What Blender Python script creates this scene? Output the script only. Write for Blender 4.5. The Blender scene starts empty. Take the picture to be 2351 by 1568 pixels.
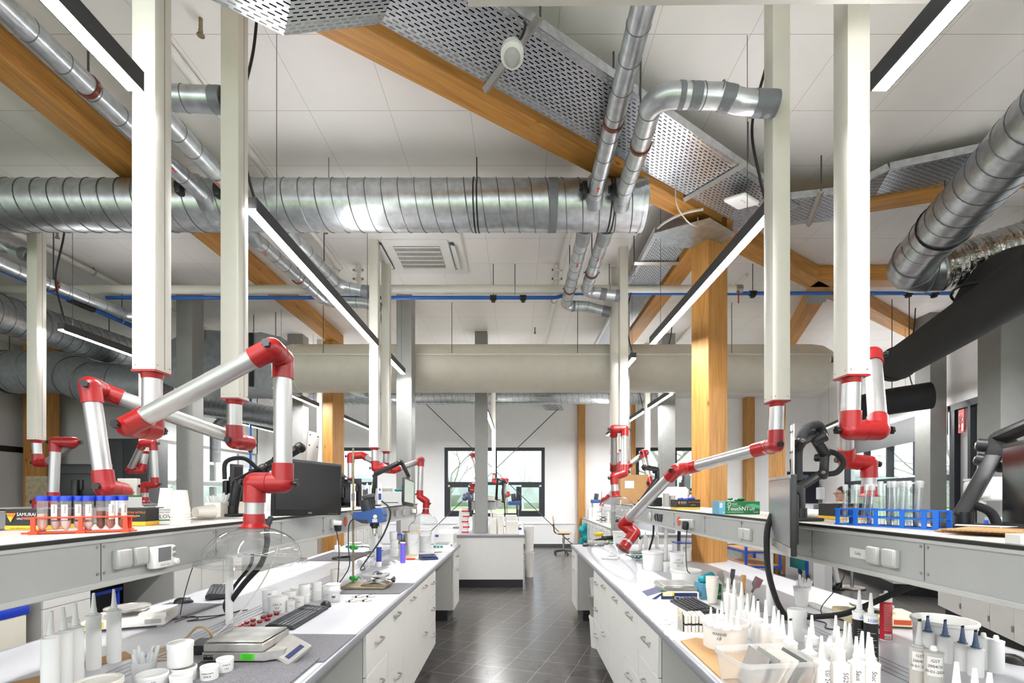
import bpy, bmesh, math, random
from mathutils import Vector, Matrix
R = math.radians
random.seed(7)
SC = bpy.context.scene
COL = SC.collection
# ---------------------------------------------------------------- camera, sky, exposure
F, CX, CY, CZ = 1110.0, 1188.0, 1133.0, 1.6      # focal length and principal point (px of 2351x1568), eye height
cam = bpy.data.objects.new('camera', bpy.data.cameras.new('camera'))
COL.objects.link(cam)
cam.location = (0, 0, CZ)
cam.rotation_euler = (R(90), 0, 0)
cam.data.sensor_width = 36
cam.data.lens = 36 * F / 2351
cam.data.shift_x = -(CX - 1175.5) / 2351
cam.data.shift_y = (CY - 784) / 2351
cam.data.clip_start = 0.05
cam.data.clip_end = 300
SC.camera = cam
SC.view_settings.view_transform = 'Standard'
SC.view_settings.look = 'None'
SC.view_settings.exposure = 2.45
SC.view_settings.gamma = 1
SC.view_settings.use_curve_mapping = False
SC.cycles.use_denoising = True
SC.cycles.max_bounces = 10
SC.cycles.diffuse_bounces = 7
SC.cycles.glossy_bounces = 4
SC.cycles.transparent_max_bounces = 16
SC.cycles.sample_clamp_indirect = 6
SC.cycles.caustics_reflective = False
SC.cycles.caustics_refractive = False
LED = 36.0
ADDED_UPLIGHT = 9.0       # upward glow added to the light bars to brighten the ceiling
SKY = 0.6
w = bpy.data.worlds.new('overcast_sky'); SC.world = w; w.use_nodes = True
nt = w.node_tree; bg = nt.nodes['Background']
tc = nt.nodes.new('ShaderNodeTexCoord'); sp = nt.nodes.new('ShaderNodeSeparateXYZ'); cr = nt.nodes.new('ShaderNodeValToRGB')
nt.links.new(tc.outputs['Generated'], sp.inputs[0]); nt.links.new(sp.outputs[2], cr.inputs[0])
cr.color_ramp.elements[0].position = 0.0; cr.color_ramp.elements[0].color = (0.93, 0.96, 1.0, 1)
cr.color_ramp.elements[1].position = 0.6; cr.color_ramp.elements[1].color = (0.86, 0.92, 1.0, 1)
nt.links.new(cr.outputs[0], bg.inputs[0]); bg.inputs[1].default_value = SKY

def at(px, py, Y):
    return Vector(((px - CX) * Y / F, Y, CZ + (CY - py) * Y / F))
def on(px, py, z):
    return at(px, py, (CZ - z) * F / (py - CY))
def xat(px, Y): return (px - CX) * Y / F

# ---------------------------------------------------------------- materials
MT = {}
def lin(c):
    if isinstance(c, str):
        c = [int(c[i:i+2], 16) / 255 for i in (0, 2, 4)]
        c = [x / 12.92 if x <= .04045 else ((x + .055) / 1.055) ** 2.4 for x in c]
    return tuple(c)
def mat(name, col, rough=.5, metal=0.0, var=.05, scale=9.0, spec=.5, bump=0.0, bscale=None, stretch=None, trans=0.0, alpha=1.0, coat=0.0):
    m = bpy.data.materials.new(name); m.use_nodes = True
    t = m.node_tree; b = t.nodes['Principled BSDF']
    col = lin(col)
    co = t.nodes.new('ShaderNodeTexCoord'); src = co.outputs['Object']
    if stretch:
        mp = t.nodes.new('ShaderNodeMapping'); mp.inputs['Scale'].default_value = stretch
        t.links.new(src, mp.inputs[0]); src = mp.outputs[0]
    n = t.nodes.new('ShaderNodeTexNoise'); n.inputs['Scale'].default_value = scale; n.inputs['Detail'].default_value = 4
    t.links.new(src, n.inputs['Vector'])
    r = t.nodes.new('ShaderNodeValToRGB')
    r.color_ramp.elements[0].position = .3; r.color_ramp.elements[1].position = .7
    r.color_ramp.elements[0].color = tuple(max(0, c * (1 - var)) for c in col) + (1,)
    r.color_ramp.elements[1].color = tuple(min(1, c * (1 + var)) for c in col) + (1,)
    t.links.new(n.outputs['Fac'], r.inputs[0]); t.links.new(r.outputs[0], b.inputs['Base Color'])
    b.inputs['Roughness'].default_value = rough; b.inputs['Metallic'].default_value = metal
    b.inputs['Specular IOR Level'].default_value = spec
    b.inputs['Transmission Weight'].default_value = trans
    b.inputs['Alpha'].default_value = alpha
    b.inputs['Coat Weight'].default_value = coat
    if bump:
        n2 = t.nodes.new('ShaderNodeTexNoise'); n2.inputs['Scale'].default_value = bscale or scale * 6
        t.links.new(src, n2.inputs['Vector'])
        bp = t.nodes.new('ShaderNodeBump'); bp.inputs['Strength'].default_value = bump; bp.inputs['Distance'].default_value = .01
        t.links.new(n2.outputs['Fac'], bp.inputs['Height']); t.links.new(bp.outputs[0], b.inputs['Normal'])
    MT[name] = m
    return m
def emis(name, col, s):
    m = mat(name, col, .5); b = m.node_tree.nodes['Principled BSDF']
    b.inputs['Emission Color'].default_value = lin(col) + (1,); b.inputs['Emission Strength'].default_value = s
    return m
def clear(name, tint=(1, 1, 1), fac=.06, rough=.02, haze=0.0, hcol=(.95, .95, .95), edge=.5):
    """thin clear sheet: see-through, with mirror reflections that grow at grazing angles, and optional milky haze"""
    m = bpy.data.materials.new(name); m.use_nodes = True; t = m.node_tree
    for n in list(t.nodes):
        if n.type != 'OUTPUT_MATERIAL': t.nodes.remove(n)
    out = t.nodes['Material Output']
    tr = t.nodes.new('ShaderNodeBsdfTransparent'); tr.inputs[0].default_value = tint + (1,)
    gl = t.nodes.new('ShaderNodeBsdfGlossy'); gl.inputs['Roughness'].default_value = rough
    lwn = t.nodes.new('ShaderNodeLayerWeight'); lwn.inputs[0].default_value = .5
    lw = t.nodes.new('ShaderNodeMath'); lw.operation = 'POWER'; lw.inputs[1].default_value = 3.5
    t.links.new(lwn.outputs['Facing'], lw.inputs[0])
    lw2 = t.nodes.new('ShaderNodeMath'); lw2.operation = 'MULTIPLY'; lw2.inputs[1].default_value = edge
    t.links.new(lw.outputs[0], lw2.inputs[0]); lw = lw2
    no = t.nodes.new('ShaderNodeTexNoise'); no.inputs['Scale'].default_value = 14
    ma = t.nodes.new('ShaderNodeMath'); ma.operation = 'MULTIPLY_ADD'; ma.inputs[1].default_value = .02; ma.inputs[2].default_value = fac - .04
    ad = t.nodes.new('ShaderNodeMath'); ad.operation = 'ADD'; ad.use_clamp = True
    t.links.new(no.outputs['Fac'], ma.inputs[0]); t.links.new(ma.outputs[0], ad.inputs[0]); t.links.new(lw.outputs[0], ad.inputs[1])
    base = tr.outputs[0]
    if haze:
        df = t.nodes.new('ShaderNodeBsdfDiffuse'); df.inputs[0].default_value = hcol + (1,)
        tl = t.nodes.new('ShaderNodeBsdfTranslucent'); tl.inputs[0].default_value = hcol + (1,)
        mm = t.nodes.new('ShaderNodeMixShader'); mm.inputs[0].default_value = .5
        t.links.new(df.outputs[0], mm.inputs[1]); t.links.new(tl.outputs[0], mm.inputs[2])
        mx0 = t.nodes.new('ShaderNodeMixShader'); mx0.inputs[0].default_value = haze
        t.links.new(base, mx0.inputs[1]); t.links.new(mm.outputs[0], mx0.inputs[2]); base = mx0.outputs[0]
    mx = t.nodes.new('ShaderNodeMixShader')
    t.links.new(ad.outputs[0], mx.inputs[0]); t.links.new(base, mx.inputs[1]); t.links.new(gl.outputs[0], mx.inputs[2])
    t.links.new(mx.outputs[0], out.inputs[0]); MT[name] = m
    return m
def wood(name, c1, c2, axis=2, rough=.5):
    m = mat(name, c1, rough); t = m.node_tree; b = t.nodes['Principled BSDF']
    co = t.nodes.new('ShaderNodeTexCoord'); mp = t.nodes.new('ShaderNodeMapping')
    s = [9, 9, 9]; s[axis] = .5; mp.inputs['Scale'].default_value = s
    t.links.new(co.outputs['Object'], mp.inputs[0])
    n = t.nodes.new('ShaderNodeTexNoise'); n.inputs['Scale'].default_value = 3.2; n.inputs['Detail'].default_value = 6; n.inputs['Distortion'].default_value = 1.1
    t.links.new(mp.outputs[0], n.inputs['Vector'])
    r = t.nodes.new('ShaderNodeValToRGB'); c1, c2 = lin(c1), lin(c2)
    r.color_ramp.elements[0].position = .34; r.color_ramp.elements[0].color = c2 + (1,)
    r.color_ramp.elements[1].position = .66; r.color_ramp.elements[1].color = c1 + (1,)
    t.links.new(n.outputs['Fac'], r.inputs[0])
    mp2 = t.nodes.new('ShaderNodeMapping'); s2 = [7.5, 7.5, 7.5]; s2[axis] = 2.6; mp2.inputs['Scale'].default_value = s2
    t.links.new(co.outputs['Object'], mp2.inputs[0])
    v = t.nodes.new('ShaderNodeTexVoronoi'); v.inputs['Scale'].default_value = 1.0
    t.links.new(mp2.outputs[0], v.inputs['Vector'])
    k = t.nodes.new('ShaderNodeValToRGB'); k.color_ramp.elements[0].position = .04; k.color_ramp.elements[0].color = (.35, .22, .15, 1)
    k.color_ramp.elements[1].position = .12; k.color_ramp.elements[1].color = (1, 1, 1, 1)
    t.links.new(v.outputs['Distance'], k.inputs[0])
    mx = t.nodes.new('ShaderNodeMix'); mx.data_type = 'RGBA'; mx.blend_type = 'MULTIPLY'; mx.inputs[0].default_value = 1
    t.links.new(r.outputs[0], mx.inputs[6]); t.links.new(k.outputs[0], mx.inputs[7])
    t.links.new(mx.outputs[2], b.inputs['Base Color'])
    return m
def grid(name, col, line, cell, wid, rot=0, off=(0, 0), rough=.5, var=.1, nscale=2.5, rows=True):
    """flat colour with thin joint lines on a square grid in plan"""
    m = mat(name, col, rough, var=var, scale=nscale); t = m.node_tree; b = t.nodes['Principled BSDF']
    g = t.nodes.new('ShaderNodeNewGeometry'); mp = t.nodes.new('ShaderNodeMapping')
    mp.inputs['Rotation'].default_value = (0, 0, rot); mp.inputs['Location'].default_value = (off[0], off[1], 0)
    t.links.new(g.outputs['Position'], mp.inputs[0])
    s = t.nodes.new('ShaderNodeSeparateXYZ'); t.links.new(mp.outputs[0], s.inputs[0])
    outs = []
    for i in (0, 1):
        a = t.nodes.new('ShaderNodeMath'); a.operation = 'PINGPONG'; a.inputs[1].default_value = cell[i] / 2
        t.links.new(s.outputs[i], a.inputs[0])
        c = t.nodes.new('ShaderNodeMath'); c.operation = 'LESS_THAN'; c.inputs[1].default_value = wid[i]
        t.links.new(a.outputs[0], c.inputs[0]); outs.append(c.outputs[0])
    mxm = t.nodes.new('ShaderNodeMath'); mxm.operation = 'MAXIMUM'
    t.links.new(outs[0], mxm.inputs[0]); t.links.new(outs[1], mxm.inputs[1])
    # per-tile tone
    src = b.inputs['Base Color'].links[0].from_socket
    mx = t.nodes.new('ShaderNodeMix'); mx.data_type = 'RGBA'
    t.links.new(mxm.outputs[0], mx.inputs[0]); t.links.new(src, mx.inputs[6]); mx.inputs[7].default_value = lin(line) + (1,)
    t.links.new(mx.outputs[2], b.inputs['Base Color'])
    return m
def perforated(name, col, pu, lu, pv, lv):
    """galvanised sheet punched with staggered slots (u along the tray, v across, in metres)"""
    m = mat(name, col, .3, metal=.85, var=.12, scale=25); t = m.node_tree; out = t.nodes['Material Output']
    uv = t.nodes.new('ShaderNodeUVMap'); s = t.nodes.new('ShaderNodeSeparateXYZ'); t.links.new(uv.outputs[0], s.inputs[0])
    def M(op, a, b=None):
        n = t.nodes.new('ShaderNodeMath'); n.operation = op
        for i, x in enumerate((a, b)):
            if x is None: continue
            if isinstance(x, (int, float)): n.inputs[i].default_value = x
            else: t.links.new(x, n.inputs[i])
        return n.outputs[0]
    v = M('DIVIDE', s.outputs[1], pv); row = M('FLOOR', v)
    u = M('ADD', M('DIVIDE', s.outputs[0], pu), M('MULTIPLY', row, .5))
    du = M('ABSOLUTE', M('SUBTRACT', M('FRACT', u), .5)); dv = M('ABSOLUTE', M('SUBTRACT', M('FRACT', v), .5))
    a = M('MULTIPLY', M('LESS_THAN', du, lu / pu / 2), M('LESS_THAN', dv, lv / pv / 2))
    tr = t.nodes.new('ShaderNodeBsdfTransparent'); mx = t.nodes.new('ShaderNodeMixShader')
    t.links.new(a, mx.inputs[0]); t.links.new(t.nodes['Principled BSDF'].outputs[0], mx.inputs[1]); t.links.new(tr.outputs[0], mx.inputs[2])
    t.links.new(mx.outputs[0], out.inputs[0])
    return m
mat('wall_white', 'f3f3f4', .8, var=.02, scale=3)
mat('wall_grey', 'c4c4c4', .8, var=.03, scale=3)
grid('ceiling_panels', 'efebe8', 'bdb8b4', (.6, .6), (.0016, .0022), off=(.35, 0), rough=.85, var=.015)
grid('floor_tiles', '4b4846', '85817c', (.3, .3), (.0022, .0022), rot=R(19.7), off=(.1, .07), rough=.27, var=.16, nscale=5)
wood('glulam_x', 'cb9347', 'ae7533', 0); wood('glulam_y', 'cb9347', 'ae7533', 1); wood('glulam_z', 'c28e4d', 'a87335', 2)
wood('pine_board', 'd2a06a', 'b98850', 0)
mat('cream_steel', 'dedad0', .42, var=.015, spec=.4)
mat('grey_steel', '8f8f8c', .45, var=.04)
mat('grey_panel', 'a3a4a2', .38, var=.03)
mat('grey_lip', 'b3b3b0', .4, var=.02)
mat('cabinet_white', 'd6d4cf', .45, var=.015)
mat('cabinet_grey', '8a8a86', .5, var=.02)
mat('cabinet_dark', '4a4b4c', .5)
mat('kick_black', '0a0a0b', .5)
mat('worktop_white', 'bcbcc1', .38, var=.03, scale=4)
mat('worktop_edge', '87888c', .4)
mat('groove_grey', 'a3a6ab', .35, var=.06)
mat('shelf_top', 'b9b4ac', .4, var=.02)
mat('shelf_edge', '1d1c1b', .5)
mat('galvanised', 'c2c6ca', .33, metal=.92, var=.16, scale=18)
mat('galvanised_dull', '9c9fa2', .45, metal=.55, var=.12, scale=12)
mat('seam_metal', '77797c', .4, metal=.9)
mat('duct_tape', '7d8086', .55, metal=.3, bump=.4, bscale=60)
mat('alu_tube', 'b5b4b3', .36, metal=.75, var=.03, scale=3, stretch=(8, 8, .3))
mat('brushed', 'b0aca6', .35, metal=.9, var=.05)
mat('steel_dirty', 'b9b7b2', .35, metal=.75, var=.25, scale=14)
mat('chrome', 'c8c8c8', .15, metal=1)
mat('red_plastic', '960d10', .36, var=.04, coat=.15)
mat('black_plastic', '141415', .42)
mat('black_matte', '1b1b1d', .75, bump=.3, bscale=80)
mat('dark_grey_plastic', '38393c', .45)
mat('key_grey', '55565a', .5)
mat('key_black', '202124', .45)
mat('white_plastic', 'e9e8e5', .42, var=.01)
mat('warm_white', 'e6e1d8', .45, var=.02)
mat('ivory', 'd8d2c4', .45, var=.03)
mat('pipe_white', 'e2dfd9', .45, var=.02)
mat('blue_pipe', '1f5fb4', .35)
mat('blue_plastic', '1c62c0', .38)
mat('cap_blue', '1538b8', .4)
mat('navy', '233058', .4)
mat('anthracite', '23272e', .5)
mat('rod_dark', '55585c', .4, metal=.7)
mat('orange_plastic', 'e0401c', .4)
mat('orange_dot', 'c9502a', .5)
mat('felt_grey', '6e6c70', .95, var=.3, scale=160, bump=.5, bscale=200)
mat('cardboard', 'ad875a', .8, var=.06)
mat('cardboard_dark', '9c7a52', .8)
mat('paper', 'd9d8d5', .8, var=.01)
mat('label_yellow', 'e8c51e', .6)
mat('label_cream', 'e9dcb4', .7)
mat('label_green', '3fbf1a', .6)
mat('glove_green', '1c6b3c', .5)
mat('glove_blue', '5fa0bd', .5)
mat('green_hand', '4fae86', .5)
mat('teal_cloth', '149aa6', .6, bump=.3, bscale=25)
mat('teal_dark', '0f6f72', .6)
mat('box_black', '151414', .45)
mat('box_yellow', 'e2b12a', .5)
mat('text_white', 'e9e9e6', .6)
mat('ink', '141414', .6)
mat('ink_blue', '1c4fd0', .6)
mat('text_orange', 'd9741c', .6)
mat('red_label', 'd31f34', .5)
mat('purple_label', '6557c8', .45)
mat('blue_label', '1f3f9f', .45)
mat('nozzle_blue', '56688c', .4)
mat('brown_liquid', '6e2a0c', .3)
mat('amber_liquid', '9a4a16', .3)
mat('pink_liquid', 'd7b9a6', .4)
mat('pale_liquid', 'd9c8bd', .4)
mat('green_clamp', '1f9a34', .45)
mat('motor_blue', '2f5390', .45)
mat('rusty', '8d8066', .5, metal=.5, var=.25, scale=30)
mat('screen_dark', '17181a', .18, spec=.7)
mat('screen_grey', '6d6e70', .22, spec=.7)
mat('screen_blue', '5c6480', .25)
mat('screen_light', 'c9d6c8', .4)
mat('teal_panel', '1f8a80', .45)
mat('sign_red', 'd12a30', .5)
mat('skin', 'b98a72', .55)
mat('hair_dark', '1c1a19', .7)
mat('shirt', 'd8d3cf', .8)
mat('trousers', '3a3d44', .8)
mat('shoe_black', '101011', .45)
mat('poster_dark', '1a1e2c', .25)
mat('wood_seat', 'd0a878', .45)
mat('cart_blue', '2350b0', .4)
mat('lawn', '9fb079', .9, var=.15, scale=.6)
mat('bark', '9d9a97', .9)
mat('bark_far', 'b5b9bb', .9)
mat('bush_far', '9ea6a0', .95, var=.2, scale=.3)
mat('foil', 'c6c4c0', .22, metal=1, bump=.9, bscale=26)
mat('blind', 'd4d6da', .7)
mat('tan_cable', 'cfae84', .5)
mat('cable_white', 'cfcbc2', .5)
mat('brush_hair', 'a0651e', .7)
mat('knife_red', 'e0341c', .4)
mat('yellow_tool', 'd8b81a', .45)
mat('pencil_yellow', 'd8b04a', .5)
mat('plate_grey', 'a5a09a', .4, metal=.4, var=.15)
mat('tile_sample', 'cfcac1', .6, var=.06)
emis('led_white', 'ffffff', LED); emis('added_uplight', 'ffffff', ADDED_UPLIGHT)
clear('acrylic', (.98, .985, .985), .09, .03, haze=.03, edge=.75)
clear('window_glass', (.95, .98, .98), .03, .01)
clear('tube_glass', (.97, .985, .985), .10, .03, haze=.06, edge=.7)
clear('tube_plastic', (.97, .97, .98), .05, .1, haze=.10)
clear('tub_plastic', (.97, .97, .97), .06, .15, haze=.30)
clear('frosted', (.98, .98, .98), .06, .2, haze=.42, hcol=(.97, .97, .97))
perforated('tray_mesh', 'c2c6cc', .052, .032, .0235, .0085)

# ---------------------------------------------------------------- mesh helpers
W = {}
class MB:
    def __init__(s): s.v = []; s.f = []; s.uv = None; s.fm = []; s.mi = 0
    def add(s, vs, fs, M=None):
        o = len(s.v)
        s.v += [(M @ Vector(p)) if M else Vector(p) for p in vs]
        s.f += [tuple(i + o for i in f) for f in fs]; s.fm += [s.mi] * len(fs)
        return s
    def box(s, c, d, M=None, b=0.0, seg=2):
        c = Vector(c); x, y, z = d[0] / 2, d[1] / 2, d[2] / 2
        T = Matrix.Translation(c)
        if M is not None: T = T @ M
        if b <= 0:
            vs = [(-x, -y, -z), (x, -y, -z), (x, y, -z), (-x, y, -z), (-x, -y, z), (x, -y, z), (x, y, z), (-x, y, z)]
            return s.add(vs, [(0, 3, 2, 1), (4, 5, 6, 7), (0, 1, 5, 4), (1, 2, 6, 5), (2, 3, 7, 6), (3, 0, 4, 7)], T)
        bm = bmesh.new(); bmesh.ops.create_cube(bm, size=1)
        for v in bm.verts: v.co = Vector((v.co.x * d[0], v.co.y * d[1], v.co.z * d[2]))
        bmesh.ops.bevel(bm, geom=bm.edges[:], offset=min(b, min(d) * .49), segments=seg, profile=.5, affect='EDGES')
        bm.verts.index_update()
        s.add([v.co.copy() for v in bm.verts], [tuple(v.index for v in f.verts) for f in bm.faces], T); bm.free()
        return s
    def prism(s, pts, h, M=None):
        """polygon in local xy, extruded 0..h along local z"""
        n = len(pts)
        vs = [(p[0], p[1], 0) for p in pts] + [(p[0], p[1], h) for p in pts]
        fs = [tuple(range(n))[::-1], tuple(range(n, 2 * n))] + [(i, (i + 1) % n, n + (i + 1) % n, n + i) for i in range(n)]
        return s.add(vs, fs, M)
    def lathe(s, prof, c=(0, 0, 0), n=24, M=None, a0=0, a1=2 * math.pi):
        T = Matrix.Translation(Vector(c))
        if M is not None: T = T @ M
        full = abs(a1 - a0 - 2 * math.pi) < 1e-6
        m = n if full else n + 1
        vs = []; fs = []
        rings = []
        for r, z in prof:
            if r < 1e-7: rings.append([len(vs)]); vs.append((0, 0, z))
            else:
                rings.append(list(range(len(vs), len(vs) + m)))
                vs += [(r * math.cos(a0 + (a1 - a0) * i / n), r * math.sin(a0 + (a1 - a0) * i / n), z) for i in range(m)]
        for A, B in zip(rings, rings[1:]):
            for i in range(n):
                j = (i + 1) % m
                if len(A) == 1 and len(B) == 1: continue
                if len(A) == 1: fs.append((A[0], B[j], B[i]))
                elif len(B) == 1: fs.append((A[i], A[j], B[0]))
                else: fs.append((A[i], A[j], B[j], B[i]))
        return s.add(vs, fs, T)
    def cyl(s, c, r, h, n=24, M=None, b=.0, r2=None):
        r2 = r if r2 is None else r2
        if b: return s.lathe([(0, 0), (r - b, 0), (r, b), (r2, h - b), (r2 - b, h), (0, h)], c, n, M)
        return s.lathe([(0, 0), (r, 0), (r2, h), (0, h)], c, n, M)
    def tube(s, path, r, n=12, cap=True, closed=False):
        P = [Vector(p) for p in path]; k = len(P)
        rs = r if isinstance(r, (list, tuple)) else [r] * k
        def tan(i):
            if closed: d = P[(i + 1) % k] - P[i - 1]
            else: d = P[min(i + 1, k - 1)] - P[max(i - 1, 0)]
            return d.normalized() if d.length > 1e-9 else Vector((0, 0, 1))
        t = tan(0); u = t.orthogonal().normalized(); o = len(s.v); fs = []; vs = []
        for i in range(k):
            t2 = tan(i)
            q = t.rotation_difference(t2); u = q @ u; u = (u - u.dot(t2) * t2).normalized(); t = t2
            w2 = t.cross(u)
            vs += [P[i] + (u * math.cos(2 * math.pi * j / n) + w2 * math.sin(2 * math.pi * j / n)) * rs[i] for j in range(n)]
        for i in range(k - 1 + (1 if closed else 0)):
            a = i * n; b = ((i + 1) % k) * n
            for j in range(n): fs.append((a + j, a + (j + 1) % n, b + (j + 1) % n, b + j))
        if cap and not closed:
            fs.append(tuple(range(n))[::-1]); fs.append(tuple((k - 1) * n + j for j in range(n)))
        return s.add(vs, fs)
    def ball(s, c, r, n=16, sc=(1, 1, 1), M=None):
        pr = [(r * math.sin(math.pi * i / (n // 2)), -r * math.cos(math.pi * i / (n // 2))) for i in range(n // 2 + 1)]
        pr[0] = (0, -r); pr[-1] = (0, r)
        T = (M or Matrix()) @ Matrix.Diagonal((sc[0], sc[1], sc[2], 1))
        return s.lathe(pr, c, n, T)
    def text(s, body, size, M, shear=0.0, align='LEFT', wrap=None):
        vs, fs = text_mesh(body, shear)
        if not vs: return s
        x0 = min(v[0] for v in vs); x1 = max(v[0] for v in vs)
        sh = {'LEFT': -x0, 'CENTER': -(x0 + x1) / 2, 'RIGHT': -x1}[align]
        vs = [((x + sh) * size, y * size, 0) for x, y in vs]
        if wrap:   # wrap round a vertical cylinder of this radius whose axis is the local z axis; text baseline runs round it, facing local -y
            vs = [(wrap * math.sin(x / wrap), -wrap * math.cos(x / wrap), y) for x, y, z in vs]
        return s.add(vs, fs, M)
    def build(s, name, m, parent=None, world=False, smooth=True, ang=38):
        me = bpy.data.meshes.new(name)
        vs = s.v
        if parent is not None and world:
            I = W[parent.name].inverted(); vs = [I @ v for v in vs]
        me.from_pydata([tuple(v) for v in vs], [], s.f)
        ms = m if isinstance(m, (list, tuple)) else [m]
        for x in ms: me.materials.append(MT[x])
        if len(ms) > 1: me.polygons.foreach_set('material_index', s.fm)
        if s.uv:
            l = me.uv_layers.new(name='UVMap')
            for lp in me.loops: l.data[lp.index].uv = s.uv[lp.vertex_index]
        bm = bmesh.new(); bm.from_mesh(me); bmesh.ops.recalc_face_normals(bm, faces=bm.faces[:]); bm.to_mesh(me); bm.free()
        if smooth:
            me.shade_smooth()
            me.set_sharp_from_angle(angle=R(ang))
        o = bpy.data.objects.new(name, me); COL.objects.link(o)
        if parent is not None: o.parent = parent; W[o.name] = W[parent.name].copy()
        else: W[o.name] = Matrix()
        return o
_tc = {}
def text_mesh(body, shear=0.0):
    k = (body, shear)
    if k in _tc: return _tc[k]
    cu = bpy.data.curves.new('lettering', 'FONT'); cu.body = body; cu.size = 1; cu.shear = shear; cu.resolution_u = 2
    ob = bpy.data.objects.new('lettering', cu); COL.objects.link(ob)
    dg = bpy.context.evaluated_depsgraph_get(); me = ob.evaluated_get(dg).to_mesh()
    vs = [(v.co.x, v.co.y) for v in me.vertices]; fs = [tuple(p.vertices) for p in me.polygons]
    ob.evaluated_get(dg).to_mesh_clear(); bpy.data.objects.remove(ob); bpy.data.curves.remove(cu)
    _tc[k] = (vs, fs)
    return _tc[k]
def thing(name, label, cat, loc=(0, 0, 0), rz=0.0, group=None, M=None):
    o = bpy.data.objects.new(name, None); COL.objects.link(o)
    o.location = loc; o.rotation_euler = (0, 0, rz); o.empty_display_size = .05
    W[o.name] = Matrix.Translation(Vector(loc)) @ Matrix.Rotation(rz, 4, 'Z')
    if M is not None: o.matrix_basis = M; W[o.name] = M.copy()
    return tag(o, label, cat, group)
def tag(o, label, cat, group=None):
    o['label'] = label; o['category'] = cat
    if group: o['group'] = group
    return o
def struct(name, mb, m, **k):
    o = mb.build(name, m, **k); o['kind'] = 'structure'
    return o
KIDS = {}
def dup(src, loc, rz=0.0, label=None, group=None):
    c = src.copy(); COL.objects.link(c); c.location = loc; c.rotation_euler = (0, 0, rz)
    W[c.name] = Matrix.Translation(Vector(loc)) @ Matrix.Rotation(rz, 4, 'Z')
    if label: c['label'] = label
    if group: c['group'] = group
    for ch in src.children:
        d = ch.copy(); COL.objects.link(d); d.parent = c; W[d.name] = W[c.name]
        for g in ch.children:
            e = g.copy(); COL.objects.link(e); e.parent = d; W[e.name] = W[c.name]
    return c
def frame(x, y, z, o):
    """matrix from axes (columns) and origin"""
    x, y, z, o = Vector(x), Vector(y), Vector(z), Vector(o)
    return Matrix(((x.x, y.x, z.x, o.x), (x.y, y.y, z.y, o.y), (x.z, y.z, z.z, o.z), (0, 0, 0, 1)))
def along(a, b):
    """matrix at a whose z axis points to b"""
    a, b = Vector(a), Vector(b); z = (b - a).normalized(); x = z.orthogonal().normalized()
    return frame(x, z.cross(x), z, a)
def fillet(pts, rad, n=6):
    P = [Vector(p) for p in pts]; out = [P[0]]
    for i in range(1, len(P) - 1):
        a, b, c = P[i - 1], P[i], P[i + 1]
        u = (a - b); v = (c - b); r = min(rad, u.length * .5, v.length * .5)
        u.normalize(); v.normalize()
        if u.dot(v) < -.999: out.append(b); continue
        ang = u.angle(v); R0 = r * math.tan(ang / 2); cen = b + (u + v).normalized() * (R0 / math.sin(ang / 2))
        p0 = b + u * r; p1 = b + v * r; e0 = p0 - cen; e1 = p1 - cen
        tot = e0.angle(e1); ax = e0.cross(e1).normalized()
        for k in range(n + 1): out.append(cen + Matrix.Rotation(tot * k / n, 3, ax) @ e0)
    out.append(P[-1])
    return out
def spline(pts, n=8):
    P = [Vector(p) for p in pts]; P = [P[0] * 2 - P[1]] + P + [P[-1] * 2 - P[-2]]; out = []
    for i in range(1, len(P) - 2):
        a, b, c, d = P[i - 1:i + 3]
        for k in range(n):
            t = k / n
            out.append(.5 * ((2 * b) + (c - a) * t + (2 * a - 5 * b + 4 * c - d) * t * t + (3 * b - a - 3 * c + d) * t ** 3))
    out.append(P[-2])
    return out
RX = lambda a: Matrix.Rotation(R(a), 4, 'X')
RY = lambda a: Matrix.Rotation(R(a), 4, 'Y')
RZ = lambda a: Matrix.Rotation(R(a), 4, 'Z')
TR = lambda *p: Matrix.Translation(Vector(p))
# text matrices: STAND faces local -y (reads along +x, up +z)
STAND = RX(90)
def simple(name, label, cat, mb, m, group=None, **k):
    return tag(mb.build(name, m, **k), label, cat, group)
# ================================================================ the room
H = 4.45
b = MB(); b.box((-.2, 5.8, -.05), (21.5, 18, .1)); struct('floor', b, 'floor_tiles')
b = MB(); b.box((-.2, 5.8, H + .06), (21.5, 18, .12)); struct('ceiling', b, 'ceiling_panels')
WIN = [(-7.0, -4.2), (-2.19, .82), (3.55, 5.9)]
b = MB(); xs = [-7.7] + [x for p in WIN for x in p] + [9.4]
for i in range(0, len(xs), 2): b.box(((xs[i] + xs[i + 1]) / 2, 14.62, H / 2), (xs[i + 1] - xs[i], .24, H))
for x0, x1 in WIN:
    b.box(((x0 + x1) / 2, 14.62, .455), (x1 - x0, .24, .91)); b.box(((x0 + x1) / 2, 14.62, (2.98 + H) / 2), (x1 - x0, .24, H - 2.98))
struct('wall_far', b, 'wall_white')
b = MB(); b.box((.8, 14.49, .045), (17, .02, .09)); struct('baseboard_far', b, 'cabinet_dark')
b = MB(); b.box((.8, 14.485, .7), (17, .03, .03)); struct('trim_1', b, 'wall_white')
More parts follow.
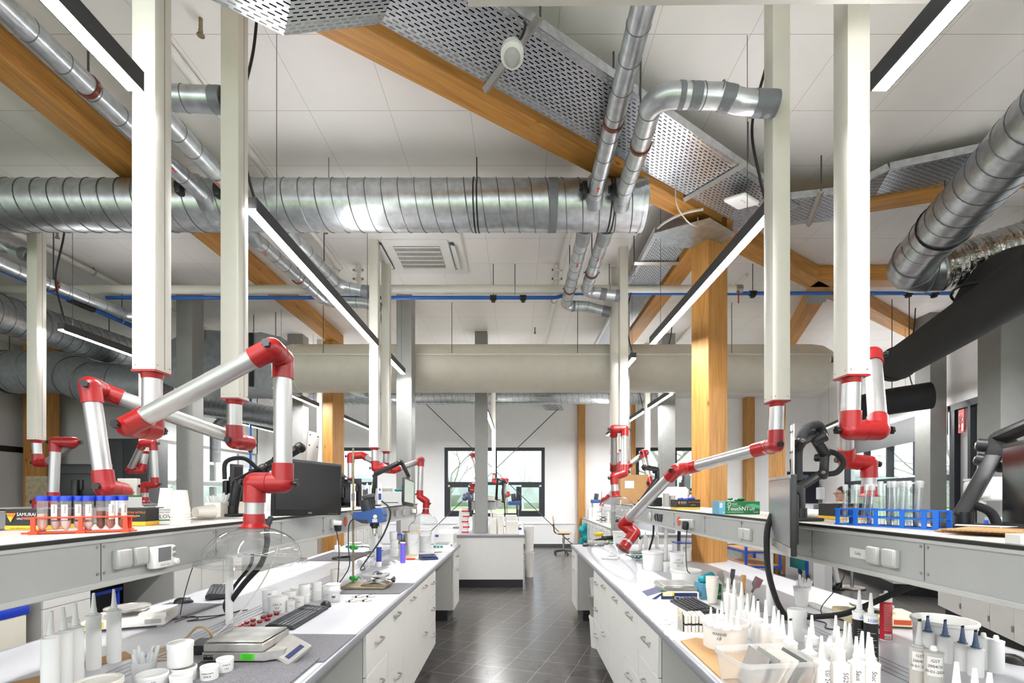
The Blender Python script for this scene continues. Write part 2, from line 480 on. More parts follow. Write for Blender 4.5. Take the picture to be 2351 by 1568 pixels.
def window(k, M, wdt, z0, z1, tr, muls_u, muls_l, fr=.1, frm='anthracite', sash=()):
    """M: x along the wall, y towards the outside, z up"""
    f = MB(); D = .12
    f.box((wdt / 2, 0, z0 + fr / 2), (wdt, D, fr), ); f.box((wdt / 2, 0, z1 - fr / 2), (wdt, D, fr))
    for x in (fr / 2, wdt - fr / 2): f.box((x, 0, (z0 + z1) / 2), (fr, D, z1 - z0 - 2 * fr))
    f.box((wdt / 2, 0, tr), (wdt - 2 * fr, D, .09))
    for x in muls_u: f.box((x, 0, (tr + z1) / 2), (.07, D, z1 - tr - .09 - fr))
    for x in muls_l: f.box((x, 0, (tr + z0) / 2), (.09, D, tr - z0 - .09 - fr))
    for x0, x1 in sash:
        for x in (x0 + .035, x1 - .035): f.box((x, -.01, (tr + z0) / 2), (.07, D, tr - z0 - .1 - fr))
        for z in (z0 + fr + .035, tr - .08): f.box(((x0 + x1) / 2, -.01, z), (x1 - x0 - .14, D, .07))
    f.v = [M @ v for v in f.v]
    o = struct('window_%d' % k, f, frm)
    g = MB(); g.box((wdt / 2, .02, (z0 + z1) / 2), (wdt - fr, .008, z1 - z0 - fr), None); g.v = [M @ v for v in g.v]
    g.build('pane', 'window_glass', o, smooth=False)
    return o
window(1, TR(-2.19, 14.56, 0), 3.01, .91, 2.98, 1.9, [1.54], [.82, 2.2], sash=[(.1, .78), (2.24, 2.91)])
window(2, TR(-7.0, 14.56, 0), 2.8, .91, 2.98, 1.9, [1.4], [.8, 2.0], sash=[(.1, .76)])
window(3, TR(3.55, 14.56, 0), 2.35, .91, 2.98, 1.72, [1.2], [.95, 1.65], sash=[(.1, .9), (1.7, 2.25)])
b = MB(); b.box((.0, 14.4, .93), (.01, .01, .01))
hnd = MB(); hnd.box((.12, 14.47, 1.5), (.03, .03, .14), b=.008); hnd.build('window_handle', 'brushed', bpy.data.objects['window_1'])
# slanted wall on the right (its plan direction follows the tile grid)
dR = Vector((.2953, .9554, 0)); nR = Vector((.9554, -.2953, 0))
MRW = frame(dR, nR, (0, 0, 1), (4.56, 0, 0))       # x along the wall (away), y to the outside
def rw(s, y, z): return MRW @ Vector((s, y, z))
b = MB()
b.box((1.4, .12, H / 2), (9.6, .24, H), ); b.box((14.3, .12, H / 2), (2.6, .24, H))
b.box((9.6, .12, .4), (6.8, .24, .8)); b.box((9.6, .12, (3.02 + H) / 2), (6.8, .24, H - 3.02))
b.v = [MRW @ v for v in b.v]; struct('wall_right', b, 'wall_white')
window(4, MRW @ TR(8.1, .06, 0), 4.9, .8, 3.02, 1.86, [1.25, 2.4, 3.6], [1.25, 2.4, 3.6], fr=.07)
bl = MB(); bl.box((10.55, -.02, 2.78), (4.76, .012, .46)); bl.v = [MRW @ v for v in bl.v]
bl.build('blind_or_overhang', 'cabinet_dark', bpy.data.objects['window_4'])  # added dark sheet standing in for the overhang outside this window
d = MB(); d.box((7.1, .1, 1.5), (1.9, .06, 3.0)); d.v = [MRW @ v for v in d.v]; do = struct('door_1', d, 'wall_grey')
d = MB()
for s in (6.2, 7.62, 8.04): d.box((s, .04, 1.5), (.07, .1, 3.0))
d.box((7.15, .04, 2.97), (1.9, .1, .1)); d.v = [MRW @ v for v in d.v]; d.build('door_frame', 'anthracite', do)
# left walls
b = MB(); b.box((-9.72, 3.35, H / 2), (.24, 12.9, H)); struct('wall_left', b, 'wall_grey')
b = MB(); b.box((-8.6, 9.82, H / 2), (2.0, .24, H)); struct('wall_left_near', b, 'wall_grey')
b = MB(); b.box((-7.67, 10.0, H / 2), (.24, .36, H)); b.box((-7.67, 14.3, H / 2), (.24, .6, H))
b.box((-7.67, 12.1, .45), (.24, 3.9, .9)); b.box((-7.67, 12.1, (2.75 + H) / 2), (.24, 3.9, H - 2.75)); struct('wall_left_far', b, 'wall_white')
MLW = frame((0, 1, 0), (-1, 0, 0), (0, 0, 1), (-7.61, 10.18, 0))
window(5, MLW, 3.84, .9, 2.75, 1.84, [.75, 1.9, 2.9], [.75, 1.9, 2.9], fr=.06, frm='grey_steel')
bl = MB(); bl.box((1.92, -.04, 2.52), (3.7, .012, .42)); bl.v = [MLW @ v for v in bl.v]; bl.build('blind_or_overhang', 'blind', bpy.data.objects['window_5'])
d = MB(); d.box((-9.58, 8.75, 1.19), (.05, 1.25, 2.38)); do = struct('door_2', d, 'wall_grey')
d = MB(); d.box((-9.57, 9.42, 1.22), (.1, .09, 2.44)); d.box((-9.57, 8.08, 1.22), (.1, .09, 2.44)); d.box((-9.57, 8.75, 2.44), (.1, 1.43, .1)); d.build('door_frame', 'kick_black', do)
d = MB()
for z in (2.02, 1.72, .4): d.cyl((-9.53, 9.36, z), .014, .12, 10)
d.build('door_hinge', 'brushed', do)
# outside
b = MB(); b.box((0, 40, -.3), (160, 120, .1)); o = struct('lawn_ground', b, 'lawn')
def tree(name, label, x, y, hgt, seed, group, m='bark', depth=6, r0=.085):
    rnd = random.Random(seed); mb = MB()
    def br(p, d, L, r, lev):
        mid = p + d * L * .5 + Vector((rnd.uniform(-1, 1), rnd.uniform(-1, 1), rnd.uniform(-.3, .6))) * L * .07
        e = p + d * L
        mb.tube([p, mid, e], [r, r * .85, r * .62], 5 if lev < 2 else 4, cap=False)
        if lev >= depth: return
        for i in range(3 if lev else 4):
            a = rnd.uniform(0, 6.28); t = rnd.uniform(.35, .85) if i else .25
            side = Vector((math.cos(a), math.sin(a), rnd.uniform(-.1, .5))).normalized()
            br(p + d * L * rnd.uniform(.55, 1), (d * (1 - t) + side * t).normalized(), L * rnd.uniform(.6, .82), r * .55, lev + 1)
    br(Vector((0, 0, 0)), Vector((0, 0, 1)), hgt * .32, r0, 0)
    t = thing(name, label, 'tree', (x, y, -.25), 0, group)
    mb.build('branches', m, t)
    return t
G = 'bare trees outside the far windows'
tree('bare_tree', 'bare tree whose twigs fan across the left half of the centre far window', -3.4, 25, 9, 3, G)
tree('bare_tree', 'big bare tree close outside the left far window beside the timber column', -7.2, 19, 9, 5, G, r0=.14)
tree('bare_tree', 'bare grey tree seen through the right far window beside the big timber column', 6.1, 20.5, 9, 8, G, r0=.12)
tree('bare_tree', 'bare tree beyond the window on the slanted right wall', 15.5, 17, 9, 11, G)
tree('bare_tree', 'bare tree seen through the side window on the left', -13.5, 13.5, 8, 14, 'bare trees outside the left windows')
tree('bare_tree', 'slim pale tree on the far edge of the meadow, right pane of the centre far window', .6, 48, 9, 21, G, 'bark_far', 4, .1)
tree('bare_tree', 'bush-like bare tree low in the right wall window', 12.8, 14.2, 5, 31, G)
rn = random.Random(4); b = MB()
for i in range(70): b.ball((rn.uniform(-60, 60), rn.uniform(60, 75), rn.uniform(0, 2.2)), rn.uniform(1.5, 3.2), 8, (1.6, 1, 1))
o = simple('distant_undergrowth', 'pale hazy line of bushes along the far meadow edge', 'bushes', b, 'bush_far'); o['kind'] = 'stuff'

# ================================================================ timber frame
def beam(name, label, a, b_, wid, zb, zt, m):
    a = Vector((a[0], a[1], 0)); b_ = Vector((b_[0], b_[1], 0)); d = (b_ - a); L = d.length; d.normalize()
    M = frame(d, (-d.y, d.x, 0), (0, 0, 1), (a.x, a.y, zb))
    mb = MB(); mb.box((L / 2, 0, (zt - zb) / 2), (L, wid, zt - zb), b=.004, seg=1)
    o = mb.build(name, m); o.matrix_basis = M; W[o.name] = M.copy()
    return tag(o, label, 'beam', 'glulam ceiling beams')
ZB = 4.25
beam('ceiling_beam', 'long honey timber beam running diagonally behind the wide perforated cable tray', (-1.95, 2.12), (1.95, 4.81), .19, ZB, H - .01, 'glulam_x')
beam('ceiling_beam', 'timber beam carrying on from the big column to the right past the white ducts', (2.1, 5.0), (6.75, 8.2), .2, ZB, H - .01, 'glulam_x')
beam('ceiling_beam', 'timber beam under the cable tray that runs away behind the big column', (1.965, 5.2), (1.95, 8.6), .22, ZB, H - .01, 'glulam_x')
beam('ceiling_beam', 'timber beam at upper left behind the twin slim ducts, reaching the timber post', (-3.23, -.5), (-3.23, 8.7), .2, ZB, H - .01, 'glulam_x')
beam('ceiling_beam', 'timber beam running square across the ceiling above the black insulated duct', (3.75, 6.11), (9.0, 6.11), .2, ZB, H - .01, 'glulam_x')
beam('ceiling_beam', 'timber beam at upper right behind the silver spiral duct', (2.1, 4.87), (6.0, 3.55), .2, ZB, H - .01, 'glulam_x')
beam('ceiling_beam', 'short timber beam with a steel plate where it meets the right diagonal beam', (3.98, 6.32), (5.2, 9.6), .2, ZB - .02, H - .01, 'glulam_x')
b = MB(); M = frame(Vector((.345, .9386, 0)), (-.9386, .345, 0), (0, 0, 1), (4.0, 6.4, ZB - .03))
b.box((.1, 0, 0), (.34, .24, .012), None); b.v = [M @ v for v in b.v]
simple('joint_plate', 'grey steel gusset plate under the crossing of two timber beams', 'plate', b, 'grey_steel')
def post(label, x, y, wx, wy, z0, z1, rot=0, name='timber_column'):
    mb = MB(); mb.box((0, 0, (z1 - z0) / 2), (wx, wy, z1 - z0), b=.004, seg=1)
    o = mb.build(name, 'glulam_z'); o.location = (x, y, z0); o.rotation_euler = (0, 0, rot); W[o.name] = TR(x, y, z0) @ Matrix.Rotation(rot, 4, 'Z')
    return tag(o, label, 'column', 'timber columns')
post('massive pale timber column standing through the right bench', 1.985, 5.0, .3, .21, 0, ZB, R(31))
post('timber column behind the left bench with one sunlit face', -3.23, 8.5, .21, .3, 0, ZB, R(-20))
post('slim timber column on the far wall right of the centre window', 1.9, 14.36, .2, .24, 0, H)
post('slim timber column on the far wall behind the big column', 6.87, 14.36, .25, .24, 0, H)
post('timber column behind the hanging screen on the right', 5.18, 9.65, .21, .25, 0, ZB - .02)
post('brown timber column beside the dark door frame at far left', -9.2, 9.35, .42, .3, 0, H)
post('thin timber column half hidden behind the right pair of cream ducts', 3.42, 14.3, .1, .2, 0, H)

# crossed tension rods
for a, c, lab in (((-2.72, 14.2, 4.26), (1.59, 14.2, .12), 'thin steel tension rod sloping down to the right across the far window'),
                  ((1.19, 14.1, 4.07), (-2.9, 14.1, .14), 'thin steel tension rod sloping down to the left across the far window')):
    b = MB(); b.tube([a, c], .012, 8); b.ball(a, .03, 8); b.ball(c, .03, 8)
    simple('tension_rod', lab, 'rod', b, 'rod_dark', group='crossed tension rods')
# ================================================================ ducts and pipes under the ceiling
def helix(mb, a, b, r, pitch, sr=.004, ph=0.0):
    M = along(a, b); L = (Vector(b) - Vector(a)).length; n = int(L / pitch * 24); r += sr * .35
    mb.tube([M @ Vector((r * math.cos(2 * math.pi * i / 24 + ph), r * math.sin(2 * math.pi * i / 24 + ph), L * i / n)) for i in range(n + 1)], sr, 4, cap=False)
def ring(mb, c, d, r, sr, n=24):
    d = Vector(d).normalized(); M = along(Vector(c), Vector(c) + d)
    mb.tube([M @ Vector((r * math.cos(2 * math.pi * i / n), r * math.sin(2 * math.pi * i / n), 0)) for i in range(n)], sr, 6, closed=True)
def rod(parent, a, b, r=.006, name='hanger_rod', m='rod_dark'):
    mb = MB(); mb.tube([a, b], r, 6); return mb.build(name, m, parent, world=True)
def path_duct(name, label, segs, r, rad, pitch=.16, group=None, m='galvanised', tape=(), clamps=(), hangers=(), cap=True, cat='duct', seam=.003, n=22, collar=None, collar_r=None):
    P = [Vector(p) for p in segs]
    t = thing(name, label, cat, P[-1], 0, group)
    mb = MB(); mb.tube(fillet(P, rad, 7), r, n, cap=cap); mb.mi = 1
    if pitch:
        for i in range(len(P) - 1):
            a, c = P[i], P[i + 1]; L = (c - a).length; d = (c - a) / L
            e0 = rad if i else .02; e1 = rad if i < len(P) - 2 else .02
            k = int(max(0, L - e0 - e1) / pitch)
            for j in range(k + 1): ring(mb, a + d * (e0 + j * pitch), d + d.orthogonal().normalized() * .12, r + .0005, seam, 20)
    mb.build('pipe', [m, 'seam_metal'], t, world=True)
    for a, c in tape:
        a, c = Vector(a), Vector(c); mb = MB(); mb.tube([a, a + (c - a) * .33 , a + (c - a) * .66, c], [r * 1.03, r * 1.05, r * 1.03, r * 1.05], n, cap=False); mb.build('tape_wrap', 'duct_tape', t, world=True)
    for c, d in clamps:
        mb = MB(); d = Vector(d).normalized(); mb.tube([Vector(c) - d * .012, Vector(c) + d * .012], r * 1.1, n); mb.mi = 1
        s = d.cross(Vector((0, 0, 1))).normalized()
        for q in (-1, 1): mb.box(Vector(c) + s * q * r * 1.2, (.018, .02, .014))
        mb.build('clamp', ['brown_liquid', 'brushed'], t, world=True)
    for a in hangers: rod(t, a, (a[0], a[1], H))
    if collar is not None:
        mb = MB(); a = P[-1]; d = (P[-1] - P[-2]).normalized()
        mb.tube([a - d * .27, a - d * .17, a - d * .1, a - d * .06], [r * 1.04, r * 1.08, r * 1.18, r * 1.4], n); mb.build('saddle', 'galvanised_dull', t, world=True)
    return t
# --- the big spiral duct
t = thing('spiral_duct', 'thick galvanised spiral duct spanning the picture below the ceiling', 'duct', (-3, 4.1, 3.84))
a, c = Vector((-7.5, 4.1, 4.04)), Vector((1.06, 4.1, 4.04))
mb = MB(); mb.tube([a, c], .2, 48, cap=False); mb.mi = 1; DM = 'galvanised'
helix(mb, a, c, .2005, .135, .0045); mb.build('pipe', [DM, 'seam_metal'], t, world=True)
mb = MB(); mb.lathe([(.205, -.03), (.205, .005), (.195, .012), (0, .012)], (1.06, 4.1, 4.04), 40, RY(90)); mb.build('end_cap', 'galvanised', t, world=True)
mb = MB(); mb.tube([(.26, 4.1, 4.04), (.33, 4.1, 4.04)], .204, 40); mb.build('coupling', 'duct_tape', t, world=True)
for x in (-.345, .78):
    mb = MB()
    for q in (-.014, .014): mb.tube([(x + q - .006, 4.1, 4.04), (x + q + .006, 4.1, 4.04)], .207, 40)
    mb.build('strap', 'black_plastic', t, world=True); rod(t, (x, 4.1, 4.24), (x, 4.1, H))
rod(t, (-1.6, 4.1, 4.24), (-1.6, 4.1, H), .003)
# --- slim branch ducts
SR = .0625
def arrow(t, p, d):
    mb = MB(); M = frame(d, Vector((0, 0, 1)).cross(Vector(d)).normalized(), Vector((0, 0, 1)), p)
    mb.prism([(-.03, -.006), (.01, -.006), (.01, -.014), (.035, 0), (.01, .014), (.01, .006), (-.03, .006)], .002, M @ RX(180)); mb.build('flow_arrow', 'orange_plastic', t, world=True)
def damper(t, p):
    mb = MB(); mb.box(p, (.05, .07, .11), b=.015); mb.box(Vector(p) + Vector((-.03, 0, .02)), (.02, .03, .05), b=.004); mb.build('damper_actuator', 'black_plastic', t, world=True)
G = 'slim spiral ducts between the cream extraction ducts and the thick duct'
t = path_duct('branch_duct', 'straight slim spiral duct at top centre running down to the thick duct', [(.62, -.4, 4.0), (.62, 3.9, 4.0), (.63, 4.02, 3.96)], SR, .08, .19, G, clamps=[((.62, 3.12, 4.0), (0, 1, 0))], hangers=[(.62, 3.12, 4.06)], collar=1)
arrow(t, (.62, 3.72, 3.935), (0, -1, 0)); damper(t, (.53, 3.82, 4.0))
t = path_duct('branch_duct', 'slim duct that bends over from the right cream duct with grey tape on its elbow', [(1.40, 2.62, 3.71), (1.2, 2.62, 3.72), (1.12, 2.62, 3.75), (.74, 2.62, 3.76), (.80, 3.2, 3.86), (.84, 3.9, 3.98), (.845, 4.02, 3.96)], SR, .12, .19, G,
              tape=[((1.40, 2.62, 3.71), (1.28, 2.62, 3.715)), ((1.17, 2.62, 3.735), (1.1, 2.62, 3.75)), ((.99, 2.62, 3.753), (.93, 2.62, 3.755)), ((.90, 2.62, 3.757), (.87, 2.62, 3.757))],
              clamps=[((.79, 3.1, 3.84), (.1, 1, .17))], hangers=[(.79, 3.1, 3.9)], collar=1)
arrow(t, (.83, 3.72, 3.9), (-.06, -1, -.17)); damper(t, (.755, 3.8, 3.97))
t = path_duct('branch_duct', 'slim spiral duct at top left under the timber beam', [(-2.53, .2, 4.0), (-2.53, 3.9, 4.0), (-2.53, 4.02, 3.96)], SR, .08, .19, G, clamps=[((-2.53, 2.85, 4.0), (0, 1, 0))], hangers=[(-2.53, 2.85, 4.06), (-2.53, 1.9, 4.06)], collar=1)
arrow(t, (-2.49, 3.5, 3.945), (0, -1, 0)); damper(t, (-2.62, 3.75, 3.97))
t = path_duct('branch_duct', 'slim duct that leaves the second cream duct sideways and turns towards the thick duct', [(-1.59, 2.62, 3.73), (-2.02, 2.62, 3.75), (-2.12, 3.3, 3.85), (-2.24, 3.9, 4.0), (-2.24, 4.02, 3.97)], SR, .12, .19, G, tape=[((-1.59, 2.62, 3.73), (-1.65, 2.62, 3.733))], collar=1)
arrow(t, (-2.14, 3.45, 3.81), (.1, -1, -.2)); damper(t, (-2.3, 3.72, 3.93))
# behind the thick duct
t = path_duct('branch_duct', 'slim duct below the thick duct bending towards the farther cream duct of the right pair', [(1.16, 6.06, 3.87), (.98, 6.06, 3.91), (.86, 6.06, 3.95), (.60, 6.06, 3.95), (.60, 4.4, 3.95), (.60, 4.22, 3.98)], SR, .11, .19, G,
              tape=[((.72, 6.06, 3.95), (.67, 6.06, 3.95)), ((1.16, 6.06, 3.87), (1.06, 6.06, 3.89))], clamps=[((.60, 5.55, 3.95), (0, 1, 0))], hangers=[(.6, 5.55, 4.0)], collar=1)
arrow(t, (.60, 4.85, 3.885), (0, 1, 0))
t = path_duct('branch_duct', 'slim duct below the thick duct that bends sooner to the nearer right cream duct', [(1.165, 5.56, 3.87), (.78, 5.56, 3.92), (.79, 4.4, 3.95), (.79, 4.22, 3.98)], SR, .11, .19, G,
              tape=[((1.165, 5.56, 3.87), (1.12, 5.56, 3.876)), ((1.02, 5.56, 3.888), (.95, 5.56, 3.9))], clamps=[((.785, 5.1, 3.93), (0, 1, 0))], hangers=[(.785, 5.1, 4.0)], collar=1)
arrow(t, (.785, 4.72, 3.88), (0, 1, 0))
t = path_duct('branch_duct', 'left one of two slim ducts behind the second hanging light, ending at a cream duct', [(-1.64, 5.86, 3.84), (-1.82, 5.84, 3.9), (-2.3, 5.82, 3.9), (-2.42, 4.4, 3.95), (-2.42, 4.22, 3.98)], SR, .12, .19, G, tape=[((-1.64, 5.86, 3.84), (-1.7, 5.853, 3.86))], clamps=[((-2.36, 5.2, 3.92), (0, 1, 0))], hangers=[(-2.36, 5.2, 3.99)], collar=1)
arrow(t, (-2.40, 4.6, 3.88), (0, 1, 0))
t = path_duct('branch_duct', 'right one of two slim ducts behind the second hanging light, ending with a taped elbow', [(-1.64, 5.36, 3.83), (-1.98, 5.36, 3.9), (-2.06, 4.4, 3.95), (-2.06, 4.22, 3.98)], SR, .12, .19, G, tape=[((-1.64, 5.36, 3.83), (-1.72, 5.36, 3.846))], hangers=[(-2.0, 5.0, 3.99)], collar=1)
arrow(t, (-2.05, 4.7, 3.88), (0, 1, 0))
t = path_duct('branch_duct', 'slim duct entering the leftmost cream duct near the frame edge', [(-4.64, 4.6, 3.86), (-4.85, 4.6, 3.93), (-5.0, 4.2, 3.97), (-5.0, 3.9, 3.97)], SR, .08, .19, G, tape=[((-4.64, 4.6, 3.86), (-4.7, 4.6, 3.88))], hangers=[(-5.0, 4.1, 4.03)])
t = path_duct('branch_duct', 'slim long duct behind the leftmost cream duct sinking towards the white pipe', [(-4.52, 6.0, 3.73), (-4.8, 6.0, 3.8), (-5.05, 5.0, 3.85), (-5.2, 3.6, 3.9)], SR, .12, .19, G, clamps=[((-4.99, 5.2, 3.84), (-.1, -1, 0))], hangers=[(-4.99, 5.2, 3.9)])
# large left ducts
t = thing('spiral_duct', 'wide shiny spiral duct running away at the left behind the leftmost cream duct', 'duct', (-6.4, 7, 3.5))
a, c = Vector((-6.45, 4.6, 3.78)), Vector((-6.35, 8.6, 3.92)); mb = MB(); mb.tube([a, c], .24, 40); mb.mi = 1; DM = 'galvanised'
helix(mb, a, c, .241, .15, .004); mb.build('pipe', [DM, 'seam_metal'], t, world=True)
for y in (5.3, 7.6): rod(t, (-6.42, y, 4.0), (-6.42, y, H))
t = thing('spiral_duct', 'dull grey wide duct crossing low at the far left with an elbow', 'duct', (-7, 7.7, 3.2))
P = [(-9.45, 7.7, 3.53), (-7.15, 7.7, 3.53), (-6.6, 7.5, 3.3), (-5.6, 7.6, 3.25)]
mb = MB(); mb.tube(fillet(P, .3, 8), .33, 40); mb.mi = 1; DM = 'galvanised_dull'
for x in (-9.2, -8.9, -8.6, -8.3, -8.0, -7.7): ring(mb, (x, 7.7, 3.53), (1, .15, 0), .331, .005, 32)
for p, d in (((-6.9, 7.6, 3.42), (1, -.4, -.4)), ((-6.6, 7.5, 3.3), (1, -.1, -.3)), ((-6.2, 7.54, 3.27), (1, .1, -.05))): ring(mb, p, d, .335, .005, 32)
mb.build('pipe', [DM, 'seam_metal'], t, world=True)
mb = MB(); mb.tube([(-8.12, 7.7, 3.53), (-8.06, 7.7, 3.53)], .34, 40); mb.build('strap', 'black_plastic', t, world=True); rod(t, (-8.09, 7.7, 3.86), (-8.09, 7.7, H))
# air handling boxes
t = thing('air_handling_box', 'grey sheet metal air handler with a tapered side above the left benches', 'air handler', (-4.7, 7.7, 3.1))
mb = MB(); M = TR(0, 7.35, 0) @ RX(90)
mb.prism([(-5.55, 3.35), (-5.2, 3.2), (-4.1, 3.2), (-4.1, 4.05), (-4.95, 4.1), (-5.5, 3.82)], -.8, M); mb.build('casing', 'galvanised_dull', t, world=True)
mb = MB()
for x in (-4.9, -4.45): mb.box((x, 7.33, 3.62), (.03, .04, .9))
mb.build('flange', 'black_plastic', t, world=True)
mb = MB(); mb.box((-4.83, 7.33, 4.02), (.16, .02, .16)); mb.build('label_plate', 'wall_grey', t, world=True)
for x in (-5.2, -4.2): rod(t, (x, 7.7, 4.0), (x, 7.7, H))
t = thing('air_handling_box', 'smaller grey sheet metal box joining onto the beige round duct', 'air handler', (-3.8, 7.6, 3.2))
mb = MB(); mb.prism([(-4.05, 3.15), (-3.55, 3.2), (-3.55, 3.95), (-3.85, 4.02), (-4.05, 4.0)], -.7, TR(0, 7.25, 0) @ RX(90)); mb.build('casing', 'galvanised_dull', t, world=True)
mb = MB(); mb.box((-3.98, 7.23, 3.6), (.05, .04, .8)); mb.build('flange', 'black_plastic', t, world=True); rod(t, (-3.8, 7.6, 3.95), (-3.8, 7.6, H))
path_duct('spiral_duct', 'blue-grey shining duct descending behind the second cream duct on the left', [(-6.6, 9.2, 3.35), (-5.0, 8.9, 3.1), (-4.0, 8.7, 2.9)], .2, .3, .1, hangers=[(-5.6, 9.0, 3.4)], n=28)
path_duct('drain_duct', 'grey elbow pipe dropping in front of the left wall', [(-4.9, 9.2, 3.05), (-5.6, 9.2, 3.0), (-5.75, 9.2, 2.85), (-5.75, 9.2, 2.2)], .09, .12, .3, m='galvanised_dull', hangers=[(-5.2, 9.2, 3.1)])
# beige fabric duct
t = thing('air_duct', 'fat beige round duct with a rail along its side spanning the middle', 'duct', (.6, 7.6, 3.2))
mb = MB(); mb.lathe([(.0, -3.62), (.3, -3.62), (.365, -3.55), (.37, -3.3), (.37, 4.55), (.355, 4.7), (.30, 4.82), (.2, 4.88), (0, 4.9)], (0, 7.6, 3.56), 48, RY(90)); mb.build('fabric_tube', 'ivory', t, world=True)
mb = MB(); mb.box((.62, 7.225, 3.68), (8.4, .02, .03), b=.006); mb.build('rail', 'cream_steel', t, world=True)
mb = MB()
for x in (-3.5, -3.4): mb.tube([(x, 7.6, 3.56), (x + .015, 7.6, 3.56)], .374, 40)
mb.build('hoop', 'warm_white', t, world=True)
for x in (-2.9, -.98, .9, 3.2): rod(t, (x, 7.22, 3.7), (x, 7.22, H), .005)
# far duct
t = thing('spiral_duct', 'galvanised spiral duct along the far wall below the ceiling', 'duct', (-2, 13, 4.0))
a, c = Vector((-6.6, 13, 4.16)), Vector((4.2, 13, 4.16)); mb = MB(); mb.tube([a, c], .165, 32); mb.mi = 1; DM = 'galvanised'
helix(mb, a, c, .166, .16, .004); mb.build('pipe', [DM, 'seam_metal'], t, world=True)
for x in (-4, -.5, 2.4): rod(t, (x, 13, 4.3), (x, 13, H))
path_duct('branch_duct', 'short slim duct hooking off the far wall duct behind the grey column', [(-.66, 12.75, 4.05), (-.66, 12.3, 4.0), (-.6, 12.3, 3.8)], SR, .1, .15, G)
path_duct('branch_duct', 'short slim duct from the far wall duct near the left hanging lights', [(-3.75, 12.85, 4.1), (-4.1, 11.6, 4.1), (-4.5, 10.5, 4.1)], SR, .1, .15, G, hangers=[(-4.1, 11.6, 4.16)])
# right big ducts
t = thing('spiral_duct', 'shiny spiral duct coming down from the upper right corner', 'duct', (3.8, 4.4, 3.7))
P = [(3.02, 2.4, 3.9), (3.78, 4.45, 3.9), (3.98, 4.95, 3.86), (4.3, 4.85, 3.84)]
mb = MB(); mb.tube(fillet(P, .3, 8), .2, 40); mb.mi = 1; DM = 'galvanised'
helix(mb, Vector(P[0]), Vector(P[1]), .2005, .16, .004)
for p, d in (((3.86, 4.66, 3.885), (.36, .9, 0)), ((3.97, 4.85, 3.87), (.7, .6, 0)), ((4.15, 4.9, 3.85), (1, -.2, 0))): ring(mb, p, d, .204, .006, 32)
mb.build('pipe', [DM, 'seam_metal'], t, world=True)
mb = MB(); ring(mb, (3.67, 4.15, 3.9), (.35, .94, 0), .205, .01, 32); mb.build('strap', 'black_plastic', t, world=True); rod(t, (3.67, 4.15, 4.1), (3.67, 4.15, H))
mb = MB(); k = 60; pts = spline([(4.22, 4.86, 3.84), (4.5, 4.75, 3.9), (4.85, 4.6, 3.98), (5.3, 4.45, 4.05), (5.9, 4.3, 4.08)], 24)
mb.tube(pts, [.205 + .012 * math.sin(i * 1.9) + random.uniform(-.008, .008) for i in range(len(pts))], 28); o = mb.build('foil_hose', 'foil', t, world=True)
t = thing('insulated_duct', 'black foam insulated duct slanting down from the right edge', 'duct', (4.4, 4.9, 2.9))
mb = MB(); mb.tube(fillet([(4.93, 6.35, 3.27), (4.55, 5.4, 3.24), (3.4, 2.6, 3.16)], .2), .2, 40); mb.build('pipe', 'black_matte', t, world=True)
mb = MB(); mb.tube(fillet([(4.12, 4.35, 3.22), (4.25, 4.35, 3.5), (4.6, 4.45, 3.7), (5.6, 4.6, 3.72)], .18), .19, 32); mb.build('branch', 'black_matte', t, world=True)
for p_, d_, r_ in (((4.86, 6.17, 3.268), (.37, .93, .02), .205), ((4.17, 4.36, 3.4), (.3, 0, .9), .2)): mb = MB(); ring(mb, p_, d_, r_, .012, 32); mb.build('joint_ring', 'black_plastic', t, world=True)
rod(t, (4.7, 5.8, 3.45), (4.7, 5.8, H))
path_duct('insulated_duct', 'lower black insulated duct ending in a round mouth behind the right cream duct', [(5.9, 6.9, 3.0), (5.45, 7.1, 2.95), (5.2, 7.4, 2.9)], .19, .15, 0, m='black_matte', hangers=[(5.5, 7.1, 3.1)], n=28)

# --- cable trays
dT = Vector((.8235, .5673, 0)); nT = Vector((.5673, -.8235, 0))   # along, and towards the camera side
def tray(mb_bot, mb_side, mb_pts, wid, d_n, hgt=.06):
    """mb_pts: left (far) edge polyline; d_n: across direction"""
    u = 0
    for i in range(len(mb_pts) - 1):
        a, c = Vector(mb_pts[i]), Vector(mb_pts[i + 1]); L = (c - a).length; w2 = Vector(d_n) * wid; up = (c - a).normalized().cross(Vector(d_n)).normalized()
        if up.z < 0: up = -up
        o = len(mb_bot.v)
        mb_bot.v += [a, c, c + w2, a + w2]; mb_bot.f.append((o, o + 1, o + 2, o + 3)); mb_bot.fm.append(0)
        mb_bot.uv += [(u, 0), (u + L, 0), (u + L, wid), (u, wid)]; u += L
        for q in (0, 1):
            p = a + w2 * q; r_ = c + w2 * q; e = Vector(d_n) * .002
            mb_side.add([p - e, p + e, r_ + e, r_ - e, p - e + up * hgt, p + e + up * hgt, r_ + e + up * hgt, r_ - e + up * hgt], [(0, 3, 2, 1), (4, 5, 6, 7), (0, 1, 5, 4), (1, 2, 6, 5), (2, 3, 7, 6), (3, 0, 4, 7)])
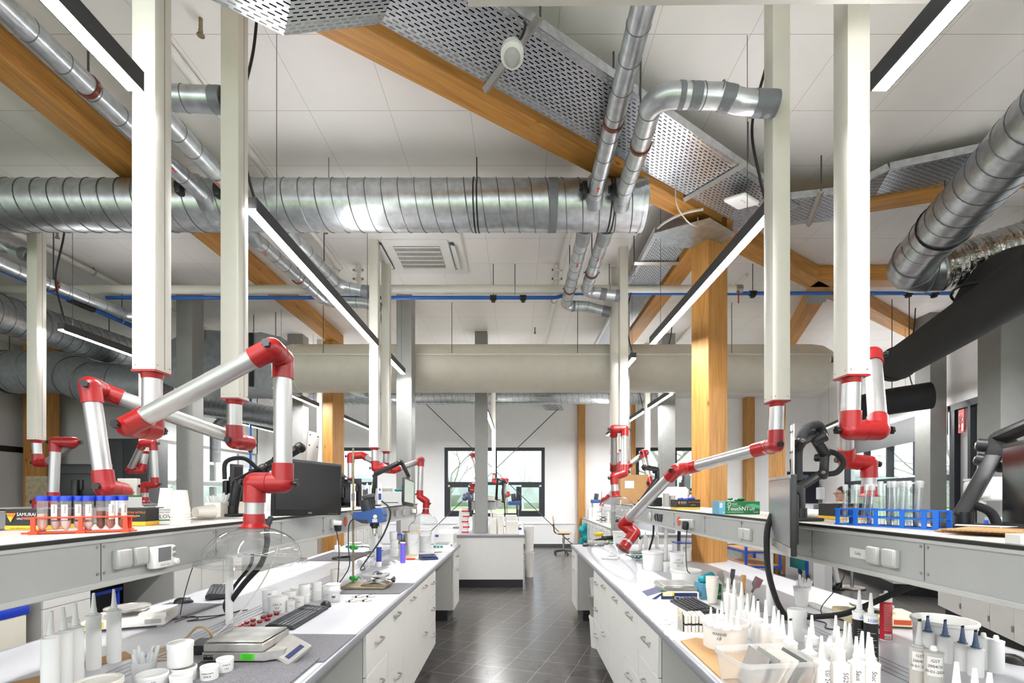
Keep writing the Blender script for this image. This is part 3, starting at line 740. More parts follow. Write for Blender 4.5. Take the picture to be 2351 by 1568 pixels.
def make_tray(label, edges, wid, dn, brackets=()):
    t = thing('cable_tray', label, 'cable tray', edges[0], 0, 'perforated cable trays')
    b0 = MB(); b0.uv = []; s0 = MB(); tray(b0, s0, edges, wid, dn)
    cb = MB(); sd = MB(); cb.uv = []; w2 = Vector(dn) * wid * .12; tray(cb, sd, [Vector(e) + w2 + Vector((0, 0, .012)) for e in edges], wid * .76, dn); cb.uv = None; cb.build('cable_shade_sheet', 'cabinet_dark', t, world=True, smooth=False)  # one flat dark sheet for the cables and shade behind the slots
    b0.build('tray_bottom', 'tray_mesh', t, world=True, smooth=False); s0.build('side_rail', 'galvanised', t, world=True)
    for p in brackets:
        p = Vector(p); q = p + Vector(dn) * (wid + .06); p = p - Vector(dn) * .04; mb = MB(); d = (q - p); L = d.length; M = along(p, q)
        mb.box((0, 0, L / 2), (.035, .035, L), M=None); mb.v = [M @ v for v in mb.v]; mb.build('support_bracket', 'brushed', t, world=True)
        rod(t, q, (q.x, q.y, H)); rod(t, p, (p.x, p.y, H))
    return t
E0 = Vector((-.69, 2.66, 4.15))
def tp(tt, z): p = E0 + dT * tt; return (p.x, p.y, z)
make_tray('wide perforated cable tray running diagonally from the top centre to the big column', [tp(-1.7, 3.83), tp(-.542, 3.83), tp(-.061, 4.15), tp(3.55, 4.15)], .47, nT, [(tp(.62, 4.14)), (tp(2.62, 4.14))])
make_tray('perforated cable tray running away above the far right bench', [(1.74, 4.75, 4.16), (1.725, 8.6, 4.16)], .39, (-1, 0, 0), [(1.74, 5.35, 4.15)])
dN = Vector((-.37, -.93, 0))
make_tray('perforated cable tray bending upward at the upper right behind the cream ducts', [(2.1, 4.72, 4.16), (2.95, 4.54, 4.16), (3.25, 4.42, 4.28), (4.7, 3.87, 4.3)], .45, dN, [(2.75, 4.55, 4.15)])
mb = MB(); M = TR(1.78, 4.72, 4.148)
mb.prism([(-.45, .02), (.0, -.25), (.36, .02), (.3, .3), (-.03, .3), (-.3, .25)], .004, M)
simple('tray_junction', 'flat galvanised plate joining three cable trays over the big column', 'plate', mb, 'galvanised')
make_tray('far perforated cable tray near the far wall above the centre window', [(.9, 12.2, 4.05), (1.35, 14.3, 4.05)], .5, (-1, 0, 0))
# loops of cable
for lab, P, r, m in (('white cable loop hanging under the diagonal cable tray', [(1.30, 3.98, 4.14), (1.32, 4.0, 3.98), (1.45, 4.1, 3.9), (1.6, 4.3, 3.98), (1.66, 4.45, 4.14)], .005, 'cable_white'),
                     ('bundle of cable ties and cable curling along the tray elbow', [(1.36, 4.78, 4.2), (1.42, 4.6, 4.19), (1.55, 4.48, 4.2), (1.7, 4.42, 4.2)], .012, 'cable_white')):
    mb = MB(); mb.tube(spline(P, 10), r, 6); simple('loose_cable', lab, 'cable', mb, m)
for px, py in ((652, 35), (1140, 20), (1245, 90), (1412, 95)):
    pass
t = thing('presence_sensor', 'round white ceiling sensor hanging from the cable tray on a black cord', 'sensor', (-.02, 2.55, 4.0))
c = at(1176, 128, 2.62); mb = MB(); M = TR(*c) @ RX(-32) @ Matrix.Scale(1.2, 4)
mb.lathe([(0, -.045), (.025, -.042), (.04, -.02), (.045, 0), (.052, 0), (.052, .05), (.046, .075), (0, .075)], (0, 0, 0), 28, M); mb.build('housing', 'white_plastic', t, world=True)
mb = MB(); mb.lathe([(0, -.056), (.02, -.053), (.035, -.035), (.042, -.004)], (0, 0, 0), 24, M); mb.build('lens', 'grey_lip', t, world=True)
mb = MB(); mb.tube(spline([c + Vector((.01, 0, .07)), c + Vector((.05, .0, .1)), c + Vector((.07, 0, .17)), c + Vector((.03, -.02, .2)), c + Vector((-.02, .02, .19))], 8), .007, 8); mb.build('cord', 'black_plastic', t, world=True)
c = at(1702, 462, 4.08); t = thing('wifi_box', 'white wireless access point tilted under the end of the diagonal tray', 'access point', c)
mb = MB(); mb.box((0, 0, 0), (.23, .2, .035), b=.03, seg=3); mb.v = [TR(*c) @ RZ(34) @ RX(14) @ v for v in mb.v]; mb.build('housing', 'white_plastic', t, world=True)
mb = MB(); mb.text('KOVE', .028, TR(*c) @ RZ(34) @ RX(14) @ TR(-.06, -.03, -.0185) @ RX(180)); mb.build('lettering', 'grey_steel', t, world=True)
mb = MB(); mb.tube(spline([c + Vector((.08, 0, .0)), c + Vector((.16, 0, -.04)), c + Vector((.18, .05, .1)), c + Vector((.1, .05, .14))], 8), .004, 6); mb.build('cable', 'cable_white', t, world=True)

# --- water, sprinkler and compressed-air pipes
def pipe(name, label, P, r, m, rad=.06, group=None, cat='pipe', n=16, hang=(), extra=()):
    t = thing(name, label, cat, P[0], 0, group); mb = MB(); mb.tube(fillet(P, rad), r, n); mb.build('run', m, t, world=True)
    for p in hang:
        rod(t, (p[0], p[1], p[2] + r), (p[0], p[1], H), .005); mb = MB(); ring(mb, p, Vector(P[1]) - Vector(P[0]), r + .004, .006, 16); mb.build('pipe_clip', 'brushed', t, world=True)
    for part, f in extra: mbx = MB(); mm = f(mbx); mbx.build(part, mm, t, world=True)
    return t
t = pipe('water_pipe', 'thick white pipe spanning the room behind the thick duct', [(-6.6, 6.0, 4.13), (2.74, 6.0, 4.13)], .054, 'pipe_white', hang=[(-5.95, 6.0, 4.13), (-.03, 6.0, 4.13), (1.14, 6.0, 4.13)])
def valve(x):
    mb = MB(); mb.cyl((x, 6.0, 4.13), .024, .3, 16)
    for z in (4.24, 4.35): mb.cyl((x, 6.0, z), .05, .03, 16, b=.008); 
    mb.ball((x, 6.0, 4.41), .036, 14); mb.build('riser', 'pipe_white', t, world=True)
    mb = MB()
    for z in (4.255, 4.365):
        for q in (-.055, .055): mb.box((x + q, 5.98, z), (.022, .022, .022), b=.004)
    mb.build('brass_bolt', 'rusty', t, world=True)
valve(-2.26); valve(-1.97); valve(.49)
mb = MB(); mb.cyl((2.7, 6, 4.13), .06, .08, 16, RY(90)); mb.build('end_fitting', 'brushed', t, world=True)
mb = MB(); mb.box((2.72, 5.95, 4.02), (.012, .012, .16), b=.004); mb.build('valve_lever', 'red_plastic', t, world=True)
pipe('sprinkler_pipe', 'white pipe along the ceiling left of the ceiling air unit', [(-2.17, .5, 4.39), (-2.2, 6.0, 4.39)], .032, 'pipe_white', hang=[(-2.18, 2.6, 4.39)])
pipe('sprinkler_pipe', 'white pipe along the ceiling right of the ceiling air unit', [(.56, 4.6, 4.39), (.5, 9.6, 4.39)], .032, 'pipe_white', hang=[(.53, 7.0, 4.39)])
pipe('sprinkler_pipe', 'white pipe along the ceiling at the far left', [(-5.4, 4.2, 4.39), (-5.3, 8.5, 4.39)], .032, 'pipe_white', hang=[(-5.35, 6.1, 4.39)])
pipe('sprinkler_pipe', 'white branch pipe with brass heads right of the big column', [(2.9, 6.1, 4.36), (2.9, 9.0, 4.36)], .026, 'pipe_white', hang=[(2.9, 6.6, 4.36)])
pipe('sprinkler_pipe', 'white pipe following the upper right timber beam', [(2.6, 4.95, 4.38), (5.5, 4.0, 4.38)], .03, 'pipe_white', hang=[(3.9, 4.52, 4.38)])
for x, y, lab in ((-2.02, 5.1, 'brass sprinkler head beside the left valve risers'), (.3, 8.3, 'brass sprinkler head right of the ceiling air unit'), (2.75, 6.5, 'brass sprinkler head right of the big column'), (-1.9, 2.9, 'brass sprinkler head between the two left cream ducts'), (-4.95, 5.2, 'brass sprinkler head above the leftmost light')):
    t = thing('sprinkler', lab, 'sprinkler', (x, y, 4.3), 0, 'sprinkler heads'); mb = MB(); mb.cyl((x, y, 4.36), .011, .09, 10); mb.build('stem', 'rusty', t, world=True)
    mb = MB(); mb.cyl((x, y, 4.345), .022, .006, 12); mb.cyl((x, y, 4.35), .014, .03, 6); mb.build('deflector', 'rusty', t, world=True)
t = pipe('compressed_air_pipe', 'slim blue pipe spanning the room just under the white pipe', [(-5.1, 6.0, 4.03), (.5, 6.0, 4.03), (.64, 6.0, 4.085), (5.4, 6.0, 4.085)], .022, 'blue_pipe', .08, hang=[(-.3, 6.0, 4.03), (2.92, 6.0, 4.085), (4.85, 6.0, 4.085)])
for x, z in ((-.3, 4.03), (.07, 4.03), (2.92, 4.085), (4.85, 4.085), (5.17, 4.085), (-4.6, 4.03)):
    mb = MB(); mb.cyl((x - .04, 6, z), .032, .08, 12, RY(90)); mb.box((x, 6, z - .02), (.05, .06, .07), b=.01); mb.build('coupling', 'black_plastic', t, world=True)
t = pipe('compressed_air_pipe', 'blue pipe sloping away at the left above the leftmost light', [(-5.6, 5.0, 4.03), (-5.45, 6.0, 3.97), (-5.3, 9.0, 3.9)], .03, 'blue_pipe', .1, hang=[(-5.4, 6.6, 3.955)])
mb = MB(); mb.tube([(-5.47, 5.9, 3.975), (-5.44, 6.2, 3.965)], .045, 14); mb.build('coupling', 'black_plastic', t, world=True)
t = pipe('compressed_air_pipe', 'blue vertical pipe drop with black valves in front of the left wall', [(-5.85, 10.6, 4.44), (-5.85, 10.6, 1.95)], .025, 'blue_pipe')
for z in (2.75, 2.5, 2.05): 
    mb = MB(); mb.cyl((-5.85, 10.6, z), .045, .09, 12, b=.01); mb.build('valve', 'black_plastic', t, world=True)

# --- ceiling cassette
t = thing('ceiling_air_unit', 'square white ceiling cassette air conditioner with a slatted grille', 'air conditioner', (-1.15, 5.7, H))
x0, x1, y0, y1 = -1.66, -.62, 5.2, 6.18; cx, cy = (x0 + x1) / 2, (y0 + y1) / 2
mb = MB(); mb.box((cx, cy, 4.425), (x1 - x0, y1 - y0, .05), b=.02); mb.box((cx, cy, 4.395), (.74, .74, .03), b=.012); mb.build('panel', 'white_plastic', t, world=True)
mb = MB(); mb.box((cx, cy, 4.378), (.52, .5, .01)); mb.build('grille_opening', 'cabinet_dark', t, world=True)
mb = MB()
for i in range(40): mb.box((cx - .255 + i * .51 / 39, cy, 4.37), (.0042, .5, .008))
for i in range(6): mb.box((cx, cy - .25 + i * .1, 4.367), (.52, .009, .012))
mb.build('grille', 'white_plastic', t, world=True)
for q in (-1, 1):
    mb = MB(); mb.box((cx + q * .405, cy, 4.388), (.05, .62, .02), b=.009); mb.build('air_slot', 'cabinet_dark', t, world=True)
    mb = MB(); mb.box((cx + q * .415, cy, 4.372), (.06, .56, .012), b=.005); mb.v = [TR(cx + q * .415, cy, 4.372) @ RY(q * 22) @ TR(-cx - q * .415, -cy, -4.372) @ v for v in mb.v]; mb.build('louvre', 'white_plastic', t, world=True)

# --- linear lights
def led(label, a, c, group, wires=True, cable=None):
    """a, c: ends of the lower face"""
    a, c = Vector(a), Vector(c); d = (c - a); L = d.length; d.normalize(); s = d.cross(Vector((0, 0, 1)))
    M = frame(d, -s, (0, 0, 1), a)
    t = thing('linear_light', label, 'light', a, 0, group)
    mb = MB(); wd, hh = .066, .075
    mb.prism([(-wd / 2, 0), (-wd / 2 + .004, 0), (-wd / 2 + .004, .012), (wd / 2 - .004, .012), (wd / 2 - .004, 0), (wd / 2, 0), (wd / 2, hh), (-wd / 2, hh)], L, M @ frame((0, 1, 0), (0, 0, 1), (1, 0, 0), (0, 0, 0)))
    for x in (.002, L - .002): mb.add([M @ v for v in []], [])
    mb.build('housing', 'dark_grey_plastic', t, world=True)
    mb = MB(); mb.box((L / 2, 0, .004), (L - .006, wd - .009, .008)); mb.v = [M @ v for v in mb.v]; mb.build('diffuser', 'led_white', t, world=True, smooth=False)
    mb = MB(); mb.box((L / 2, 0, hh + .001), (L - .02, .03, .002)); mb.v = [M @ v for v in mb.v]; mb.build('added_uplight_strip', 'added_uplight', t, world=True, smooth=False)  # glowing strip added on top of the housing to lift the ceiling brightness
    if wires:
        for f in (.12, .88):
            p = M @ Vector((L * f, 0, hh)); rod(t, p, (p.x, p.y, H), .0022, 'suspension_wire')
    if cable is not None:
        p = M @ Vector((.05 if cable > 0 else L - .05, 0, hh)); mb = MB()
        mb.tube(spline([p, p + Vector((-.04, 0, .15)), p + Vector((-.09, -.01, .45)), p + Vector((.0, -.02, .85)), (p.x + .03, p.y - .02, H)], 10), .008, 8); mb.build('power_cable', 'black_plastic', t, world=True)
    return t
G = 'linear lights over the benches'
led('long hanging light bar at the top left edge above the left bench', (-1.50, -.3, 3.18), (-1.50, 1.90, 3.18), G)
led('long hanging light bar over the left bench ending at the cream ducts', (-1.49, 2.70, 3.18), (-1.525, 5.20, 3.18), G, cable=1)
led('short hanging light bar behind the left cream ducts against the grey column', (-1.59, 5.92, 3.26), (-1.59, 6.72, 3.26), G, cable=1)
led('long hanging light bar at the top right corner above the right bench', (1.42, -.3, 3.18), (1.42, 1.90, 3.18), G)
led('long hanging light bar over the right bench in front of the big column', (1.43, 2.72, 3.18), (1.43, 5.12, 3.18), G, cable=1)
led('short hanging light bar behind the right cream ducts', (1.43, 5.95, 3.26), (1.43, 6.65, 3.26), G, cable=1)
led('hanging light bar at the left over the neighbouring bench, in front of the shiny duct', (-4.42, 4.68, 3.18), (-4.42, 5.7, 3.18), G, cable=1)
led('far hanging light bar over the centre far bench right of the grey column', (-.6, 8.75, 3.18), (-.6, 12.15, 3.18), G)
led('far left hanging light bar left of the sunlit timber post', (-3.66, 7.3, 3.18), (-3.66, 8.85, 3.18), G)
led('far left hanging light bar right of the sunlit timber post', (-3.66, 9.2, 3.18), (-3.66, 12.1, 3.18), G)
led('far right hanging light bar beside the grey column', (2.45, 7.7, 3.18), (2.45, 9.0, 3.18), G, cable=1)
led('far right hanging light bar reaching towards the far wall', (2.45, 9.35, 3.18), (2.45, 13.2, 3.18), G, cable=1)
led('hanging light bar along the left windows', (-6.3, 10.0, 3.18), (-6.25, 13.2, 3.18), G)
p0 = Vector((6.07, 7.4, 3.18)); dd = Vector((.313, .95, 0))
led('hanging light bar along the slanted right wall, nearer one', p0, p0 + dd * 2.5, G, cable=1)
led('hanging light bar along the slanted right wall, farther one', p0 + dd * 2.8, p0 + dd * 4.6, G, cable=1)
p1 = Vector((4.7, 2.6, 3.18))  # unseen lamp, added to give the room more light
led('hanging light bar over the rotated right bench, beyond the frame edge', p1, p1 + dd * 2.2, G)

# --- cream extraction ducts and grey service columns
def column(label, x, y, z0, wd=.096, z1=H, stub=True, name='extraction_duct'):
    t = thing(name, label, 'duct', (x, y, z0), 0, 'cream extraction ducts')
    mb = MB(); mb.box((0, 0, (z1 - z0) / 2), (wd, wd, z1 - z0), b=.004, seg=2); mb.build('casing', 'cream_steel', t)
    mb = MB(); mb.box((wd / 2 + .0004, .006, (z1 - z0) / 2), (.001, .0016, z1 - z0 - .02)); mb.build('seam', 'cabinet_dark', t)
    mb = MB(); mb.box((0, 0, -.004), (wd * 1.03, wd * 1.03, .008)); mb.cyl((0, 0, -.03), .038, .03, 24, r2=.044); mb.build('flange', 'red_plastic', t)
    mb = MB()
    for q in (-1, 1):
        mb.cyl((q * wd * .36, -wd / 2 - .002, .02), .004, .004, 8, RX(-90)); 
        mb.cyl((wd / 2, q * wd * .36, .02), .003, .003, 8, RY(90)); mb.cyl((-wd / 2, q * wd * .36, .02), .003, .003, 8, RY(-90))
    mb.build('screw', 'brushed', t)
    return t
ZP = 2.11
column('cream square duct nearest on the left, its lower half brightly lit', -1.534, 2.03, ZP)
column('cream square duct on the left just right of the brightly lit one', -1.533, 2.62, ZP)
column('cream square duct nearest on the right with a bright white front', 1.457, 2.11, ZP)
column('cream square duct on the right where the taped duct elbow enters', 1.438, 2.68, ZP)
column('left cream square duct of the middle pair, brightly lit by the light bar', -1.586, 5.37, ZP)
column('cream square duct close behind the lit one in the left middle pair', -1.59, 5.86, ZP)
column('cream square duct of the right middle pair, the taller looking one', 1.229, 5.62, ZP)
column('cream square duct of the right middle pair, the one nearer the centre', 1.225, 6.12, ZP)
column('cream square duct at the far left edge over the neighbouring bench', -4.585, 4.61, ZP)
column('cream square duct far behind the nearest left cream duct', -4.5, 5.85, ZP)
column('far thin cream duct over the centre bench in front of the window', -.6, 12.25, ZP)
column('far thin cream duct beside the sunlit timber post', -3.66, 8.98, ZP)
column('far thin cream duct between the short far right light bars', 2.46, 9.17, ZP)
column('far thin cream duct hidden mostly by the central grey column', -.62, 9.0, ZP)
def gcol(label, x, y, z0, wd=.22, dp=.24):
    t = thing('service_column', label, 'column', (x, y, z0), 0, 'grey service columns')
    mb = MB(); mb.box((0, 0, (H - z0) / 2), (wd, dp, H - z0), b=.004, seg=1); mb.build('casing', 'grey_steel', t)
    mb = MB()
    for z in (2.9, 2.6, 2.3, 1.95, 1.6, 1.3):
        if z < z0: continue
        for q in (-1, 1): mb.cyl((q * wd * .42, -dp / 2, z - z0), .004, .003, 8, RX(90))
    mb.build('screw', 'cabinet_dark', t)
ZS = 1.4705
gcol('grey service column at the end of the left bench shelf, lit by a short light bar', -1.62, 7.02, 0)
gcol('grey service column between the two nearest left cream ducts', -4.55, 6.72, 0)
gcol('grey service column at the end of the right bench behind the cream pair', 1.47, 6.92, 0)
gcol('central grey column on the end of the far bench in front of the window', -.64, 8.6, .9005, wd=.215)
gcol('grey column behind the red arm elbow, above the beige duct end', -3.97, 8.75, .9005, wd=.28)
gcol('grey column left of the big timber column', 2.69, 8.72, .9005, wd=.24)
gcol('wide grey column at the right in front of the window wall', 6.62, 7.75, .92, wd=.26, dp=.3)
gcol('grey column at the right edge with the paper dispenser', 6.0, 6.0, .91, wd=.3, dp=.3)

t = thing('cable_trunking', 'thin white trunking crossing at the very top in front of the cream ducts', 'trunking', (1.1, 1.9, 3.58))
mb = MB(); mb.box((1.1, 1.92, 3.63), (2.6, .07, .11), RY(-.4), b=.004); mb.build('body', 'pipe_white', t, world=True)
for x in (.1, 2.1): rod(t, (x, 1.92, 3.68), (x, 1.92, H))
# ================================================================ benches
mat('cabinet_side', 'b4b2ac', .5, var=.02)
XL, XR = -.785, .73           # front edges of the two near benches
def Mleft(xf, y0): return frame((0, 1, 0), (-1, 0, 0), (0, 0, 1), (xf, y0, 0))      # unit facing +X
def Mright(xf, y1): return frame((0, -1, 0), (1, 0, 0), (0, 0, 1), (xf, y1, 0))     # unit facing -X
def handle(mb, x, z, w=.11):
    mb.tube(fillet([(x - w / 2, 0, z), (x - w / 2 + .006, -.028, z), (x + w / 2 - .006, -.028, z), (x + w / 2, 0, z)], .014, 4), .0055, 8)
def cabinet(label, M, w, fronts, dep=.55, z0=.13, z1=.865, name='base_cabinet', group='white bench cabinets', kick=True, hinge=False, fm='cabinet_white', hm='brushed'):
    """fronts: list of (z0, z1, kind) from the top down"""
    t = thing(name, label, 'cabinet', group=group, M=M)
    mb = MB(); mb.box((w / 2, .022 + dep / 2, (z0 + z1) / 2), (w - .002, dep, z1 - z0)); mb.build('body', 'cabinet_side', t)
    if kick:
        mb = MB(); mb.box((w / 2, .05 + dep / 2, z0 / 2), (w, dep - .06, z0)); mb.build('plinth', 'kick_black', t)
    for a, c, kind in fronts:
        mb = MB(); mb.box((w / 2, .01, (a + c) / 2), (w - .005, .019, c - a - .005), b=.0015, seg=1); f = mb.build('drawer' if kind == 'd' else 'door', fm, t)
        mb = MB(); handle(mb, w / 2, c - (.06 if c - a > .3 else (c - a) * .42)); mb.build('handle', hm, f)
    if hinge:
        mb = MB()
        for z in (.25, .7): mb.box((w - .01, -.004, z), (.02, .012, .06))
        mb.build('hinge', 'brushed', t)
    return t
D3 = [(.62, .865, 'd'), (.375, .62, 'd'), (.13, .375, 'd')]
U2 = [(.46, .865, 'c'), (.13, .46, 'd')]
C1 = [(.13, .865, 'c')]
DC = [(.66, .865, 'd'), (.13, .66, 'c')]
plan = [(2.56, 2.98, D3, 'three-drawer cabinet nearest the camera'), (2.98, 3.38, U2, 'narrow cabinet with a split front next to the nearest drawers'), (3.38, 3.93, C1, 'wide single-door cabinet in the middle of the row'),
        (3.93, 4.33, U2, 'narrow split-front cabinet before the farther drawers'), (4.33, 4.73, D3, 'three-drawer cabinet beside the knee space'), (6.08, 6.62, DC, 'white cabinet beyond the knee space with drawer and door')]
for y0, y1, fr, lab in plan:
    cabinet(lab + ' of the left bench', Mleft(XL - .015, y0), y1 - y0, fr)
    cabinet(lab + ' of the right bench', Mright(XR + .015, y1), y1 - y0, fr)
def worktop(label, x0, x1, y0, y1, front=(), cen=None, panel=True, z=.9):
    t = thing('worktop', label, 'worktop', ((x0 + x1) / 2, (y0 + y1) / 2, z - .035), 0, 'white laboratory worktops')
    mb = MB(); mb.box(((x0 + x1) / 2, (y0 + y1) / 2, z - .0175), (x1 - x0 - .03, y1 - y0 - .03, .035), b=.002, seg=1); mb.build('slab', 'worktop_white', t, world=True)
    mb = MB()
    for x in (x0, x1): mb.box((x + (.0125 if x == x0 else -.0125), (y0 + y1) / 2, z - .0185), (.025, y1 - y0, .04), b=.008)
    for y in (y0, y1): mb.box(((x0 + x1) / 2, y + (.0125 if y == y0 else -.0125), z - .019), (x1 - x0 - .05, .025, .0385), b=.006)
    mb.build('edge_strip', 'worktop_edge', t, world=True)
    if cen is not None:
        mb = MB(); mb.box((cen, (y0 + y1) / 2, z + .0006), (.1, y1 - y0 - .06, .0012)); mb.build('service_channel', 'groove_grey', t, world=True)
        mb = MB()
        for q in (-.052, -.018, .018, .052): mb.box((cen + q, (y0 + y1) / 2, z + .001), (.004, y1 - y0 - .06, .003))
        mb.build('channel_seam', 'worktop_edge', t, world=True)
    if panel:
        mb = MB(); mb.box(((x0 + x1) / 2, (y0 + y1) / 2, (z - .035) / 2 + .005), (.14, y1 - y0 - .1, z - .05)); mb.build('support_panel', 'cabinet_grey', t, world=True)
    return t
XCL, XCR = -1.55, 1.50
worktop('long white worktop of the left bench with jars, scales and keyboards', -2.3, XL, .95, 6.66, cen=XCL)
worktop('long white worktop of the right bench crowded with cartridges', XR, 2.24, .95, 6.66, cen=XCR)
def shelf(label, xc, y0, y1, s, wd=.5, joints=(), zt=1.47, poles=(), sockets=()):
    """s: side of the aisle (+1 when the visible face looks to +X)"""
    t = thing('service_shelf', label, 'shelf', (xc, (y0 + y1) / 2, 1.3), 0, 'raised service shelves over the benches')
    L = y1 - y0; ym = (y0 + y1) / 2; xf = xc + s * wd / 2
    mb = MB(); mb.box((xc, ym, zt - .007), (wd, L, .012), b=.002, seg=1); mb.build('shelf_board', 'shelf_edge', t, world=True)
    mb = MB(); mb.box((xc, ym, zt - .0005), (wd - .004, L - .004, .001)); mb.build('laminate', 'shelf_top', t, world=True)
    mb = MB(); mb.box((xc, ym, (1.32 + zt - .013) / 2), (wd - .02, L, zt - .013 - 1.32)); mb.build('trunking_panel', 'grey_panel', t, world=True)
    mb = MB(); mb.box((xc, ym, 1.312), (wd - .006, L, .018), b=.003, seg=1); mb.box((xc, ym, zt - .02), (wd - .008, L, .014), b=.003, seg=1); mb.build('trunking_lip', 'grey_lip', t, world=True)
    sc = MB()
    for y in joints:
        mb = MB(); mb.box((xf - s * .0095, y, 1.388), (.0012, .0022, .125)); mb.build('panel_joint', 'cabinet_dark', t, world=True)
        for q in (-.013, .013):
            for z in (1.348, 1.432): sc.cyl((xf - s * .010, y + q, z), .0042, .003, 10, RY(90 * s))
    if joints: sc.build('screw', 'brushed', t, world=True)
    for y in poles:
        px_, y = y if isinstance(y, tuple) else (xc, y)
        mb = MB(); mb.cyl((px_, y, .902), .019, .40, 16); mb.build('pole', 'white_plastic', t, world=True)
    for y, z, w2 in sockets:
        mb = MB(); mb.box((xf, y, z), (.022, w2, .062), b=.005); mb.box((xf + s * .011, y, z + .002), (.008, w2 * .9, .054), b=.003); mb.build('socket', 'grey_lip', t, world=True)
    return t
shelf('grey service shelf with black front edge over the left bench', XCL, 1.0, 6.3, 1, joints=(1.52, 2.1, 2.68, 3.26, 3.84, 4.42, 5.0, 5.58), poles=(1.2, 2.6, 5.3), sockets=((1.59, 1.385, .058), (1.66, 1.385, .058), (3.40, 1.385, .06), (5.2, 1.385, .06), (5.5, 1.385, .06), (5.95, 1.39, .06)))
shelf('grey service shelf with black front edge over the right bench', 1.52, 1.0, 6.3, -1, joints=(1.52, 2.1, 2.76, 3.3, 3.95, 4.62, 5.2), poles=(1.2, (1.44, 2.76), (1.55, 5.05)), sockets=((1.645, 1.38, .058), (1.72, 1.38, .058), (2.66, 1.375, .058), (2.725, 1.375, .058), (3.52, 1.38, .06), (4.62, 1.385, .06), (5.6, 1.385, .06)))
def dot(lab, x, y, z):
    mb = MB(); mb.cyl((x, y, z), .037, .003, 28, RY(90 if x < 0 else -90)); simple('orange_sticker', lab, 'sticker', mb, 'orange_dot', 'round orange stickers')
dot('round orange sticker on the left grey shelf front', -1.31, 3.68, 1.385); dot('round orange sticker on the right grey shelf front', 1.278, 3.83, 1.38)
MRS = frame((0, -1, 0), (1, 0, 0), (0, 0, 1), (1.279, 4.49, 1.348))       # text frame on the right shelf front
mb = MB(); mb.text('OLAF', .1, MRS @ STAND); o = simple('name_letters', 'four raised grey metal letters reading OLAF on the right shelf front', 'letters', mb, 'rod_dark')
so = o.modifiers.new('depth', 'SOLIDIFY'); so.thickness = .012
t = thing('name_card', 'small white name card on the right shelf front beside two sockets', 'card', (1.28, 1.815, 1.38))
mb = MB(); mb.box((1.279, 1.815, 1.375), (.002, .088, .036)); mb.build('card', 'paper', t, world=True)
mb = MB(); mb.text('Gaby', .016, frame((0, -1, 0), (1, 0, 0), (0, 0, 1), (1.2775, 1.815, 1.370)) @ STAND, align='CENTER'); mb.build('lettering', 'ink', t, world=True)
# controller on the left shelf front
t = thing('control_box', 'white temperature controller with grey display clipped to the left shelf front', 'controller', (-1.30, 1.75, 1.37))
mb = MB(); mb.box((-1.288, 1.75, 1.372), (.035, .105, .078), b=.008); mb.build('housing', 'white_plastic', t, world=True)
mb = MB(); mb.box((-1.2705, 1.742, 1.382), (.002, .062, .05)); mb.build('display', 'screen_grey', t, world=True)
mb = MB()
for z in (1.396, 1.374): mb.cyl((-1.271, 1.788, z), .008, .004, 16, RY(90))
mb.build('button', 'cabinet_grey', t, world=True)
mb = MB(); mb.cyl((-1.271, 1.79, 1.35), .011, .016, 18, RY(90), b=.003); mb.build('knob', 'warm_white', t, world=True)
mb = MB(); MT1 = frame((0, 1, 0), (-1, 0, 0), (0, 0, 1), (-1.2698, 1.72, 1.342)) @ STAND
mb.text('TEMP SET  TIMER', .006, MT1); mb.build('lettering', 'ink', t, world=True)
# far benches
def far_bench(label, x0, x1, y0, y1):
    worktop('white worktop of ' + label, x0, x1, y0, y1, panel=False)
    t = thing('bench_cabinet', 'pale grey base with black plinth under ' + label, 'cabinet', ((x0 + x1) / 2, (y0 + y1) / 2, 0), 0, 'far bench bases')
    mb = MB(); mb.box(((x0 + x1) / 2, (y0 + y1) / 2, .5), (x1 - x0 - .04, y1 - y0 - .06, .73), b=.002, seg=1); mb.build('body', 'cabinet_white', t, world=True)
    mb = MB(); mb.box(((x0 + x1) / 2, (y0 + y1) / 2, .0675), (x1 - x0 - .07, y1 - y0 - .03, .135)); mb.build('plinth', 'kick_black', t, world=True)
    mb = MB(); hd = MB()
    n = int((y1 - y0) / .5)
    for i in range(n + 1): mb.box((x0 + .02, y0 + .03 + (y1 - y0 - .06) * i / n, .5), (.004, .006, .72)); mb.box((x1 - .02, y0 + .03 + (y1 - y0 - .06) * i / n, .5), (.004, .006, .72))
    mb.build('door_joint', 'cabinet_dark', t, world=True)
    for i in range(n):
        y = y0 + .03 + (y1 - y0 - .06) * (i + .5) / n
        for x, q in ((x0 + .02, -1), (x1 - .02, 1)):
            hd.box((x + q * .02, y, .78), (.012, .1, .012)); hd.box((x + q * .02, y, .44), (.012, .1, .012))
    hd.build('handle', 'brushed', t, world=True)
    return t
far_bench('the far centre bench under the central grey column', -1.37, .126, 8.2, 12.2)
far_bench('the far right bench running to the far wall', 1.87, 3.4, 8.2, 14.2)
far_bench('the far left bench behind the sunlit timber post', -4.8, -3.42, 8.3, 12.3)
shelf('small grey service shelf end over the far centre bench', -.62, 8.75, 12.0, 1, wd=.44, poles=(9.4, 11.4))
shelf('grey service shelf over the far right bench', 2.66, 8.9, 14.1, -1, wd=.46, poles=(9.4, 11.4))
shelf('grey service shelf over the far left bench', -4.0, 8.95, 12.2, 1, wd=.46, poles=(9.4, 11.4))
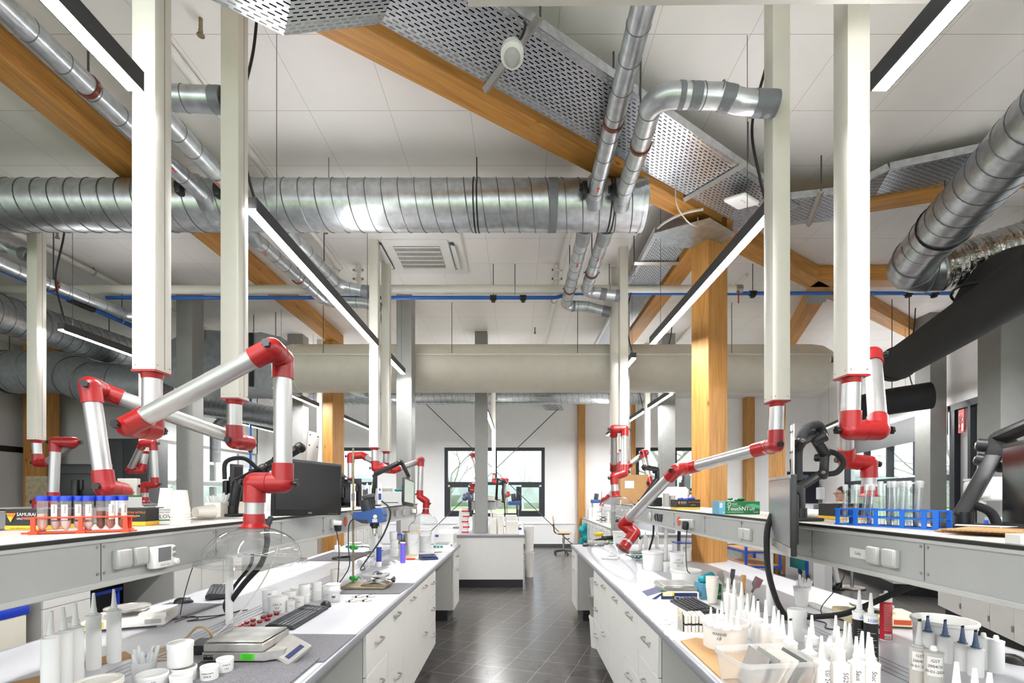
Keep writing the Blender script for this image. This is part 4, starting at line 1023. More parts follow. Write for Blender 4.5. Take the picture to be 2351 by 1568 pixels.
# neighbouring left bench
worktop('white worktop of the neighbouring bench at far left', -5.32, -3.8, .6, 6.5, panel=False)
shelf('grey service shelf of the neighbouring bench at far left', -4.55, .6, 6.2, 1)
mb = MB(); mb.box((-4.6, 3.6, .43), (.1, 5.6, .86)); simple('modesty_board', 'dark grey back panel under the neighbouring left bench', 'panel', mb, 'cabinet_dark')
cabinet('white drawer unit under the neighbouring left bench behind the white cartridges', Mleft(-3.83, 3.9), .44, [(.66, .865, 'd'), (.4, .66, 'd'), (.13, .4, 'd')])
cabinet('white double door unit of the neighbouring left bench seen beneath the shelf', Mleft(-3.83, 5.4), .46, C1)
cabinet('white cupboard of the neighbouring left bench, second from its far end', Mleft(-3.83, 5.87), .42, C1)
cabinet('white drawer cupboard at the far end of the neighbouring left bench', Mleft(-3.83, 6.3), .42, DC)
t = thing('storage_box', 'beige machine box with blue top and bottom bands under the far left bench', 'box', (-4.1, 3.4, 0))
mb = MB(); mb.box((-4.1, 3.35, .45), (.5, .9, .42), b=.02); mb.build('body', 'ivory', t, world=True)
mb = MB(); mb.box((-4.1, 3.35, .69), (.52, .92, .07), b=.01); mb.box((-4.1, 3.35, .2), (.52, .92, .1), b=.01); mb.box((-4.1, 3.35, .08), (.4, .8, .16)); mb.build('band', 'cap_blue', t, world=True)
mb = MB(); mb.box((-3.849, 3.62, .36), (.004, .11, .05)); mb.build('label_plate', 'cabinet_grey', t, world=True)
t = thing('stool_rail', 'blue metal rail in the dark knee space of the neighbouring left bench', 'rail', (-3.9, 4.9, .0))
mb = MB(); mb.box((-4.1, 4.7, .62), (.03, .6, .03)); mb.build('rail', 'cap_blue', t, world=True)
mb = MB(); mb.box((-4.1, 4.45, .3), (.03, .03, .61)); mb.box((-4.1, 4.95, .3), (.03, .03, .61)); mb.build('leg', 'cap_blue', t, world=True)
# rotated right-hand benches
dC = Vector((-.36, -.933, 0)); nC = Vector((.933, -.36, 0))
C0 = Vector((5.53, 6.36, 0))
k = 0.0
labs = ('grey-white end cupboard of the rotated bench at right, farthest of the row', 'grey-white cupboard in the rotated bench row at right, second from its far end', 'grey-white cupboard with a bow handle in the rotated bench at right', 'grey-white cupboard at the right edge of the frame in the rotated bench', 'grey-white cupboard of the rotated bench just outside the right edge')
for w_, lab, fr in zip((.617, .617, .432, .62, .6), labs, (C1, C1, C1, C1, C1)):
    cabinet(lab, frame(dC, nC, (0, 0, 1), C0 + dC * k), w_, fr, z1=.865, hinge=True); k += w_ + .002
b = MB(); M = frame(dC, nC, (0, 0, 1), C0); b.box((1.45, .3, .885), (2.96, .64, .03), b=.004); b.v = [M @ v for v in b.v]
simple('worktop', 'white worktop of the rotated bench at the right', 'worktop', b, 'worktop_white', 'white laboratory worktops')
t = thing('bench_cabinet', 'pale bench end with deep black plinth farther right behind the shoe', 'cabinet', (6.2, 8.6, 0), 0, 'far bench bases')
M = frame((.33, .944, 0), (.944, -.33, 0), (0, 0, 1), (5.9, 7.62, 0))
mb = MB(); mb.box((1.5, .42, .53), (3.0, .8, .7), b=.002, seg=1); mb.v = [M @ v for v in mb.v]; mb.build('body', 'cabinet_white', t, world=True)
mb = MB(); mb.box((1.5, .42, .1), (2.96, .78, .2)); mb.v = [M @ v for v in mb.v]; mb.build('plinth', 'kick_black', t, world=True)
mb = MB(); mb.box((1.5, .42, .9), (3.06, .86, .035), b=.004); mb.v = [M @ v for v in mb.v]
mb.build('worktop', 'worktop_white', t, world=True)
t = thing('tall_cabinet', 'dark grey tall cupboard against the left wall behind the nearest cream ducts', 'cupboard', (-7.4, 9.4, 0))
mb = MB(); mb.box((-7.45, 9.4, 1.32), (.95, .5, 2.64), b=.004); mb.build('body', 'cabinet_dark', t, world=True)
for x in (-7.69, -7.215):
    mb = MB(); mb.box((x, 9.14, 1.35), (.468, .02, 2.5), b=.002); d0 = mb.build('door', 'cabinet_dark', t, world=True)
    mb = MB(); mb.box((x + (.18 if x < -7.5 else -.18), 9.12, 1.3), (.02, .02, .2), b=.004); mb.build('handle', 'brushed', d0, world=True)
mb = MB(); mb.box((-4.55, 8.9, 1.25), (2.2, .05, .7)); 
# ================================================================ extraction arms
TUBE_R = .0365
def star(mb, c, d, r=.017, h=.02):
    M = along(c, Vector(c) + Vector(d))
    pts = []
    for i in range(18):
        a = i * 2 * math.pi / 18; rr = r * (1.0 if i % 3 else .8); pts.append((rr * math.cos(a), rr * math.sin(a)))
    mb.prism(pts, h * .6, M @ TR(0, 0, h * .5)); mb.cyl((0, 0, 0), r * .45, h * .6, 10, M)
def fume_arm(label, T0, joints, E, hood='dome', hood_r=.19, hood_h=.125, r=TUBE_R, group='red and silver extraction arms', knobs=True, dots=True):
    """T0: top of the first tube; joints: (a, b) pivot ends in order; E: end of the last tube"""
    T0 = Vector(T0); E = Vector(E); J = [(Vector(a), Vector(b)) for a, b in joints]
    t = thing('fume_extractor', label, 'extraction arm', T0, 0, group)
    ends = [T0] + [p for j in J for p in j] + [E]
    st = r * 2.25
    for i in range(0, len(ends), 2):
        a, c = ends[i], ends[i + 1]; d = (c - a); L = d.length
        if L < 1e-4: continue
        d.normalize()
        a2 = a + d * (st * .9 if i else 0); c2 = c - d * (st * .9 if i < len(ends) - 2 else 0)
        mb = MB(); mb.tube([a2, c2], r, 32); mb.build('tube', 'alu_tube', t, world=True)
    for i, (a, b) in enumerate(J):
        din = (a - ends[2 * i]).normalized(); dout = (ends[2 * i + 3] - b).normalized(); ax = (b - a).normalized()
        mb = MB(); R1 = r * 1.19
        mb.tube([a - din * st, a], R1 * .97, 32); mb.tube([b, b + dout * st], R1 * .97, 32)
        mb.tube([a, b], R1, 32, cap=False)
        Q = along(a, b); mb.ball((0, 0, 0), R1, 32, M=Q); mb.ball((0, 0, 0), R1, 32, M=TR(*b) @ Q.to_3x3().to_4x4())
        m = (a + b) / 2; mb.tube([m - ax * .003, m - ax * .0015, m + ax * .0015, m + ax * .003], [R1, R1 * 1.045, R1 * 1.045, R1], 32)
        el = mb.build('elbow_joint', 'red_plastic', t, world=True, ang=50)
        if knobs:
            mb = MB(); star(mb, a - ax * R1 * .96, -ax); star(mb, b + ax * R1 * .96, ax); mb.build('knob', 'black_plastic', el, world=True)
    # hood
    d = (E - ends[-2]).normalized(); M = along(E - d * .02, E + d)
    mb = MB(); mb.lathe([(r * 1.08, -.02), (r * 1.14, .0), (r * 1.14, .02), (r * 1.3, .026), (r * 1.55, .034), (r * 1.55, .038), (r * .9, .038)], (0, 0, 0), 32, M); mb.build('hood_collar', 'red_plastic', t, world=True)
    if hood:
        M2 = M @ TR(0, 0, .036); mb = MB(); n = 10; pr = []
        a0 = math.asin(r * .9 / hood_r)
        for i in range(n + 1):
            a = a0 + (math.pi / 2 - a0) * i / n; pr.append((hood_r * math.sin(a), hood_h * (math.cos(a0) - math.cos(a)) / math.cos(a0)))
        pr += [(hood_r * 1.0, hood_h + .008), (hood_r * 1.13, hood_h + .013), (hood_r * 1.16, hood_h + .022), (hood_r * 1.12, hood_h + .024), (hood_r * .985, hood_h + .016)]
        mb.lathe(pr, (0, 0, 0), 48, M2); mb.build('clear_hood', 'acrylic', t, world=True)
    return t
V = Vector
fume_arm('nearest extraction arm, its long tube rising to the right, with the big clear dome', (-1.534, 2.03, 2.09),
         [(V((-1.534, 2.03, 1.868)), V((-1.545, 1.92, 1.868))), (V((-.975, 1.92, 2.175)), V((-.985, 2.03, 2.165))), (V((-.985, 2.03, 1.645)), V((-1.102, 2.03, 1.645)))], (-1.106, 2.03, 1.475), hood_r=.185)
fume_arm('left extraction arm crossing behind, coming down beside the rack of blue-capped tubes', (-1.533, 2.62, 2.09),
         [(V((-1.533, 2.62, 1.885)), V((-1.525, 2.735, 1.885))), (V((-2.03, 2.36, 2.10)), V((-1.985, 2.245, 2.10))), (V((-1.915, 2.245, 1.625)), V((-1.93, 2.36, 1.61)))], (-2.02, 2.5, 1.50), hood=None)
fume_arm('extraction arm at the far left edge over the neighbouring bench', (-4.585, 4.61, 2.09),
         [(V((-4.575, 4.61, 1.895)), V((-4.46, 4.6, 1.895))), (V((-3.72, 4.05, 2.03)), V((-3.85, 4.03, 2.03))), (V((-3.87, 4.03, 1.53)), V((-3.99, 4.03, 1.53)))], (-3.99, 4.03, 1.36), group='red and silver extraction arms')
fume_arm('extraction arm behind the nearest left one, reaching down by the paper cups', (-4.5, 5.85, 2.09),
         [(V((-4.53, 5.83, 1.878)), V((-4.65, 5.8, 1.878))), (V((-4.26, 5.5, 2.17)), V((-4.14, 5.5, 2.17))), (V((-4.12, 5.5, 1.70)), V((-4.24, 5.5, 1.69)))], (-4.24, 5.5, 1.52), hood_r=.17)
fume_arm('middle left extraction arm bent to the left behind the stirrer stand', (-1.586, 5.37, 2.09),
         [(V((-1.58, 5.37, 1.88)), V((-1.47, 5.42, 1.875))), (V((-1.80, 5.62, 2.045)), V((-1.93, 5.6, 2.035))), (V((-1.93, 5.6, 1.70)), V((-1.85, 5.55, 1.69)))], (-1.85, 5.55, 1.56), hood=None)
fume_arm('middle left extraction arm reaching right over the paint tins with a clear dome', (-1.59, 5.86, 2.09),
         [(V((-1.60, 5.86, 1.89)), V((-1.52, 5.94, 1.885))), (V((-1.25, 6.3, 2.03)), V((-1.235, 6.19, 2.03))), (V((-1.25, 6.19, 1.56)), V((-1.165, 6.19, 1.50)))], (-1.175, 6.19, 1.36), hood_r=.16, hood_h=.11)
fume_arm('nearest right extraction arm folded into an S behind the blue tube rack', (1.457, 2.11, 2.09),
         [(V((1.452, 2.11, 1.876)), V((1.575, 2.11, 1.876))), (V((1.80, 2.45, 2.30)), V((1.695, 2.5, 2.30))), (V((1.872, 2.75, 1.785)), V((2.0, 2.75, 1.772)))], (2.0, 2.75, 1.60), hood=None)
fume_arm('long extraction arm stretched out with a tilted clear dome near the right bench edge', (1.438, 2.68, 2.09),
         [(V((1.432, 2.68, 1.868)), V((1.44, 2.79, 1.868))), (V((1.145, 3.26, 1.768)), V((1.05, 3.19, 1.755))), (V((.80, 3.65, 1.365)), V((.872, 3.60, 1.308)))], (.785, 3.56, 1.205), hood_r=.185)
fume_arm('right middle extraction arm with two upright tubes side by side and a clear dome', (1.229, 5.62, 2.09),
         [(V((1.20, 5.6, 1.885)), V((1.08, 5.42, 1.87))), (V((1.015, 5.1, 2.28)), V((1.13, 5.1, 2.28))), (V((1.10, 4.98, 1.81)), V((.99, 4.96, 1.775)))], (1.005, 4.95, 1.585), hood_r=.175)
fume_arm('right middle extraction arm reaching back with a red elbow behind the long arm', (1.225, 6.12, 2.09),
         [(V((1.25, 6.12, 1.90)), V((1.37, 6.14, 1.93))), (V((1.63, 6.15, 2.12)), V((1.57, 6.05, 2.11))), (V((1.62, 5.9, 1.72)), V((1.70, 5.98, 1.70)))], (1.70, 5.98, 1.60), hood=None)
fume_arm('far extraction arm left of the central grey column', (-.62, 9.0, 2.09),
         [(V((-.63, 9.02, 1.88)), V((-.74, 9.03, 1.88))), (V((-.86, 9.3, 2.34)), V((-.77, 9.25, 2.34))), (V((-.77, 9.25, 1.76)), V((-.86, 9.2, 1.76)))], (-.86, 9.2, 1.63), hood=None)
fume_arm('far extraction arm right of the central grey column in front of the window', (-.6, 12.25, 2.09),
         [(V((-.6, 12.25, 1.9)), V((-.5, 12.15, 1.88))), (V((-.36, 11.5, 1.94)), V((-.26, 11.45, 1.93))), (V((-.22, 11.4, 1.56)), V((-.3, 11.35, 1.54)))], (-.33, 11.3, 1.42), hood=None)
fume_arm('small far extraction arm left of the clear dome over the far right bench', (2.46, 9.17, 2.09),
         [(V((2.46, 9.17, 1.9)), V((2.36, 9.22, 1.88))), (V((2.1, 9.9, 1.78)), V((2.02, 9.85, 1.75))), (V((1.80, 9.8, 1.5)), V((1.75, 9.9, 1.47)))], (1.72, 9.9, 1.36), hood=None)

# ================================================================ screens and their arms
def monitor(label, M, w, h, parts=('black_plastic', 'screen_dark'), lower=.035, logo=None, stand=None):
    """M: origin at the centre of the front, x to the right seen from the front, z up, y away from the viewer"""
    t = thing('monitor', label, 'monitor', group='computer screens', M=M)
    mb = MB(); mb.box((0, .011, 0), (w, .022, h), b=.005); mb.box((0, .03, -.02), (w * .7, .03, h * .65), b=.012); mb.build('case', 'black_plastic', t)
    mb = MB(); mb.box((0, -.0006, lower / 2 - .008), (w - .028, .0012, h - .018 - lower)); mb.build('screen', parts[1], t)
    if parts[0] != 'black_plastic':
        for bz, bh in ((-h / 2 + lower / 2, lower - .003), (h / 2 - .008, .014)): mb = MB(); mb.box((0, -.001, bz), (w - .01, .0016, bh)); mb.build('bezel', parts[0], t)
    mb = MB(); mb.box((0, .05, 0), (.1, .02, .1), b=.004); mb.build('mount_plate', 'black_plastic', t)
    mb = MB()
    for i in range(5): mb.box((w * .3 + i * .014, -.001, -h / 2 + .01), (.006, .002, .002))
    mb.build('button', 'cabinet_grey', t)
    if stand:
        z = stand - M[2][3]; mb = MB(); mb.box((0, .075, (z + .05) / 2), (.05, .03, .05 - z), b=.008); mb.box((0, .06, z + .008), (.2, .16, .014), b=.005); mb.build('stand', 'black_plastic', t)
    if logo: mb = MB(); mb.text(logo, .012, TR(0, -.0016, -h / 2 + .012) @ STAND, align='CENTER'); mb.build('lettering', 'text_white', t)
    return t
def face(o, right, tilt=0.0, roll=0.0):
    x = Vector(right).normalized(); z = Vector((0, 0, 1)); y = z.cross(x).normalized()
    return frame(x, y, z, o) @ RX(tilt) @ RY(roll)
monitor('big black monitor hanging at the left shelf edge, lettered ASUS', face((-1.225, 2.86, 1.632), (.203, .45, 0), 0, 1.5), .50, .325, logo='ASUS')
monitor('monitor with grey shining screen turned sideways in front of the right shelf', face((1.137, 2.105, 1.515), (-.16, -.47, 0), 0, 0), .50, .32, ('brushed', 'screen_grey'))
monitor('thin monitor seen almost edge-on at the far end of the left shelf', face((-1.13, 5.05, 1.61), (.013, .42, 0), 0, 4), .40, .28, ('black_plastic', 'screen_light'))
monitor('black monitor back behind the sunlit timber post on the left shelf', face((-1.66, 4.6, 1.61), (-.42, .1, 0)), .40, .26, stand=1.472)
monitor('dark monitor back of the neighbouring left bench behind the red arm elbow', face((-4.15, 4.6, 1.68), (-.5, -.05, 0)), .56, .40, stand=1.472)
monitor('dark screen cut off by the right edge of the frame on the right shelf', face((1.60, 1.50, 1.62), (-.25, -.45, 0)), .50, .31)
monitor('narrow black screen seen edge-on between the window and the nearest left arm', face((-1.72, 2.98, 1.63), (.05, .5, 0)), .10, .30, stand=1.472)
monitor('dark tilted screen behind the elbow of the long right arm', face((2.0, 5.7, 1.68), (.3, .4, 0), 0, 6), .25, .3, stand=1.472 if False else .902)
monitor('grey screen on the far right bench seen from behind', face((2.25, 10.0, 1.62), (.4, .2, 0), 0, 6), .42, .32, stand=1.472)
monitor('black screen edge over the far centre bench beside the far red arm', face((-.25, 9.5, 1.62), (.03, .5, 0)), .4, .36)
def screen_arm(label, segs, base=None, m='black_plastic', r=.02, pts=(), plate=None):
    t = thing('monitor_mount', label, 'monitor arm', segs[0][0], 0, 'black monitor arms')
    for i, (a, c, wd, hh) in enumerate(segs):
        a, c = V(a), V(c); mb = MB(); M = along(a, c); L = (c - a).length
        mb.box((0, 0, L / 2), (wd, hh, L + wd * .6), b=min(wd, hh) * .3); mb.v = [M @ v for v in mb.v]; mb.build('arm_link', m, t, world=True)
        mb = MB(); mb.cyl((0, 0, -hh * .56), wd * .5, hh * 1.12, 18, along(c, c + V((M[0][1], M[1][1], M[2][1]))), b=.004); mb.build('pivot', m, t, world=True)
        mb = MB(); mb.cyl((0, 0, -hh * .6), wd * .25, hh * 1.2, 12, along(c, c + V((M[0][1], M[1][1], M[2][1])))); mb.build('pivot_bolt', 'brushed', t, world=True)
    if base: 
        mb = MB(); mb.box((base[0], base[1], base[2] + .008), (.16, .12, .016), b=.006); mb.cyl((base[0], base[1], base[2] + .01), .03, .05, 18); mb.build('base', m, t, world=True)
    for P, rr in pts:
        mb = MB(); mb.tube(spline(P, 8), rr, 10); mb.build('cable_sleeve', 'black_matte', t, world=True)
    if plate:
        mb = MB(); mb.box((0, 0, 0), plate[1], b=.004); mb.v = [plate[0] @ v for v in mb.v]; mb.build('rail_plate', 'brushed', t, world=True)
        mb = MB()
        for q in (-1, 1):
            for z in (-.42, .2, .42): mb.cyl((q * plate[1][0] * .33, -plate[1][1] * .5 - .003, z * plate[1][2]), .005, .005, 8, RX(90) if False else RX(-90))
        mb.v = [plate[0] @ v for v in mb.v]; mb.build('bolt', 'rod_dark', t, world=True)
    return t
screen_arm('black monitor arm with a tall aluminium plate carrying the big left monitor', [((-1.62, 2.75, 1.5), (-1.60, 2.76, 1.66), .05, .05), ((-1.60, 2.76, 1.66), (-1.48, 2.84, 1.75), .05, .045), ((-1.48, 2.84, 1.75), (-1.30, 2.92, 1.885), .05, .045)], (-1.62, 2.75, 1.4705),
           pts=[([(-1.66, 2.74, 1.68), (-1.65, 2.74, 1.78), (-1.56, 2.76, 1.80), (-1.5, 2.8, 1.74)], .012)], plate=(face((-1.245, 2.93, 1.83), (.203, .45, 0), 0, 6), (.09, .006, .29)))
screen_arm('black monitor arm with looping sleeve carrying the right sideways monitor', [((1.345, 2.3, 1.5), (1.345, 2.3, 1.63), .04, .04), ((1.345, 2.3, 1.63), (1.445, 2.28, 1.70), .036, .036), ((1.445, 2.28, 1.70), (1.45, 2.28, 1.79), .038, .038), ((1.45, 2.28, 1.79), (1.36, 2.22, 1.87), .05, .05), ((1.36, 2.22, 1.87), (1.23, 2.12, 1.82), .04, .04)], (1.345, 2.3, 1.4705),
           pts=[([(1.235, 2.13, 1.66), (1.238, 2.13, 1.80), (1.29, 2.16, 1.89), (1.37, 2.2, 1.91), (1.41, 2.22, 1.86)], .019), ([(1.44, 2.26, 1.80), (1.50, 2.27, 1.785), (1.53, 2.27, 1.745), (1.50, 2.27, 1.70), (1.45, 2.28, 1.69)], .013),
                ([(1.20, 2.12, 1.75), (1.205, 2.12, 1.6), (1.205, 2.12, 1.45), (1.2, 2.1, 1.37), (1.17, 2.06, 1.40), (1.18, 2.08, 1.46)], .006)], plate=(face((1.195, 2.1, 1.70), (-.16, -.47, 0)), (.055, .008, .40)))
screen_arm('big black monitor arm standing on the right shelf near the frame edge', [((1.69, 1.84, 1.52), (1.815, 1.84, 1.745), .045, .05), ((1.815, 1.84, 1.745), (1.83, 1.84, 1.81), .05, .055), ((1.83, 1.84, 1.81), (1.82, 1.60, 1.88), .05, .05), ((1.82, 1.6, 1.88), (1.70, 1.50, 1.72), .04, .04)], (1.70, 1.84, 1.4705),
           pts=[([(1.86, 1.83, 1.80), (1.90, 1.82, 1.74), (1.88, 1.82, 1.70), (1.82, 1.83, 1.70)], .02), ([(1.72, 1.83, 1.56), (1.78, 1.82, 1.53), (1.80, 1.81, 1.474)], .016)])
screen_arm('black monitor arm reaching over the boxes at the far end of the left shelf', [((-1.50, 5.0, 1.5), (-1.47, 5.0, 1.80), .035, .035), ((-1.47, 5.0, 1.80), (-1.20, 5.0, 1.93), .045, .045), ((-1.20, 5.0, 1.93), (-1.14, 5.06, 1.78), .035, .035)], (-1.50, 5.0, 1.4705))
screen_arm('black monitor arm bent in front of the cardboard box on the right shelf', [((1.36, 5.35, 1.5), (1.56, 5.4, 1.76), .045, .045), ((1.56, 5.4, 1.76), (1.56, 5.4, 1.87), .045, .045), ((1.56, 5.4, 1.87), (1.38, 5.3, 1.89), .05, .05)], (1.36, 5.35, 1.4705))
screen_arm('small black clamp arm behind the stirrer on the left shelf', [((-1.75, 4.5, 1.5), (-1.74, 4.5, 1.85), .03, .03), ((-1.74, 4.5, 1.85), (-1.60, 4.5, 1.74), .035, .04)], (-1.75, 4.5, 1.4705), pts=[([(-1.62, 4.5, 1.72), (-1.52, 4.5, 1.68), (-1.5, 4.5, 1.62)], .02)])
screen_arm('tangle of black screen arm and cables over the far centre bench', [((-.42, 9.6, 1.5), (-.4, 9.6, 1.9), .04, .04), ((-.4, 9.6, 1.9), (-.22, 9.55, 1.82), .04, .04)], (-.42, 9.6, 1.4705), pts=[([(-.3, 9.5, 1.85), (-.28, 9.5, 1.6), (-.25, 9.5, 1.35), (-.24, 9.5, 1.15)], .012)])
# ================================================================ small things: builders
WT, ST = .9, 1.4705
def lathe_thing(name, label, cat, loc, parts, group=None, rz=0, n=24):
    """parts: (part name, material, profile)"""
    t = thing(name, label, cat, loc, rz, group)
    for pn, m, pr in parts:
        mb = MB(); mb.lathe(pr, (0, 0, 0), n); mb.build(pn, m, t)
    return t
def writing(t, text, r, z, ang, size, m='ink', shear=.25, name='lettering', vert=False):
    mb = MB()
    if vert: mb.text(text, size, frame((0, 0, -1), (1, 0, 0), (0, -1, 0), (0, -r - .0006, z)))
    else: mb.text(text, size, TR(0, 0, z), shear, 'CENTER', wrap=r + .0006)
    mb.v = [RZ(ang) @ v for v in mb.v]
    return mb.build(name, m, t)
def jar(label, loc, r, h, text=None, ang=20, lid=True, group='white screw-top jars', m='white_plastic', name='jar', z0=0, open_in=None):
    t = thing(name, label, 'jar', loc, 0, group)
    hb = h * .78 if lid else h
    mb = MB()
    if lid: mb.lathe([(0, 0), (r * .9, 0), (r * .95, .004), (r * .95, hb), (0, hb)])
    else: mb.lathe([(0, 0), (r * .92, 0), (r * .96, .004), (r * .96, h * .8), (r, h * .82), (r, h - .002), (r * .97, h), (r * .93, h), (r * .92, h * .5), (0, h * .45)])
    mb.build('body', m, t)
    if lid:
        mb = MB(); mb.lathe([(0, hb), (r, hb), (r, h - .003), (r - .003, h), (r * .9, h), (r * .88, h - .002), (0, h - .002)]); mb.build('lid', m, t)
    if open_in:
        mb = MB(); mb.cyl((0, 0, h * .55), r * .9, .004, 20); mb.build('contents', open_in, t)
    if text:
        for i, s in enumerate(text.split('|')): writing(t, s, r * .97, h * .5 - i * r * .4, ang, r * .36)
    return t
def nozzle_profile(h, r=.0095, cut=True): return [(0, 0), (r * 1.7, 0), (r * 1.7, .004), (r * 1.15, .006), (r * 1.05, h * .28), (r * .92, h * .3), (r * .45, h), (0, h)]
def cartridge(label, loc, nz=.085, group='white sealant cartridges', m='white_plastic', nm='white_plastic', cap=False, h=.215, r=.0245, tip=None, lean=0, name='cartridge', mid=None, text=None, ang=0, tm='ink', tsz=.02, base=None, plate=None):
    t = thing(name, label, 'cartridge', loc, 0, group)
    mb = MB(); mb.lathe([(0, 0), (r * .96, 0), (r * .96, .003), (r, .004), (r, h - .006), (r * 1.05, h - .006), (r * 1.05, h), (r * .9, h + .001), (r * .3, h + .006), (0, h + .006)]); mb.build('body', m, t)
    if mid:
        mb = MB(); mb.lathe([(r * 1.012, mid[0]), (r * 1.012, mid[1])]); mb.build('label_wrap', mid[2], t)
    if cap:
        mb = MB(); mb.lathe([(.009, h + .002), (.009, h + .012), (.0065, h + .02), (0, h + .021)]); mb.build('cap', nm, t)
    elif nz:
        mb = MB(); mb.lathe([(a, b + h + .003) for a, b in nozzle_profile(nz)], n=16)
        if lean: mb.v = [TR(0, 0, h) @ RY(lean) @ TR(0, 0, -h) @ v for v in mb.v]
        o = mb.build('nozzle', nm, t)
        if tip:
            mb = MB(); mb.ball((0, 0, h + nz + .002), .0055, 10); mb.tube([(0, 0, h + nz + .002), (.006, 0, h + nz + .008)], [.003, .001], 6)
            if lean: mb.v = [TR(0, 0, h) @ RY(lean) @ TR(0, 0, -h) @ v for v in mb.v]
            mb.build('cured_tip', tip, o)
    if plate:
        mb = MB(); mb.lathe([(r * 1.015, plate[0]), (r * 1.015, plate[1])], n=12, a0=R(ang - 90 - 50), a1=R(ang - 90 + 50)); mb.build('sticker', 'paper', t)
        for i, s in enumerate(plate[2].split('|')): writing(t, s, r * 1.02, plate[1] - .016 - i * .017, ang, .0125, 'ink', 0)
    if text: writing(t, text, r * 1.005, h * .82, ang, tsz, tm, .2, vert=True)
    return t
def tub(label, loc, r, h, taper=.9, lid=None, m='white_plastic', group='white plastic buckets', text=None, ang=0, name='bucket', rim=.006):
    t = thing(name, label, 'bucket', loc, 0, group)
    mb = MB(); mb.lathe([(0, 0), (r * taper, 0), (r * taper + .002, .004), (r - .004, h * .82), (r, h * .82), (r, h * .86), (r - .003, h * .87), (r + rim * .4, h * .9), (r + rim, h * .93), (r + rim, h - .002), (r + rim - .002, h), (r - .004, h), (r - .006, h * .9), (r * taper - .004, .006), (0, .006)], n=40); mb.build('body', m, t)
    if lid:
        mb = MB(); mb.lathe([(r + rim + .003, h - .012), (r + rim + .003, h + .003), (r + rim, h + .006), (r - .004, h + .006), (r - .008, h + .001), (0, h + .001)], n=40); mb.build('lid', lid, t)
    if text:
        for i, s in enumerate(text.split('|')): writing(t, s, r * .965, h * .62 - i * .022, ang, .022, shear=.4)
    return t
def cup_stack(label, loc, n, up=False, r0=.025, r1=.036, h=.1, group='stacks of white paper cups'):
    t = thing('cup_stack', label, 'cups', loc, 0, group)
    for i in range(n):
        z = i * .011; mb = MB()
        pr = [(r0, h), (r1, .004), (r1 + .002, .003), (r1 + .002, 0), (r1 - .001, 0)]
        if i == n - 1: pr = [(0, h)] + pr
        pr = [(a, z + b) for a, b in pr]
        if up: pr = [(a, n * .011 + h - b) for a, b in pr]
        mb.lathe(pr, n=26); mb.build('cup', 'warm_white', t)
    return t
def box(name, label, cat, c, d, m, rz=0, b=.002, group=None):
    t = thing(name, label, cat, c, R(rz), group)
    mb = MB(); mb.box((0, 0, d[2] / 2), d, b=b, seg=1); mb.build('body', m, t)
    return t
def panel(t, name, m, c, d, **k):
    mb = MB(); mb.box(c, d); return mb.build(name, m, t, **k)
def lettering(t, s, size, M, m='ink', shear=0, align='LEFT', name='lettering'):
    mb = MB(); mb.text(s, size, M, shear, align); return mb.build(name, m, t)
def FRONT(x, y, z): return TR(x, y, z) @ STAND                 # reads on a face that looks to local -y
def SIDE_L(x, y, z): return TR(x, y, z) @ RZ(-90) @ STAND       # on a face that looks to local -x
def keyboard(label, loc, rz, L=.44, Wd=.145, keys='key_grey', base='key_black', tiltx=0):
    """long axis along local x; front edge (space bar) towards local -y"""
    t = thing('keyboard', label, 'keyboard', loc, R(rz), 'keyboards')
    mb = MB(); mb.prism([(-Wd / 2, 0), (Wd / 2, 0), (Wd / 2, .024), (Wd / 2 - .01, .027), (-Wd / 2 + .004, .014), (-Wd / 2, .01)], L, frame((0, 1, 0), (0, 0, 1), (1, 0, 0), (-L / 2, 0, 0))); mb.build('case', base, t)
    mb = MB(); nx = 21
    for j in range(6):
        y = -Wd * .36 + j * Wd * .145
        i = 0
        while i < nx:
            wdt = 6 if (j == 0 and i == 4) else 1
            if i in (15, 19): i += 1; continue
            x = -L * .47 + (i + wdt / 2) * L * .94 / nx
            z = .014 + (y + Wd / 2) * .013 / Wd + .003
            mb.box((x, y, z), (L * .94 / nx * wdt - .003, Wd * .115, .008), b=.0015, seg=1); i += wdt
    mb.build('key_grid', keys, t)
    return t
def mouse(label, loc, rz, m='black_plastic'):
    t = thing('computer_mouse', label, 'mouse', loc, R(rz), 'computer mice')
    mb = MB(); mb.ball((0, 0, 0), 1, 20, (.031, .056, .036)); mb.v = [v for v in mb.v]
    for v in mb.v: v.z = max(v.z, 0.0) * (1 + .25 * v.y / .056 * -1)
    mb.build('shell', m, t)
    mb = MB(); mb.cyl((-.003, .03, .026), .009, .006, 14, RY(90)); mb.build('wheel', 'cabinet_grey', t)
    return t
def cable(label, P, r=.0035, m='black_plastic', group='loose cables', n=8, name='cable'):
    mb = MB(); mb.tube(spline(P, n), r, 8); return simple(name, label, 'cable', mb, m, group)
def sheet(name, label, cat, pts, z, h, m, group=None, jag=0):
    P = [Vector((p[0], p[1])) for p in pts]
    if jag:
        rn2 = random.Random(3); Q = []
        for i, p in enumerate(P):
            q = P[(i + 1) % len(P)]; k = max(1, int((q - p).length / .03))
            for j in range(k): Q.append(p + (q - p) * j / k + Vector((rn2.uniform(-jag, jag), rn2.uniform(-jag, jag))))
        P = Q
    mb = MB(); mb.prism([(p.x, p.y) for p in P], h, TR(0, 0, z)); return simple(name, label, cat, mb, m, group, smooth=False)
def px_poly(L, z): return [on(x, y, z)[:2] for x, y in L]

